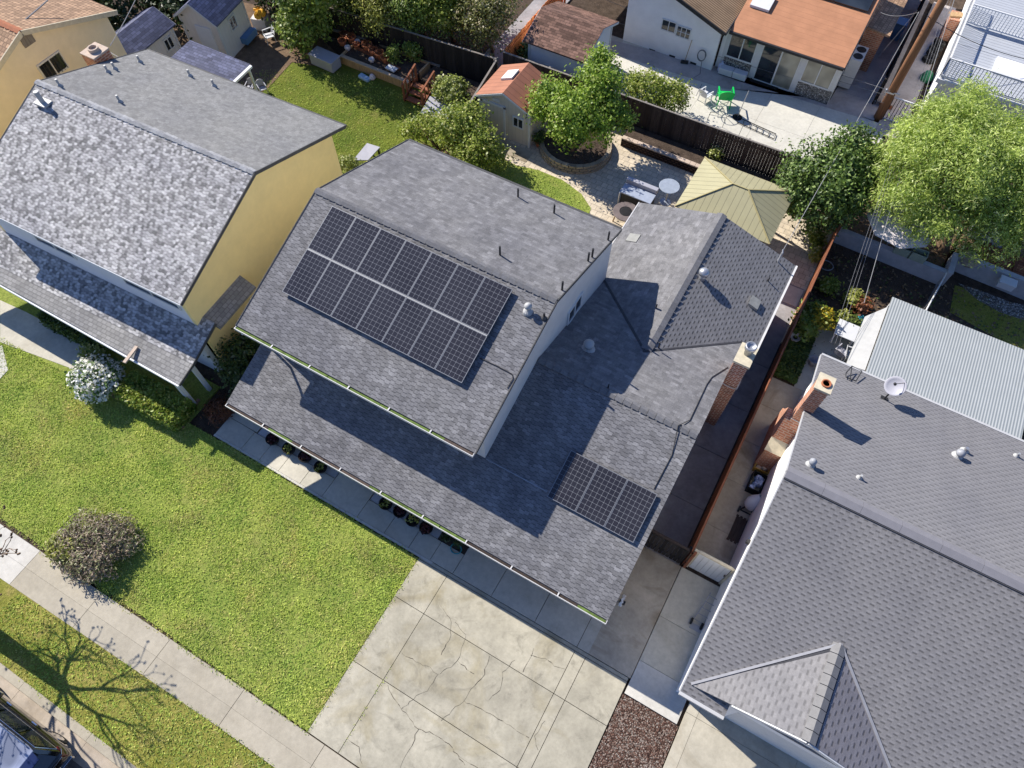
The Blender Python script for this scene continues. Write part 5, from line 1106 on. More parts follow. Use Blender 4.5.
    # front gardens
    tree('lawn_shrub', 'sprawling grey purple shrub on the front lawn beside the sidewalk', (-16.05, -1.25, 0), [(-16.3, -.95, .35, 1.15, .95, .45), (-15.75, -1.55, .4, .9, .7, .5), (-16.9, -1.5, .3, .8, .6, .38), (-15.8, -.5, .3, .9, .7, .35), (-16.4, -1.9, .3, .75, .35, .35)], 950, 14, .13, 'l_purple', 18, .05, cat='shrub', cr=.11, asp=.28, droop=.15, shell=.6, upb=.5, low=-.1)
    h = thing('lawn_shrub', 'yellow green clump at the left foot of the grey purple shrub', 'shrub', (-16.9, -1.95, 0)); crown_mesh('foliage', [(-16.95, -1.75, .3, .62, .42, .35)], 160, 14, .12, 'l_olive', h, 19, cr=.1, low=-.1)
    m = MB(); m.tube([(-16.9, -1.95, -.05), (-16.9, -1.9, .3)], [.05, .03], 6); m.build('stem', M['bark'], h)
    tree('flowering_shrub', 'round shrub covered in white flowers at the hedge corner', (-20.85, 3.75, 0), [(-20.85, 3.75, .65, .95, .85, .65)], 330, 14, .12, 'l_white', 20, .06, cat='shrub', cr=.1, asp=.8, shell=.75, low=-.3)
    def hedge(label, c, a, l, w, hh, mat, seed, name='hedge'):
        h = thing(name, label, 'hedge', c, a); rng = np.random.default_rng(seed); n = int(l*w*1500+ (l+w)*hh*1500); T = wm(h); p = np.stack([rng.uniform(-l/2, l/2, n), rng.uniform(-w/2, w/2, n), rng.uniform(.05, hh, n)], 1)
        f = rng.integers(0, 4, n); p[f < 2, 2] = hh+rng.normal(0, .05, (f < 2).sum()); s = f == 2; p[s, 1] = -w/2+rng.normal(0, .05, s.sum()); s = f == 3; p[s, 0] = l/2*np.sign(rng.normal(size=s.sum()))+rng.normal(0, .05, s.sum())
        nr = rng.normal(size=(n, 3))+np.array([0, -.3, .9]); nr /= np.linalg.norm(nr, axis=1)[:, None]; t = rng.normal(size=(n, 3)); t -= nr*(t*nr).sum(1)[:, None]; t /= np.linalg.norm(t, axis=1)[:, None]; b = np.cross(nr, t); L = .06*rng.uniform(.6, 1.3, n)[:, None]
        v = np.stack([p-t*L, p+b*L*.6, p+t*L, p-b*L*.6], 1).reshape(-1, 3); Tm = np.array(T); v = v@Tm[:3, :3].T+Tm[:3, 3]; rawmesh('foliage', v, 4, M[mat], h)
        m = MB(T); m.box(-l/2+.1, l/2-.1, -w/2+.1, w/2-.1, 0, hh-.12); m.build('twig_core', M['hedge_core'], h)
    hedge('long clipped green hedge with sunlit top along the left lawn', (-18.4, 4.2, 0), R(2), 2.8, 1.15, .75, 'l_hedge', 21)
    hedge('dark shaded hedge under the left house porch eave', (-23.6, 5.15, 0), R(2), 3.2, .9, .75, 'l_ivy', 22)
    tree('reddish_shrub', 'small yellow and red leaved shrub behind the white flowers', (-22.0, 4.65, 0), [(-22.0, 4.6, .45, .6, .45, .4)], 130, 12, .11, 'l_lime', 23, .04, cat='shrub', cr=.1)
    tree('camellia_bush', 'dark glossy bush squeezed between the two front houses', (-15.75, 7.2, 0), [(-16.0, 7.1, 1.2, 1.0, 1.0, .95), (-15.5, 6.5, .9, .75, .7, .8), (-16.2, 7.9, 1.3, .7, .7, .8)], 420, 14, .15, 'l_ivy2', 24, .08, cat='shrub', cr=.15)
    tree('dry_shrub', 'rust brown dead shrub at the foot of the dark bush', (-16.1, 5.1, 0), [(-16.1, 5.15, .25, .6, .5, .25)], 110, 12, .12, 'l_rust', 25, .03, cat='shrub', cr=.1, asp=.25)
    # right neighbour's side yard
    tree('golden_shrub', 'green shrub with golden yellow top beside the alley fence', (2.5, 20.4, 0), [(2.45, 20.2, .55, .5, .7, .5), (2.55, 20.9, .5, .45, .5, .4)], 150, 12, .16, 'l_mid', 26, .05, cat='shrub', cr=.13)
    h = bpy.data.objects[-1] if False else None
    tree('golden_shrub', 'yellow flowering clump topping the shrub beside the alley fence', (2.85, 20.55, 0), [(2.85, 20.5, .85, .4, .5, .3)], 70, 12, .15, 'l_yellow', 27, .03, cat='shrub', cr=.11)
    for i, (x, y, r, lb, mt) in enumerate(((828, 287, .33, 'small bright green sapling on bare soil right of the alley fence', 'l_maple2'), (815, 256, .2, 'tiny bright green plant left of the alley fence', 'l_lime'), (817, 240, .3, 'dark green seedling near the gazebo corner', 'l_mid'), (853, 300, .35, 'green weed by the teal tarp', 'l_olive'), (850, 325, .3, 'leafy plant beside the white side table', 'l_mid2'), (860, 307, .3, 'rusty weed near the patio cover corner', 'l_rust'), (840, 322, .3, 'olive plant above the white side table', 'l_olive'))):
        p = P(x, y, .3); tree('garden_plant', lb, (p.x, p.y, 0), [(p.x, p.y, .4, r, r, r*.9)], int(40+160*r), 10, .14, mt, 80+i, .02, cat='plant', cr=.1)
    rng = np.random.default_rng(5); n = 5200; pg = np.stack([rng.uniform(2.02, 3.0, n), rng.uniform(17.5, 19.95, n), .12+.1*rng.random(n)], 1); h = None
    nr = rng.normal(size=(n, 3))*.5+np.array([0, 0, 1]); nr /= np.linalg.norm(nr, axis=1)[:, None]; t = rng.normal(size=(n, 3)); t -= nr*(t*nr).sum(1)[:, None]; t /= np.linalg.norm(t, axis=1)[:, None]; b = np.cross(nr, t); L = .09*rng.uniform(.6, 1.3, n)[:, None]
    o = rawmesh('ivy_groundcover', np.stack([pg-t*L, pg+b*L*.7, pg+t*L, pg-b*L*.7], 1).reshape(-1, 3), 4, M['l_ivy']); o['kind'] = 'stuff'
    # weeds and litter on bare soils
    rng = np.random.default_rng(9); n = 5000; pg = np.stack([rng.uniform(2.1, 17, n), rng.uniform(17.8, 29, n), np.full(n, .03)], 1); pg[:, 2] = np.where(pg[:, 0] > 6.85, np.where(pg[:, 1] > 26.9, .57, .03), np.where(pg[:, 1] > 25.8, .37, .03)); pg = pg[~((pg[:, 0] > 6.7) & (pg[:, 1] > 26.0) & (pg[:, 1] < 26.95)) & ~((pg[:, 0] < 7.1) & (pg[:, 1] > 25.4) & (pg[:, 1] < 25.85))]
    pg = pg[~((pg[:, 0] > 4.0) & (pg[:, 0] < 10.3) & (pg[:, 1] < 21.7))]; n = len(pg)
    nr = rng.normal(size=(n, 3))*.4+np.array([0, 0, 1]); nr /= np.linalg.norm(nr, axis=1)[:, None]; t = rng.normal(size=(n, 3)); t -= nr*(t*nr).sum(1)[:, None]; t /= np.linalg.norm(t, axis=1)[:, None]; b = np.cross(nr, t); L = .06*rng.uniform(.5, 1.6, n)[:, None]
    o = rawmesh('leaf_litter', np.stack([pg-t*L, pg+b*L*.6, pg+t*L, pg-b*L*.6], 1).reshape(-1, 3), 4, M['l_litter']); o['kind'] = 'stuff'
    # bare street tree whose shadow crosses the parkway
    h = thing('street_tree', 'bare branched street tree rooted in the parkway at the left edge', 'tree', (-17.5, -5.05, 0)); m = MB(); rng = random.Random(4); B = Vector((-17.5, -5.05, 0))
    f = B+Vector((.4, .85, 2.6)); m.tube([B-Vector((0, 0, .1)), B+Vector((.0, .03, .15)), B+Vector((.2, .42, 1.3)), f], [.34, .27, .23, .19], 10); m.build('trunk', M['bark'], h, smooth=True)
    m = MB(); tips = []
    def grow(p, d, L, r, lv):
        q = p+d*L; md = p.lerp(q, .5)+Vector((rng.uniform(-1, 1), rng.uniform(-1, 1), rng.uniform(-.3, .6)))*L*.09; m.tube([p-d*.03, md, q], [r, r*.8, r*.6], 7 if lv < 2 else 5)
        if lv == 4: tips.append(q); return
        for k in range(3 if lv < 2 else 2):
            nd = (d+Vector((rng.uniform(-1, 1), rng.uniform(-1, 1), rng.uniform(-.35, .35)))*(.7 if lv else .6)).normalized(); grow(q, nd, L*rng.uniform(.6, .82), r*.6, lv+1)
    for d in ((-.95, .5, .2), (-.75, .7, .25), (-.55, .6, .2), (.25, .55, .5), (.45, .1, .5), (.3, -.5, .45), (-.4, -.5, .5)): grow(f-Vector((0, 0, .05)), Vector(d).normalized(), 1.0, .066, 0)
    for q in tips: m.lathe(q, [(0, -.03), (.04, 0), (0, .035)], 6)
    m.build('limb', M['bark'], h, smooth=True)
M['l_maple2'] = leafmat('yellow_green_leaf', (.12, .18, .022, 1), (.42, .49, .09, 1), (.54, .53, .19, 1), .45)
M['l_olive2'] = leafmat('dry_olive_leaf', (.11, .125, .03, 1), (.28, .28, .08, 1), (.4, .34, .2, 1), .35, .2)
M['l_mid2'] = leafmat('soft_green_leaf', (.06, .10, .02, 1), (.18, .23, .05, 1), (.28, .28, .13, 1), .3, .15)
M['l_dark2'] = leafmat('deep_green_leaf', (.015, .03, .01, 1), (.05, .085, .02, 1), None, .2)
M['l_ivy2'] = leafmat('glossy_bush_leaf', (.025, .05, .013, 1), (.075, .125, .025, 1), (.16, .18, .09, 1), .2, .08)
M['l_hedge'] = leafmat('hedge_leaf', (.10, .17, .02, 1), (.34, .42, .07, 1), (.42, .4, .1, 1), .3, .15)
M['l_litter'] = leafmat('dead_leaf', (.09, .055, .03, 1), (.26, .18, .10, 1), (.08, .12, .03, 1), .1, .2)
M['hedge_core'] = plain('hedge_twigs', (.035, .06, .015, 1), .95, .4, 9)
plants()
# ------------------------------------------------------------------ SMALL THINGS
def chair(name, label, c, a, mat, sc=1.0, group=None, arms=True):
    h = thing(name, label, 'chair', c, a, group); T = wm(h); k = sc
    m = MB(T); m.extr([(-.24*k, -.24*k, .42*k), (.24*k, -.24*k, .42*k), (.22*k, .22*k, .40*k), (-.22*k, .22*k, .40*k)], (0, 0, -.03)); m.build('seat', M[mat], h, bevel=.01)
    m = MB(T); n = 6
    for i in range(n):
        t0 = -1+2*i/n; t1 = -1+2*(i+1)/n; f = lambda t: (t*.25*k, (.22+.05*(1-t*t))*k)
        (xa, ya), (xb, yb) = f(t0), f(t1); ht = lambda t: (.86-.12*t*t)*k
        m.extr([(xa, ya, .42*k), (xb, yb, .42*k), (xb*1.05, yb+.1*k, ht(t1)), (xa*1.05, ya+.1*k, ht(t0))], (0, .022, 0))
    m.build('backrest', M[mat], h)
    for x in (-.22, .22):
        for y in (-.22, .22): m = MB(T); m.bar((x*k, y*k, .4*k), (x*1.12*k, y*1.12*k, 0), .035*k, .035*k); m.build('leg', M[mat], h)
        if arms: m = MB(T); m.bar((x*1.15*k, -.22*k, .62*k), (x*1.15*k, .27*k, .64*k), .05*k, .025); m.bar((x*1.1*k, -.22*k, .4*k), (x*1.15*k, -.22*k, .62*k), .03, .03); m.build('armrest', M[mat], h)
    return h
def pots():
    h0 = None; xs = [(-13.45, 'red', 'dark red plant in a black bowl, nearest the walk left end'), (-12.66, 'w', 'black bowl of pale seedlings beside the leftmost dark red bowl'), (-11.93, 'red', 'dark red plant bowl just left of the sunlit post shadow'), (-11.16, 'w', 'pale seedling bowl at the right end of the left porch bed'),
          (-8.24, 'w', 'pale seedling bowl at the left end of the right porch bed'), (-7.63, 'red', 'dark red plant bowl second in the right porch bed'), (-7.05, 'w', 'pale seedling bowl third in the right porch bed'), (-6.48, 'red', 'dark red plant bowl next to the dark flower bed')]
    protos = {}
    for x, k, lb in xs:
        loc = (x, 5.2+.03*math.sin(x*3), .0)
        if k in protos: dup(protos[k], loc, x*2, lb); continue
        h = thing('plant_pot', lb, 'plant pot', loc, group='bowls along the porch bed'); b = Vector(loc)
        m = MB(); m.lathe(b, [(.12, .02), (.21, .18), (.25, .33), (.255, .36), (.22, .36), (.2, .3), (0, .29)], 18); m.build('pot', M['charcoal'], h, smooth=True)
        crown_mesh('plant', [(b.x, b.y, .36, .17, .17, .09)], 20 if k == 'red' else 8, 8, .09, 'l_red' if k == 'red' else 'l_olive', h, 3, cr=.05, low=-.1); protos[k] = h
pots()
def small():
    # ---- front
    h = thing('garden_hose', 'coiled teal garden hose in the dark flower bed', 'hose', P(456, 549, 0)); c = P(456, 549, .06); m = MB(); m.tube([c+Vector((.2*math.cos(t*.5), .17*math.sin(t*.5), .01*(t/8))) for t in range(32)], .018, 6); m.build('hose_coil', M['teal'], h)
    for i, (x, y) in enumerate(((447, 536), (458, 543), (462, 538))):
        p = P(x, y, .1); h = thing('bedding_plant', ['spiky pale plant at the left corner of the dark flower bed', 'spiky pale plant above the teal hose', 'spiky pale plant touching the gutter side of the dark flower bed'][i], 'plant', (p.x, p.y, 0), group='plants in the dark flower bed'); crown_mesh('foliage', [(p.x, p.y, .18, .16, .16, .14)], 18, 8, .13, 'l_ivy2', h, 90+i, cr=.06, asp=.25)
    h = thing('hose_reel', 'pale tangled hose reel against the right wall of the main house', 'hose reel', P(623, 601, 0)); c = P(623, 601, .35); m = MB()
    for k in range(3): m.tube([c+Vector((.02*k-.05+.03*math.sin(t*3), .19*math.cos(t*.42), .22*math.sin(t*.42))) for t in range(17)], .02, 6)
    m.build('hose_coil', M['white_plastic'], h); m = MB(); m.box(c.x-.1, c.x+.1, c.y-.04, c.y+.04, 0, .3); m.build('stand', M['dark'], h)
    # brick edge of the hedge bed
    h = thing('brick_edging', 'low brick edging around the clipped hedge corner', 'edging', P(182, 425, 0)); m = MB()
    for i in range(14): q = P(115, 397, 0).lerp(P(182, 427, 0), i/13); m.rbox(q, .2, .11, .1, R(2)+.05*math.sin(i*5))
    for i in range(8): q = P(182, 424, 0).lerp(P(198, 402, 0), i/7); m.rbox(q, .2, .11, .1, R(92)+.05*math.sin(i*3))
    m.build('brick_course', plain('edging_brick', (.26, .16, .12, 1), .9, .2, 6, island=.3), h)
    # ---- side yard between fence and right house
    c = P(760, 470, 0); h = thing('cardboard_box', 'open yellow box of odds and ends below the brick chimney', 'box', c); m = MB(); x, y = c.x, c.y
    for a, b, d, e in ((-.28, .28, -.2, -.17), (-.28, .28, .17, .2), (-.28, -.25, -.17, .17), (.25, .28, -.17, .17)): m.box(x+a, x+b, y+d, y+e, 0, .38)
    m.box(x-.25, x+.25, y-.17, y+.17, 0, .05); m.build('box', M['yellow_plastic2'], h); m = MB(); m.lathe((x+.08, y, .05), [(.09, 0), (.1, .25), (.06, .3), (0, .3)], 10); m.lathe((x-.1, y+.05, .05), [(.08, 0), (.08, .22), (0, .24)], 10); m.box(x-.2, x-.02, y-.14, y-.03, .05, .3); m.build('contents', M['pink_stone'], h)
    c = P(754, 486, 0); h = thing('storage_crate', 'black crate filled with blue plastic bags by the white wall', 'crate', c); m = MB(); x, y = c.x, c.y
    for a, b, d, e in ((-.25, .25, -.38, -.35), (-.25, .25, .35, .38), (-.25, -.22, -.35, .35), (.22, .25, -.35, .35)): m.box(x+a, x+b, y+d, y+e, 0, .45)
    m.box(x-.22, x+.22, y-.35, y+.35, 0, .04); m.build('crate', M['charcoal'], h)
    m = MB(); rng = random.Random(2)
    for i in range(9): q = Vector((x+rng.uniform(-.14, .14), y+rng.uniform(-.26, .26), .25)); m.lathe(q, [(.05, -.15), (.12, 0), (.09, .12), (.03, .17), (.06, .22), (0, .21)], 7, (rng.uniform(-.4, .4), rng.uniform(-.4, .4), 1))
    m.build('bag', plain('pale_blue_bag', (.35, .42, .6, 1), .4, .2, 9), h)
    c = P(749, 507, 0); h = thing('cement_mixer', 'pale drum cement mixer on dark stand against the white wall', 'mixer', c); m = MB(); ax = Vector((.35, .45, .65)); b = Vector((c.x+.02, c.y, .5))
    m.lathe(b, [(.1, -.32), (.22, -.25), (.27, -.05), (.25, .12), (.15, .34), (.15, .37), (.12, .37), (.13, .3), (0, .1)], 18, ax); m.build('drum', M['white_plastic'], h, smooth=True)
    m = MB(); m.bar((c.x-.25, c.y-.25, .03), (c.x, c.y-.05, .5), .05, .05); m.bar((c.x+.2, c.y-.25, .03), (c.x, c.y-.05, .5), .05, .05); m.bar((c.x-.05, c.y+.3, .03), (c.x, c.y+.05, .5), .05, .05); m.bar((c.x-.3, c.y-.28, .04), (c.x+.25, c.y-.28, .04), .05, .05); m.lathe((c.x-.3, c.y-.3, .12), [(.12, -.03), (.12, .03)], 12, (1, 0, 0)); m.lathe((c.x+.26, c.y-.3, .12), [(.12, -.03), (.12, .03)], 12, (1, 0, 0)); m.build('stand', M['dark'], h)
    c = P(741, 532, 0); h = thing('door_mat', 'dark brown rectangular drain mat on the stained side walk', 'mat', c); m = MB(); m.rbox((c.x-.05, c.y, .052), .62, .95, .02, 0)
    for i in range(5):
        for j in (-1, 1): m.rbox((c.x-.05+(i-2)*.14, c.y+j*.5, .052), .09, .07, .02, 0)
    m.build('mat', M['w_dark'], h)
    c = P(706, 613, .05); h = thing('hand_truck', 'folded metal hand truck leaning on the right house wall', 'hand truck', (c.x, c.y, 0)); x, y = 3.3, c.y; m = MB()
    for dx in (-.2, .2): m.tube([(x-.12+dx, y-.45, .12), (x-.02+dx, y+.1, .32), (x+dx*.9, y+.55, .55)], .018, 6)
    for t in (0, .25, .5, .75, 1): m.tube([(x-.31+.1*t, y-.4+t*.85, .14+t*.36), (x+.09+.1*t, y-.4+t*.85, .14+t*.36)], .014, 6)
    m.build('frame', M['grey'], h)
    for dx in (-.24, .12): m = MB(); m.lathe((x+dx-.1, y-.5, .12), [(.03, -.03), (.12, -.03), (.12, .03), (.03, .03)], 12, (1, 0, 0)); m.build('wheel', M['tyre'], h)
    m = MB(); m.rbox((x-.1, y-.62, .05), .45, .2, .02); m.build('toe_plate', M['grey'], h)
    # ---- right neighbour's side yard behind
    c = P(811, 364, 0); h = thing('bucket', 'grey plastic bucket standing on the narrow side path', 'bucket', c); m = MB(); m.lathe((c.x, c.y, 0), [(.14, 0), (.19, .36), (.2, .37), (.17, .36), (.13, .04), (0, .04)], 16); m.build('pail', M['grey_plastic'], h, smooth=True); m = MB(); m.tube([(c.x-.19, c.y, .33), (c.x-.1, c.y-.2, .32), (c.x+.1, c.y-.2, .32), (c.x+.19, c.y, .33)], .01, 5); m.build('handle', M['silver'], h)
    c = P(793, 341, 0); h = thing('planter_tub', 'white round tub of dark soil beside the alley fence', 'tub', c); m = MB(); m.lathe((c.x, c.y, 0), [(.17, 0), (.22, .34), (.23, .35), (.19, .34), (.17, .28)], 16); m.build('tub', M['white_plastic'], h, smooth=True); m = MB(); m.lathe((c.x, c.y, .27), [(.175, 0), (.1, .01), (0, .015)], 14); m.build('soil', M['soil'], h)
    c = P(826, 266, 0); h = thing('hose_ring', 'pale hose loop lying on dark soil right of the fence end', 'hose', c); m = MB(); m.tube([(c.x+.3*math.cos(t*.4), c.y+.28*math.sin(t*.4), .03+.002*t) for t in range(17)], .02, 6); m.build('hose_coil', M['grey_plastic'], h)
    c = P(838, 345, 0); h = thing('side_table', 'square white patio table beside the corrugated cover', 'table', c); m = MB(); m.rbox((c.x, c.y+.3, .68), .85, .85, .04); m.build('table_top', M['white_plastic'], h, bevel=.02)
    for i in (-1, 1):
        for j in (-1, 1): m = MB(); m.box(c.x+i*.35-.03, c.x+i*.35+.03, c.y+.3+j*.35-.03, c.y+.3+j*.35+.03, 0, .68); m.build('leg', M['white_plastic'], h)
    chair('patio_chair', 'grey plastic chair tucked below the square white patio table', P(838, 357, 0), R(160), 'grey_plastic', .9, 'chairs by the square white table'); chair('patio_chair', 'white plastic chair right of the square white table', P(848, 360, 0), R(100), 'white_plastic', .9, 'chairs by the square white table')
    c = P(858, 330, 0); h = thing('tarp_bundle', 'crumpled teal tarp beside the white patio side panel', 'tarp', c); m = MB(); rng = random.Random(8)
    for i in range(7): m.lathe(c+Vector((rng.uniform(-.12, .12), i*.13-.3, .0)), [(.16, 0), (.19, .12), (.1, .26+.1*rng.random()), (0, .3)], 6, (rng.uniform(-.4, .4), rng.uniform(-.3, .3), 1))
    m.build('tarp', M['teal'], h)
    # umbrella and things under the pepper tree
    c = P(905, 250, 0); c = Vector((4.15, 25.85, .35)); h = thing('patio_umbrella', 'faded white canvas umbrella half hidden under the weeping tree', 'umbrella', c); m = MB(); n = 8; top = c+Vector((0, 0, 2.25)); r = 1.45; ring = [c+Vector((r*math.cos(2*math.pi*i/n+.2), r*math.sin(2*math.pi*i/n+.2), 1.72)) for i in range(n)]
    for i in range(n): m.slab([ring[i], ring[(i+1) % n], top], .015)
    m.build('canopy', M['cloth_white'], h); m = MB(); m.tube([c, top], .025, 8); m.build('pole', M['silver'], h); m = MB(); m.lathe(c, [(.28, 0), (.26, .08), (.05, .12), (0, .12)], 14); m.build('base', M['charcoal'], h)
    for i, (x, y) in enumerate(((897, 263), (912, 268))):
        c = P(x, y, .78); h = thing('planter_box', ['pale green empty planter box left on the block wall', 'pale green empty planter box right, nearer the wall corner'][i], 'planter', (c.x, 25.62, .80), group='green boxes on the block wall'); T = wm(h); m = MB(T); w, d, q = .34, .2, .4
        for a, b, e, f in ((-w, w, -d, -d+.04), (-w, w, d-.04, d), (-w, -w+.04, -d+.04, d-.04), (w-.04, w, -d+.04, d-.04)): m.box(a, b, e, f, 0, q)
        m.box(-w+.04, w-.04, -d+.04, d-.04, 0, .04); m.build('box', plain('sage_paint', (.30, .36, .28, 1), .7, .1), h)
    c = P(1004, 286, .55); h = thing('white_crate', 'white lidded box on the long block wall', 'box', c); T = wm(h); m = MB(T); m.box(-.32, .32, -.2, .2, 0, .3); m.build('box', M['white_plastic'], h, bevel=.02); m = MB(T); m.box(-.34, .34, -.22, .22, .3, .35); m.build('lid', M['white_plastic'], h, bevel=.02)
    c = P(968, 262, .55); h = thing('boulder', 'tan rounded boulder beside the leaning tree trunk', 'boulder', c); crown = MB(); crown.lathe(c, [(.3, -.05), (.42, .12), (.38, .3), (.2, .42), (0, .45)], 9); crown.build('stone', M['stone'], h)
    c = P(985, 238, .55); h = thing('lean_shed', 'small grey lean roof shed behind the leaning trunk', 'shed', c); T = wm(h); m = MB(T); m.box(-.75, .7, -.3, .7, 0, .95); m.build('wall', M['cmu'], h); m = MB(T); m.slab([(-.85, -.45, 1.0), (.8, -.45, 1.0), (.8, .8, 1.25), (-.85, .8, 1.25)], .05); m.build('roof', M['grey'], h)
    c = P(1003, 262, .55); h = thing('lumber_stack', 'stack of reddish boards under the right edge of the weeping tree', 'lumber', c); T = wm(h); m = MB(T)
    for i in range(7): m.box(-1.0+i*.02, 1.6, -.5+i*.16, -.37+i*.16, .02, .1)
    for x in (-.8, .4, 1.4): m.box(x, x+.12, -.55, .65, .1, .16)
    m.build('board', M['w_red'], h)
    # ---- main back patio
    h = thing('grill_island', 'stainless topped grey outdoor counter by the fire pit', 'counter', (-6.55, 23.1, 0)); m = MB(); m.box(-7.25, -5.85, 22.72, 23.5, 0, .88); m.build('cabinet', M['dark'], h); m = MB(); m.box(-7.32, -5.78, 22.66, 23.3, .88, .94); m.build('counter_top', M['steel_blue'], h, bevel=.01); m = MB(); m.box(-7.32, -5.78, 23.32, 23.55, .9, 1.15); m.build('back_panel', M['grey_plastic'], h, bevel=.02)
    for x in (-7.28, -5.84): m = MB(); m.bar((x, 22.6, .0), (x, 22.6, .95), .05, .05); m.build('leg', M['silver'], h)
    c = (-6.62, 21.95, 0); h = thing('fire_pit', 'round metal fire pit table behind the wing roof corner', 'fire pit', c); m = MB(); m.lathe(c, [(.32, .55), (.32, .62), (.58, .62), (.6, .65), (.58, .68), (.3, .68), (.27, .6), (0, .58)], 24); m.build('table_rim', plain('bronze_rim', (.16, .13, .12, 1), .5, .2), h); m = MB(); m.lathe(c, [(.29, .56), (.29, .66), (.2, .68), (0, .685)], 20); m.build('bowl', M['charcoal'], h)
    for k in range(4): a = k*math.pi/2+.5; m = MB(); m.bar((c[0]+.4*math.cos(a), c[1]+.4*math.sin(a), .62), (c[0]+.52*math.cos(a), c[1]+.52*math.sin(a), 0), .05, .05); m.build('leg', M['w_tan'], h)
    c = Vector((-5.45, 24.0, 0)); h = thing('bistro_table', 'tall round pale glass table on a pedestal near the gazebo', 'table', c); m = MB(); m.lathe(c, [(.46, 1.02), (.48, 1.035), (.46, 1.05), (0, 1.05)], 24); m.build('table_top', M['glass_top'], h); m = MB(); m.tube([c, c+Vector((0, 0, 1.03))], .035, 8); m.build('pedestal', M['silver'], h); m = MB(); m.lathe(c, [(.28, 0), (.26, .04), (.06, .1), (0, .1)], 18); m.build('base', M['steel_blue'], h)
    c = P(539, 146, 0); h = thing('flower_pot', 'brown clay pot of dark leaves at the terracotta shed corner', 'plant pot', c); m = MB(); m.lathe(c, [(.15, 0), (.23, .3), (.25, .33), (.2, .33), (0, .3)], 14); m.build('pot', M['clay'], h); crown_mesh('plant', [(c.x, c.y, .55, .28, .28, .25)], 40, 8, .14, 'l_ivy', h, 44, cr=.08)
    c = P(486, 112, 0); h = thing('utility_cabinet', 'pale blue upright cabinet between the dark fence and terracotta shed', 'cabinet', (-15.62, 24.6, 0)); m = MB(); m.box(-15.75, -15.5, 24.2, 24.5, .9, 1.95); m.build('cabinet', M['blue_plastic2'], h, bevel=.02); m = MB(); m.box(-15.74, -15.52, 24.22, 24.48, 0, .9); m.build('stand', M['dark'], h)
    # ---- left neighbour yard
    c = P(326, 70, 0); h = thing('storage_bench', 'pale grey lidded storage bench on the neighbour lawn edge', 'storage box', (-25.2, 24.0, 0), R(-2)); T = wm(h); m = MB(T); m.box(-.78, .72, -.36, .36, .08, .62); m.build('box', M['grey_plastic'], h, bevel=.02); m = MB(T); m.box(-.82, .76, -.4, .4, .62, .7); m.build('lid', M['grey_plastic'], h, bevel=.02)
    for x in (-.6, .5): m = MB(T); m.box(x, x+.15, -.3, .3, 0, .08); m.build('foot', M['charcoal'], h)
    h = thing('raised_bed', 'long timber raised garden bed along the black back fence', 'raised bed', (-22.5, 25.4, 0)); m = MB(); m.box(-24.6, -20.3, 24.55, 24.66, 0, .48); m.box(-24.6, -20.3, 26.4, 26.5, 0, .5); m.box(-24.7, -24.6, 24.55, 26.5, 0, .48); m.box(-20.3, -20.2, 25.6, 26.5, 0, .48); m.build('timber_wall', M['w_tan'], h)
    m = MB(); m.box(-24.65, -20.25, 24.5, 24.7, .48, .53); m.build('cap_rail', plain('bleached_timber', (.45, .35, .25, 1), .9, .15), h); m = MB(); m.box(-24.6, -20.3, 24.66, 26.4, 0, .38); m.build('soil', M['soil'], h)
    m = MB(); m.box(-20.0, -16.6, 25.3, 26.6, .0, .3); m.build('soil_terrace', M['soil'], h); m = MB(); m.bar((-24.2, 25.62, .43), (-21.3, 25.3, .43), .15, .1); m.build('inner_plank', M['w_red'], h)
    h = thing('fence_plank', 'bleached plank lying before the black fence beyond the stair rail', 'plank', P(415, 55, .3)); m = MB(); m.bar(P(405, 55, .36), P(440, 66, .36), .12, .08); m.build('plank', M['w_grey'], h)
    h = thing('fence_plank', 'bleached plank at the upper left end of the raised bed', 'plank', P(350, 33, .3)); m = MB(); m.bar(P(333, 30, .55), P(366, 39, .55), .14, .08); m.build('plank', M['w_grey'], h)
    rng = random.Random(12); pp = [(345, 38, 'leaning clay pot at the upper left of the raised bed'), (352, 42, 'tall clay pot second from the left in the raised bed'), (357, 48, 'clay bowl near the bleached cap rail in the raised bed'), (343, 45, 'clay pot beside the storage bench end of the raised bed'), (368, 50, 'clay pot in the middle of the raised bed'), (374, 55, 'clay pot right of the middle in the raised bed'), (380, 58, 'clay pot near the white box in the raised bed'), (386, 62, 'clay pot at the right end of the pot row')]
    first = None
    for i, (x, y, lb) in enumerate(pp):
        c = P(x, y, .38); sc = rng.uniform(.8, 1.35)
        if first: dup(first, c, rng.uniform(0, 6), lb, sc); continue
        first = h = thing('clay_pot', lb, 'pot', c, group='clay pots in the raised bed'); m = MB(); m.lathe(c, [(.14, 0), (.21, .24), (.24, .25), (.24, .31), (.2, .31), (.17, .1), (0, .09)], 14); m.build('pot', M['clay'], h, smooth=False); crown_mesh('plant', [(c.x, c.y, c.z+.3, .16, .16, .12)], 14, 6, .1, 'l_rust', h, 3, cr=.05, asp=.3)
    for i, (x, y, lb) in enumerate(((348, 50, 'white stone among the clay pots at the raised bed left'), (358, 44, 'pale round pot in the raised bed'), (372, 62, 'white broken pot along the inner plank'), (392, 71, 'white box lid lying on the cap rail'))):
        c = P(x, y, .4); h = thing('garden_pot' if i < 3 else 'box_lid', lb, 'pot' if i < 3 else 'lid', c); m = MB()
        if i == 3: m.rbox((c.x, c.y, .53), .6, .35, .06, -.1)
        else: m.lathe(c, [(.1, 0), (.17, .15), (.15, .22), (.1, .2), (0, .18)], 10)
        m.build('pot' if i < 3 else 'lid', M['cloth_white'] if i != 3 else M['white_plastic'], h)
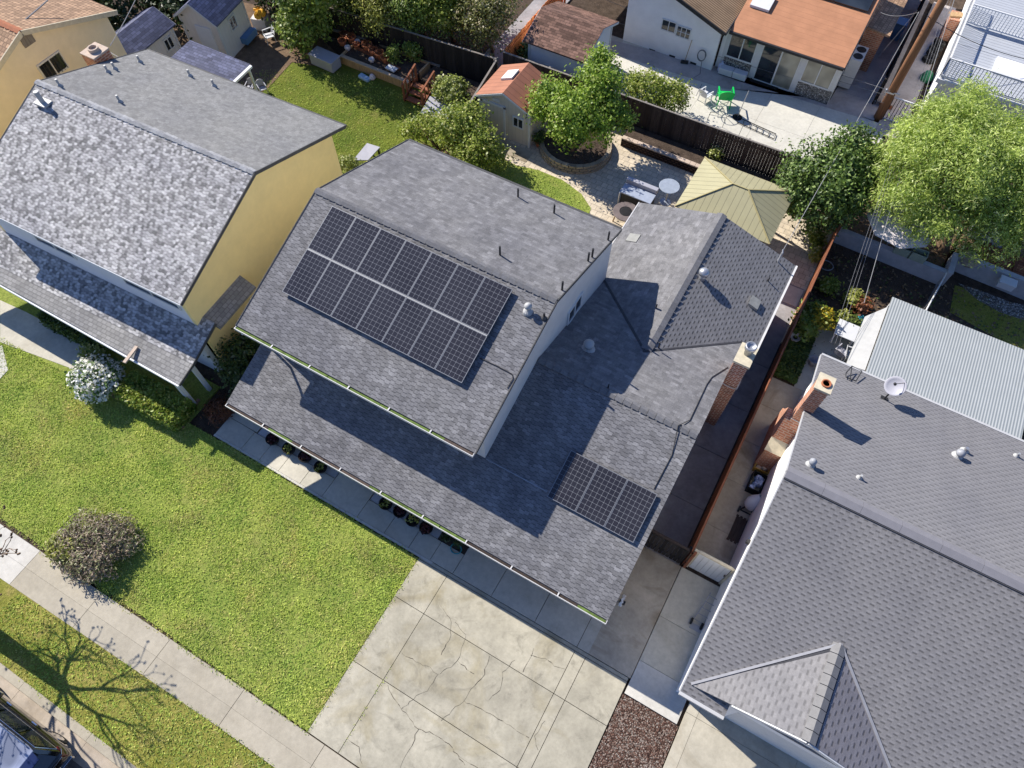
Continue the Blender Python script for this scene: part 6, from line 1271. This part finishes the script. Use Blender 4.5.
    h = thing('sack', 'pale blue sack on the grass below the raised bed', 'sack', P(365, 79, 0)); c = P(365, 79, 0); m = MB(); m.extr([c+Vector((-.35, -.14, .2)), c+Vector((.32, -.2, .16)), c+Vector((.35, .12, .14)), c+Vector((-.3, .16, .22))], (0, 0, -.2)); m.build('sack', M['blue_plastic2'], h, bevel=.06)
    h = thing('sack', 'white crumpled sack right of the pale blue sack', 'sack', P(372, 79, 0)); c = P(372.5, 79, 0); m = MB(); m.lathe(c, [(.14, 0), (.19, .1), (.12, .24), (.04, .3), (0, .3)], 7); m.build('sack', M['cloth_white'], h)
    for i, (x, y, lb) in enumerate(((411, 56, 'dark conifer seedling left, beyond the raised bed'), (419, 58, 'dark conifer seedling right, beyond the stair rail'), (395, 60, 'low grey plant at the raised bed right end'))):
        c = P(x, y, .5); tree('garden_plant', lb, (c.x, c.y, .3), [(c.x, c.y, .8, .3, .3, .5)], 60, 10, .14, 'l_mid', 100+i, .03, cat='plant', cr=.1)
    # wooden steps with two railings
    h = thing('garden_steps', 'red brown wooden steps with slatted handrails beside the raised bed', 'steps', (-19.5, 24.4, 0)); m = MB()
    for k in range(3): m.box(-19.95, -18.95, 23.75+k*.36, 24.08+k*.36, .12+k*.16, .17+k*.16)
    m.build('tread', M['w_red'], h)
    for x in (-20.02, -18.88):
        m = MB(); m.bar((x, 23.75, 1.0), (x, 25.05, 1.38), .09, .05)
        for k in range(5): y = 23.78+k*.3; m.bar((x, y, .02+.1*k), (x, y, 1.0+k*.088), .06 if k % 4 else .09, .05 if k % 4 else .09)
        m.build('handrail', M['w_red'], h)
        m = MB(); m.bar((x, 23.7, .1), (x, 24.9, .55), .05, .2); m.build('stringer', M['w_red'], h)
    h = thing('grey_sheet', 'pale grey flat sheet leaning below the lime bush', 'sheet', P(430, 106, 0)); m = MB(); m.extr([P(420, 113, .25), P(430, 96, .45), P(455, 101, .45), P(449, 120, .25)], (0, 0, -.04)); m.build('sheet', M['grey_plastic'], h); m = MB(); m.box(P(440, 105, .2).x-.2, P(440, 105, .2).x+.2, P(440, 108, .2).y-.1, P(440, 108, .2).y+.1, 0, .27); m.build('support', M['w_dark'], h)
    h = thing('garden_bench', 'pale slatted bench top beside the main house rear corner', 'bench', (-19.2, 19.5, 0), R(5)); T = wm(h); m = MB(T); a = P(358, 160, .45); m.M = None
    m.slab([P(353, 160, .42), P(367, 143, .5), P(380, 147, .5), P(368, 160, .42)], .05); m.build('bench_top', M['grey_plastic'], h); m = MB()
    for x, y in ((356, 159), (367, 146), (378, 148)): q = P(x, y, .4); m.box(q.x-.04, q.x+.04, q.y-.04, q.y+.04, 0, .44)
    m.build('leg', M['dark'], h)
    h = thing('round_shrub', 'small round lime shrub between yellow house and pale bench', 'shrub', P(347, 168, 0)); p = P(347, 166, .4); crown_mesh('foliage', [(p.x, p.y, .4, .6, .5, .4)], 130, 12, .12, 'l_lime', h, 47, cr=.1)
    c = P(263, 28, 0); h = thing('toy_pile', 'yellow plastic ride toys piled beside the tall pale shed', 'toys', c); m = MB(); rng = random.Random(6)
    for i in range(6): m.lathe(c+Vector((rng.uniform(-.4, .4), rng.uniform(-.3, .3), .75+rng.random()*.25)), [(.08, -.1), (.22, 0), (.2, .12), (.08, .15), (.07, .05), (0, .05)], 9, (rng.uniform(-1, 1), rng.uniform(-1, 1), .7))
    m.build('toys', M['yellow_plastic'], h); m = MB(); m.rbox(c, .8, .6, .68, .3); m.build('crate', M['white_plastic'], h)
    chair('garden_chair', 'white plastic chair below the yellow ride toys', P(271, 42, 0), R(-30), 'white_plastic', 1.0)
    chair('garden_chair', 'small grey chair left, at the open shelter right corner', P(252, 92, 0), R(20), 'grey_plastic', .75, 'grey chairs near the open shelter'); chair('garden_chair', 'small grey chair right, farther from the open shelter', P(264, 93, 0), R(60), 'grey_plastic', .75, 'grey chairs near the open shelter')
    # ---- white house patio
    chair('patio_chair', 'bright green plastic armchair on the sunlit white patio', P(722, 105, 0), R(205), 'green_plastic', 1.4)
    chair('patio_chair', 'white armchair next to the bright green armchair', P(704, 101, 0), R(160), 'white_plastic', 1.0)
    c = P(716, 112, 0); h = thing('table_frame', 'thin metal table frame beside the bright green armchair', 'table', c); m = MB()
    for i in range(6): a = i*math.pi/3; m.tube([c+Vector((.5*math.cos(a), .5*math.sin(a), .0)), c+Vector((.12*math.cos(a+.5), .12*math.sin(a+.5), .45)), c+Vector((.45*math.cos(a+.3), .45*math.sin(a+.3), .7))], .016, 5)
    m.tube([c+Vector((.45*math.cos(t*.4), .45*math.sin(t*.4), .7)) for t in range(17)], .016, 5); m.build('frame', M['silver'], h)
    c = P(737, 118, 0); h = thing('umbrella_base', 'dark umbrella stand with bare pole on the white patio', 'umbrella stand', c); m = MB(); m.lathe(c, [(.26, 0), (.25, .06), (.06, .1), (0, .1)], 14); m.build('base', M['charcoal'], h); m = MB(); m.tube([c, c+Vector((.1, .1, 1.6))], .022, 6); m.build('pole', M['silver'], h)
    h = thing('ladder_frame', 'metal lattice frame lying flat near the dark fence', 'frame', P(755, 118, 0)); m = MB(); A, B, C_, D = P(738, 117, .1), P(776, 134, .1), P(774, 139, .1), P(737, 122, .1)
    for p, q in ((A, B), (D, C_)): m.bar(p, q, .03, .03)
    for k in range(7): m.bar(A.lerp(B, k/6), D.lerp(C_, k/6), .025, .025)
    m.build('frame', M['dark'], h)
    for i, (a, b) in enumerate((((722, 128), (730, 116)), ((706, 124), (716, 113)), ((738, 137), (744, 128)))):
        h = thing('metal_stake', ['thin metal stake standing left by the dark fence', 'thin metal stake leaning near the table frame', 'thin metal stake standing right by the lattice frame'][i], 'stake', P(*a, 0)); p = P(*a, 0); m = MB(); m.tube([p, p+Vector((.05, .0, .75))], .012, 5); m.tube([p+Vector((.05, 0, .75)), p+Vector((.25, .1, .74))], .012, 5); m.build('stake', M['dark'], h)
    c = P(736, 74, 0); h = thing('bench_box', 'long white box bench against the sunroom stone base', 'bench', (-6.0, 34.0, 0), R(2)); T = wm(h); m = MB(T); m.box(-.75, .0, -.2, .2, .1, .45); m.box(.02, .75, -.2, .2, .1, .45); m.build('box', M['white_plastic'], h, bevel=.02); m = MB(T); m.box(-.7, .7, -.15, .15, 0, .1); m.build('base', M['charcoal'], h)
    c = P(720, 71, 0); h = thing('water_jug', 'pale blue jug in the corner of the white house', 'jug', c); m = MB(); m.lathe(c, [(.15, 0), (.17, .1), (.17, .38), (.06, .48), (.06, .55), (0, .55)], 14); m.build('jug', plain('pale_jug', (.6, .65, .8, 1), .3, .05), h)
    c = P(702, 70, 0); h = thing('garden_hose', 'dark hose hanging on the white house wall', 'hose', (c.x, 33.85, 0)); m = MB(); q = PY(702, 55, 33.82); m.tube([q+Vector((.22*math.cos(t*.4), -.01*t*.3, .3*math.sin(t*.4))) for t in range(34)], .022, 6); g = [q+Vector((.1, -.1, -.3)), P(700, 74, .04), P(690, 80, .03), P(687, 92, .03), P(696, 96, .03), P(702, 84, .03)]; m.tube(g, .02, 6); m.build('hose_coil', M['wire'], h)
    c = P(684, 64, 0); h = thing('broom', 'broom leaning against the white house wall', 'broom', c); m = MB(); m.tube([c+Vector((0, 0, .1)), PY(692, 40, 33.85)], .018, 6); m.build('handle', M['w_tan'], h); m = MB(); m.rbox(c, .4, .12, .2, .3); m.build('bristles', M['dark'], h)
    c = P(764, 84, 0); h = thing('door_mat', 'long dark mat before the sunroom sliding door', 'mat', c); m = MB(); m.rbox((c.x, c.y, .05), 1.5, .45, .02, .02); m.build('mat', M['charcoal'], h)
    c = P(894, 38, 0); h = thing('wheelie_bin', 'blue wheeled bin beside the peach side roof', 'bin', c); m = MB(); m.extr([(c.x-.22, c.y-.25, 0), (c.x+.22, c.y-.25, 0), (c.x+.28, c.y-.32, .95), (c.x-.28, c.y-.32, .95)], (0, .6, 0)); m.build('body', M['blue_plastic'], h, bevel=.02); m = MB(); m.rbox((c.x, c.y-.02, .96), .62, .72, .06); m.build('lid', M['blue_plastic'], h, bevel=.02)
    c = P(885, 106, 0); h = thing('planter_tray', 'rust red planter tray at the foot of the utility pole', 'planter', c); m = MB(); m.rbox(c, .6, .5, .3, .1); m.build('tray', M['clay'], h); m = MB(); m.rbox((c.x, c.y, .3), .66, .56, .03, .1); m.build('rim', M['pink_stone'], h)
    c = P(932, 56, 0); h = thing('tyre_pile', 'dark tyres and scrap between the pole fence and balcony house', 'tyres', c); m = MB()
    for i in range(4): m.lathe(c+Vector((.05*i-.1, .5*i-.6, .12+.05*i)), [(.16, -.1), (.32, -.1), (.35, 0), (.32, .1), (.16, .1), (.14, 0)], 14, (.3*(i % 2), .2, 1))
    m.build('tyre', M['tyre'], h)
    c = P(925, 80, 0); h = thing('green_sack', 'green and black sack behind the metal bar gate', 'sack', c); m = MB(); m.lathe(c, [(.3, 0), (.34, .2), (.2, .45), (.05, .5), (0, .5)], 8); m.build('sack', plain('green_sack', (.03, .2, .09, 1), .6, .4, 6), h)
    c = P(944, 36, 0); h = thing('scrap_cabinet', 'rust red cabinet beside the balcony house wall', 'cabinet', c); m = MB(); m.rbox(c, .5, .9, 1.2, .1); m.build('cabinet', M['brick_pink'], h); m = MB(); m.rbox((c.x, c.y, 1.2), .7, .4, .08, .4); m.build('board', M['w_tan'], h)
M['yellow_plastic2'] = plain('mustard_box', (.45, .28, .06, 1), .6, .2, 5); M['blue_plastic2'] = plain('pale_blue_plastic', (.34, .48, .62, 1), .5, .12, 5)
M['glass_top'] = plain('frosted_glass_top', (.30, .34, .40, 1), .15, .12, 6, .5)
small()
# ------------------------------------------------------------------ CARS
def car(name, label, x_rear, y_c, mat, L=4.7, W=1.86, flip=False, roof='roofglass'):
    h = thing(name, label, 'car', (x_rear-L/2 if not flip else x_rear+L/2, y_c, -.05), math.pi if flip else 0); T = wm(h); r = L/2       # local +x = rear end
    # lower body: loft of cross sections along x
    secs = [(-r, .45, .62, .66), (-r+.12, .3, .76, .82), (-r+.5, .26, .86, .9), (-r+1.25, .25, .98, .93), (-r+1.6, .25, 1.02, .93), (0, .25, 1.03, .93), (r-.9, .25, 1.05, .93), (r-.25, .28, 1.08, .9), (r-.06, .34, 1.05, .84), (r, .45, .95, .78)]
    m = MB(T); ring = []
    for x, z0, z1, w in secs:
        w *= W/1.86; ring.append([(x, -w*.9, z0), (x, -w, z0+.15), (x, -w, z1-.25), (x, -w*.93, z1-.04), (x, -w*.8, z1), (x, w*.8, z1), (x, w*.93, z1-.04), (x, w, z1-.25), (x, w, z0+.15), (x, w*.9, z0)])
    b = len(m.v)
    for q in ring: m.v += [Vector(p) for p in q]
    n = 10
    for i in range(len(ring)-1):
        for j in range(n): k = (j+1) % n; m.f.append([b+i*n+j, b+i*n+k, b+(i+1)*n+k, b+(i+1)*n+j])
    m.f.append([b+j for j in range(n-1, -1, -1)]); m.f.append([b+(len(ring)-1)*n+j for j in range(n)])
    m.build('body', M[mat], h, smooth=True, bevel=0)
    # cabin
    zr = 1.62; xa, xb, xc, xd = -r+1.35, -r+2.05, r-.55, r-.12; wl, wt = .84*W/1.86, .66*W/1.86
    m = MB(T); m.face([(xb, -wt, zr-.02), (xc, -wt, zr-.02), (xc, wt, zr-.02), (xb, wt, zr-.02)])
    for s in (-1, 1):
        q = [(xa, s*wl, 1.0), (xd, s*wl, 1.04), (xc, s*wt, zr-.02), (xb, s*wt, zr-.02)]; m.face(q if s < 0 else q[::-1])
    m.face([(xa, wl, 1.0), (xa, -wl, 1.0), (xb, -wt, zr-.02), (xb, wt, zr-.02)]); m.face([(xd, -wl, 1.04), (xd, wl, 1.04), (xc, wt, zr-.02), (xc, -wt, zr-.02)]); m.build('cabin', M[mat], h)
    m = MB(T); m.slab([(xb-.06, -wt*.9, zr+.0), (xb+.3, -wt*.98, zr+.035), (xc-.2, -wt*.98, zr+.035), (xc+.02, -wt*.92, zr), (xc+.02, wt*.92, zr), (xc-.2, wt*.98, zr+.035), (xb+.3, wt*.98, zr+.035), (xb-.06, wt*.9, zr)], .05); m.build('roof', M[roof], h, bevel=.02)
    for s in (-1, 1):
        e = Vector((0, s*.012, .006)); lp = lambda x, t: Vector((x, s*(wl+(wt-wl)*t), 1.02+(zr-.03-1.02)*t))+e
        for x0, x1, x2, x3 in ((xa+.28, -.1, -.1, xb+.1), (-.02, r-1.35, r-1.35, -.02), (r-1.27, xd-.2, xc-.12, r-1.27)):
            q = [lp(x0, .1), lp(x1, .1), lp(x2, .85), lp(x3, .85)]; m = MB(T); m.extr(q, (0, s*.012, 0)); m.build('side_window', M['tailglass'], h)
        m = MB(T); m.tube([lp(xa+.2, .05), lp(xd-.15, .05), lp(xc-.05, .92), lp(xb+.05, .93)], .014, 6); m.build('window_trim', M['chrome'], h)
        m = MB(T); m.tube([(xb+.15, s*wt*.93, zr+.07), (xc-.2, s*wt*.93, zr+.07)], .02, 6); m.build('roof_rail', M['chrome'], h)
        m = MB(T); m.extr([(r-.32, s*.80, .72), (r-.02, s*.72, .74), (r-.03, s*.70, 1.0), (r-.35, s*.82, 1.02)], (0.02, s*.09, 0)); m.build('tail_lamp', M['red_lens'], h)
        m = MB(T); m.extr([(-r+.04, s*.55, .62), (-r+.04, s*.86, .64), (-r+.42, s*.88, .84), (-r+.34, s*.62, .84)], (0, 0, .035)); m.build('headlight', M['chrome'], h)
        m = MB(T); m.extr([(xa+.32, s*.93, 1.02), (xa+.5, s*.93, 1.02), (xa+.5, s*.93, 1.18), (xa+.36, s*.93, 1.18)], (0, s*.18, 0)); m.build('wing_mirror', M[mat], h, bevel=.02)
        for x in (-.35, .75): m = MB(T); m.bar((x, s*.945*W/1.86, .86), (x+.2, s*.945*W/1.86, .86), .03, .03); m.build('door_handle', M['chrome'], h)
        for x in (-r+.85, r-.85):
            m = MB(T); m.lathe((x, s*.82*W/1.86, .35), [(.2, -.1), (.33, -.1), (.35, 0), (.33, .1), (.2, .1)], 22, (0, 1, 0)); w = m.build('wheel', M['tyre'], h)
            m = MB(T); m.lathe((x, s*.84*W/1.86, .35), [(.21, -.085), (.21, .085), (.05, .09), (0, .09)], 12, (0, 1, 0)); m.build('rim', M['chrome'], w)
    m = MB(T); m.extr([(xc-.02, -wt*.88, zr+.0), (xc+.3, -wt*.8, zr-.06), (xc+.3, wt*.8, zr-.06), (xc-.02, wt*.88, zr)], (0, 0, -.04)); m.build('spoiler', plain('blue_black_paint', (.02, .03, .09, 1), .15, .1, 1, .6, coat=.8, bs=0), h)
    m = MB(T); m.extr([(xd+.01, -wl*.85, 1.1), (xd+.01, wl*.85, 1.1), (xc+.06, wt*.85, zr-.12), (xc+.06, -wt*.85, zr-.12)], (.012, 0, .004)); m.build('rear_window', M['tailglass'], h)
    m = MB(T); m.extr([(xa+.06, -wl*.88, 1.04), (xb-.04, -wt*.9, zr-.08), (xb-.04, wt*.9, zr-.08), (xa+.06, wl*.88, 1.04)], (-.01, 0, .012)); m.build('windscreen', M['tailglass'], h)
    m = MB(T); m.box(r-.02, r+.06, -.8, .8, .42, .58); m.build('bumper', M['chrome'], h, bevel=.02); m = MB(T); m.tube([(r-.18, -.9, 1.03), (r-.02, -.74, .98), (r-.01, .74, .98), (r-.18, .9, 1.03)], .012, 6); m.build('tailgate_trim', M['chrome'], h)
    return h
car('parked_car', 'black parked car with chrome window trim and roof glass reflecting the sky', -11.85, -6.95, 'car')
car('parked_car', 'charcoal parked car whose front corner follows the black car tail', -11.05, -6.98, 'car2', flip=True, roof='car2')
# ------------------------------------------------------------------ UTILITY POLE AND WIRES
def poles():
    h = thing('utility_pole', 'tall brown wooden utility pole beside the white house patio', 'utility pole', (1.62, 34.7, 0)); b = Vector((1.62, 34.7, 0)); m = MB(); m.tube([b-Vector((0, 0, .3)), b+Vector((0, 0, 5)), b+Vector((0, 0, 10.5))], [.22, .19, .15], 12); m.build('pole', M['w_pole'], h, smooth=True)
    m = MB(); m.bar(b+Vector((-1.1, -.16, 9.6)), b+Vector((1.1, -.16, 9.6)), .1, .12); m.build('crossarm', M['w_pole'], h)
    for k in (-1, -.4, .4, 1): m = MB(); m.lathe(b+Vector((k, -.16, 9.66)), [(.03, 0), (.06, .06), (.03, .1), (.06, .15), (0, .2)], 8); m.build('insulator', M['white'], h)
    m = MB(); m.tube([b+Vector((.15, -.05, 0)), b+Vector((.14, -.05, 6))], .03, 6); m.tube([b+Vector((-.05, -.17, .2)), b+Vector((-.05, -.15, 4))], .02, 6); m.build('conduit', M['grey'], h)
    a = PY(872, 84, 34.55); m = MB(); m.box(1.3, 1.75, 34.48, 34.56, a.z-.15, a.z-.08); m.lathe((1.35, 34.5, a.z-.1), [(.05, 0), (.07, .12), (0, .16)], 8); m.box(1.7, 2.0, 34.5, 34.56, a.z-.1, a.z-.04); m.build('bracket', M['silver'], h)
    def wire(label, p, q, sag, r=.013, mat='wire', twist=0):
        p, q = Vector(p), Vector(q); h = thing('overhead_wire', label, 'wire', p, group='overhead wires'); m = MB(); n = 18; pts = [p.lerp(q, i/n)+Vector((0, 0, -sag*4*(i/n)*(1-i/n))) for i in range(n+1)]; m.tube(pts, r, 5); m.build('cable', M[mat], h)
    z1 = a.z
    wire('upper cable crossing the white house toward the pole bracket', (1.5, 34.5, z1), (-18, 34.2, z1+.9), .25, .014); wire('lower cable crossing the white house just beneath the upper one', (1.5, 34.5, z1-.28), (-18, 34.2, z1+.3), .3, .011); wire('thin third cable sagging over the white patio', (1.5, 34.5, z1-.7), (-18, 33.9, z1-.6), .35, .007)
    top = PY(919, 12, 34.4)
    wire('pale service cable from pole to the main house wing roof', top, PR(777, 261, 3.8-.35*2.4+.45, -.35, 0), .25, .013, 'wire_w')
    wire('short cable from the pole splice up to the peach side roof', top, PR(880, 12, 3.1, 0, 0), .2, .012); wire('thin drop wire beside the pale service cable above the patio', top+Vector((-.1, 0, .05)), P(875, 60, 1.0), .1, .008)
    top2 = (1.62, 34.5, 7.4)
    e = PR(834, 344, 2.6, 0, 0)
    for i, lb in enumerate(('left cable of the three running down to the right house corner', 'middle cable of the three running down to the right house corner', 'right cable of the three running down to the right house corner')):
        wire(lb, (1.62+.16*i, 34.5, 7.4-.25*i), e+Vector((.13*i-.1, 0, .05*i)), .35+.12*i, .006)
    wire('twisted pale cable from pole past the umbrella to the patio cover', (1.7, 34.5, 7.9), P(864, 303, 2.4), .3, .012, 'wire_w')
    wire('black cable over the white balcony deck', top+Vector((.2, 0, 0)), PR(1040, 62, 3.6, 0, 0), .3, .016, 'dark')
    wire('pale cable over the peach clay tile roof', PX(48, 0, -31.5), PX(-8, 47, -31.5), .02, .03, 'wire_w')
    wire('white wire reaching down to the clay pot chimney', PX(139, -8, -31), PX(110, 46, -29), .05, .018, 'wire_w'); wire('short pale wire beside the clay pot chimney', PX(106, 50, -28.6), PX(118, 57, -27.6), .0, .02, 'wire_w')
poles()
# ------------------------------------------------------------------ CAMERA, LIGHT, WORLD
cam = bpy.data.cameras.new('camera'); co = bpy.data.objects.new('camera', cam); COL.objects.link(co); SC.camera = co
co.location = (0, 0, H); co.rotation_euler = (math.pi/2-PITCH, 0, YAW); cam.sensor_width = 36; cam.lens = 36*FPX/1024; cam.clip_end = 2000; cam.clip_start = .1
sd = Vector((-1.28, .30, 1.0)).normalized(); el = math.asin(sd.z)
sun = bpy.data.lights.new('sun', 'SUN'); sun.energy = 5.0; sun.angle = R(.5); sun.color = (1.0, .94, .85); so = bpy.data.objects.new('sun', sun); COL.objects.link(so); so.rotation_euler = (-sd).to_track_quat('-Z', 'Y').to_euler(); so.location = (-30, 10, 40)
w = bpy.data.worlds.new('World'); SC.world = w; w.use_nodes = True; nt = w.node_tree; nt.nodes.clear(); sk = nt.nodes.new('ShaderNodeTexSky'); sk.sky_type = 'NISHITA'; sk.sun_disc = False; sk.sun_elevation = el; sk.sun_rotation = math.atan2(sd.x, sd.y); sk.altitude = 50; sk.ozone_density = 7; sk.air_density = 1.3; sk.dust_density = .3
bg = nt.nodes.new('ShaderNodeBackground'); bg.inputs[1].default_value = .082; ou = nt.nodes.new('ShaderNodeOutputWorld'); tint = nt.nodes.new('ShaderNodeMix'); tint.data_type = 'RGBA'; tint.blend_type = 'MULTIPLY'; tint.inputs[0].default_value = 1; tint.inputs[7].default_value = (1.0, .96, 1.13, 1); nt.links.new(sk.outputs[0], tint.inputs[6]); nt.links.new(tint.outputs[2], bg.inputs[0]); nt.links.new(bg.outputs[0], ou.inputs[0])
vs = SC.view_settings; vs.view_transform = 'Standard'; vs.look = 'None'; vs.exposure = .66; vs.gamma = 1
try: vs.use_curve_mapping = False
except Exception: pass
SC.cycles.max_bounces = 6
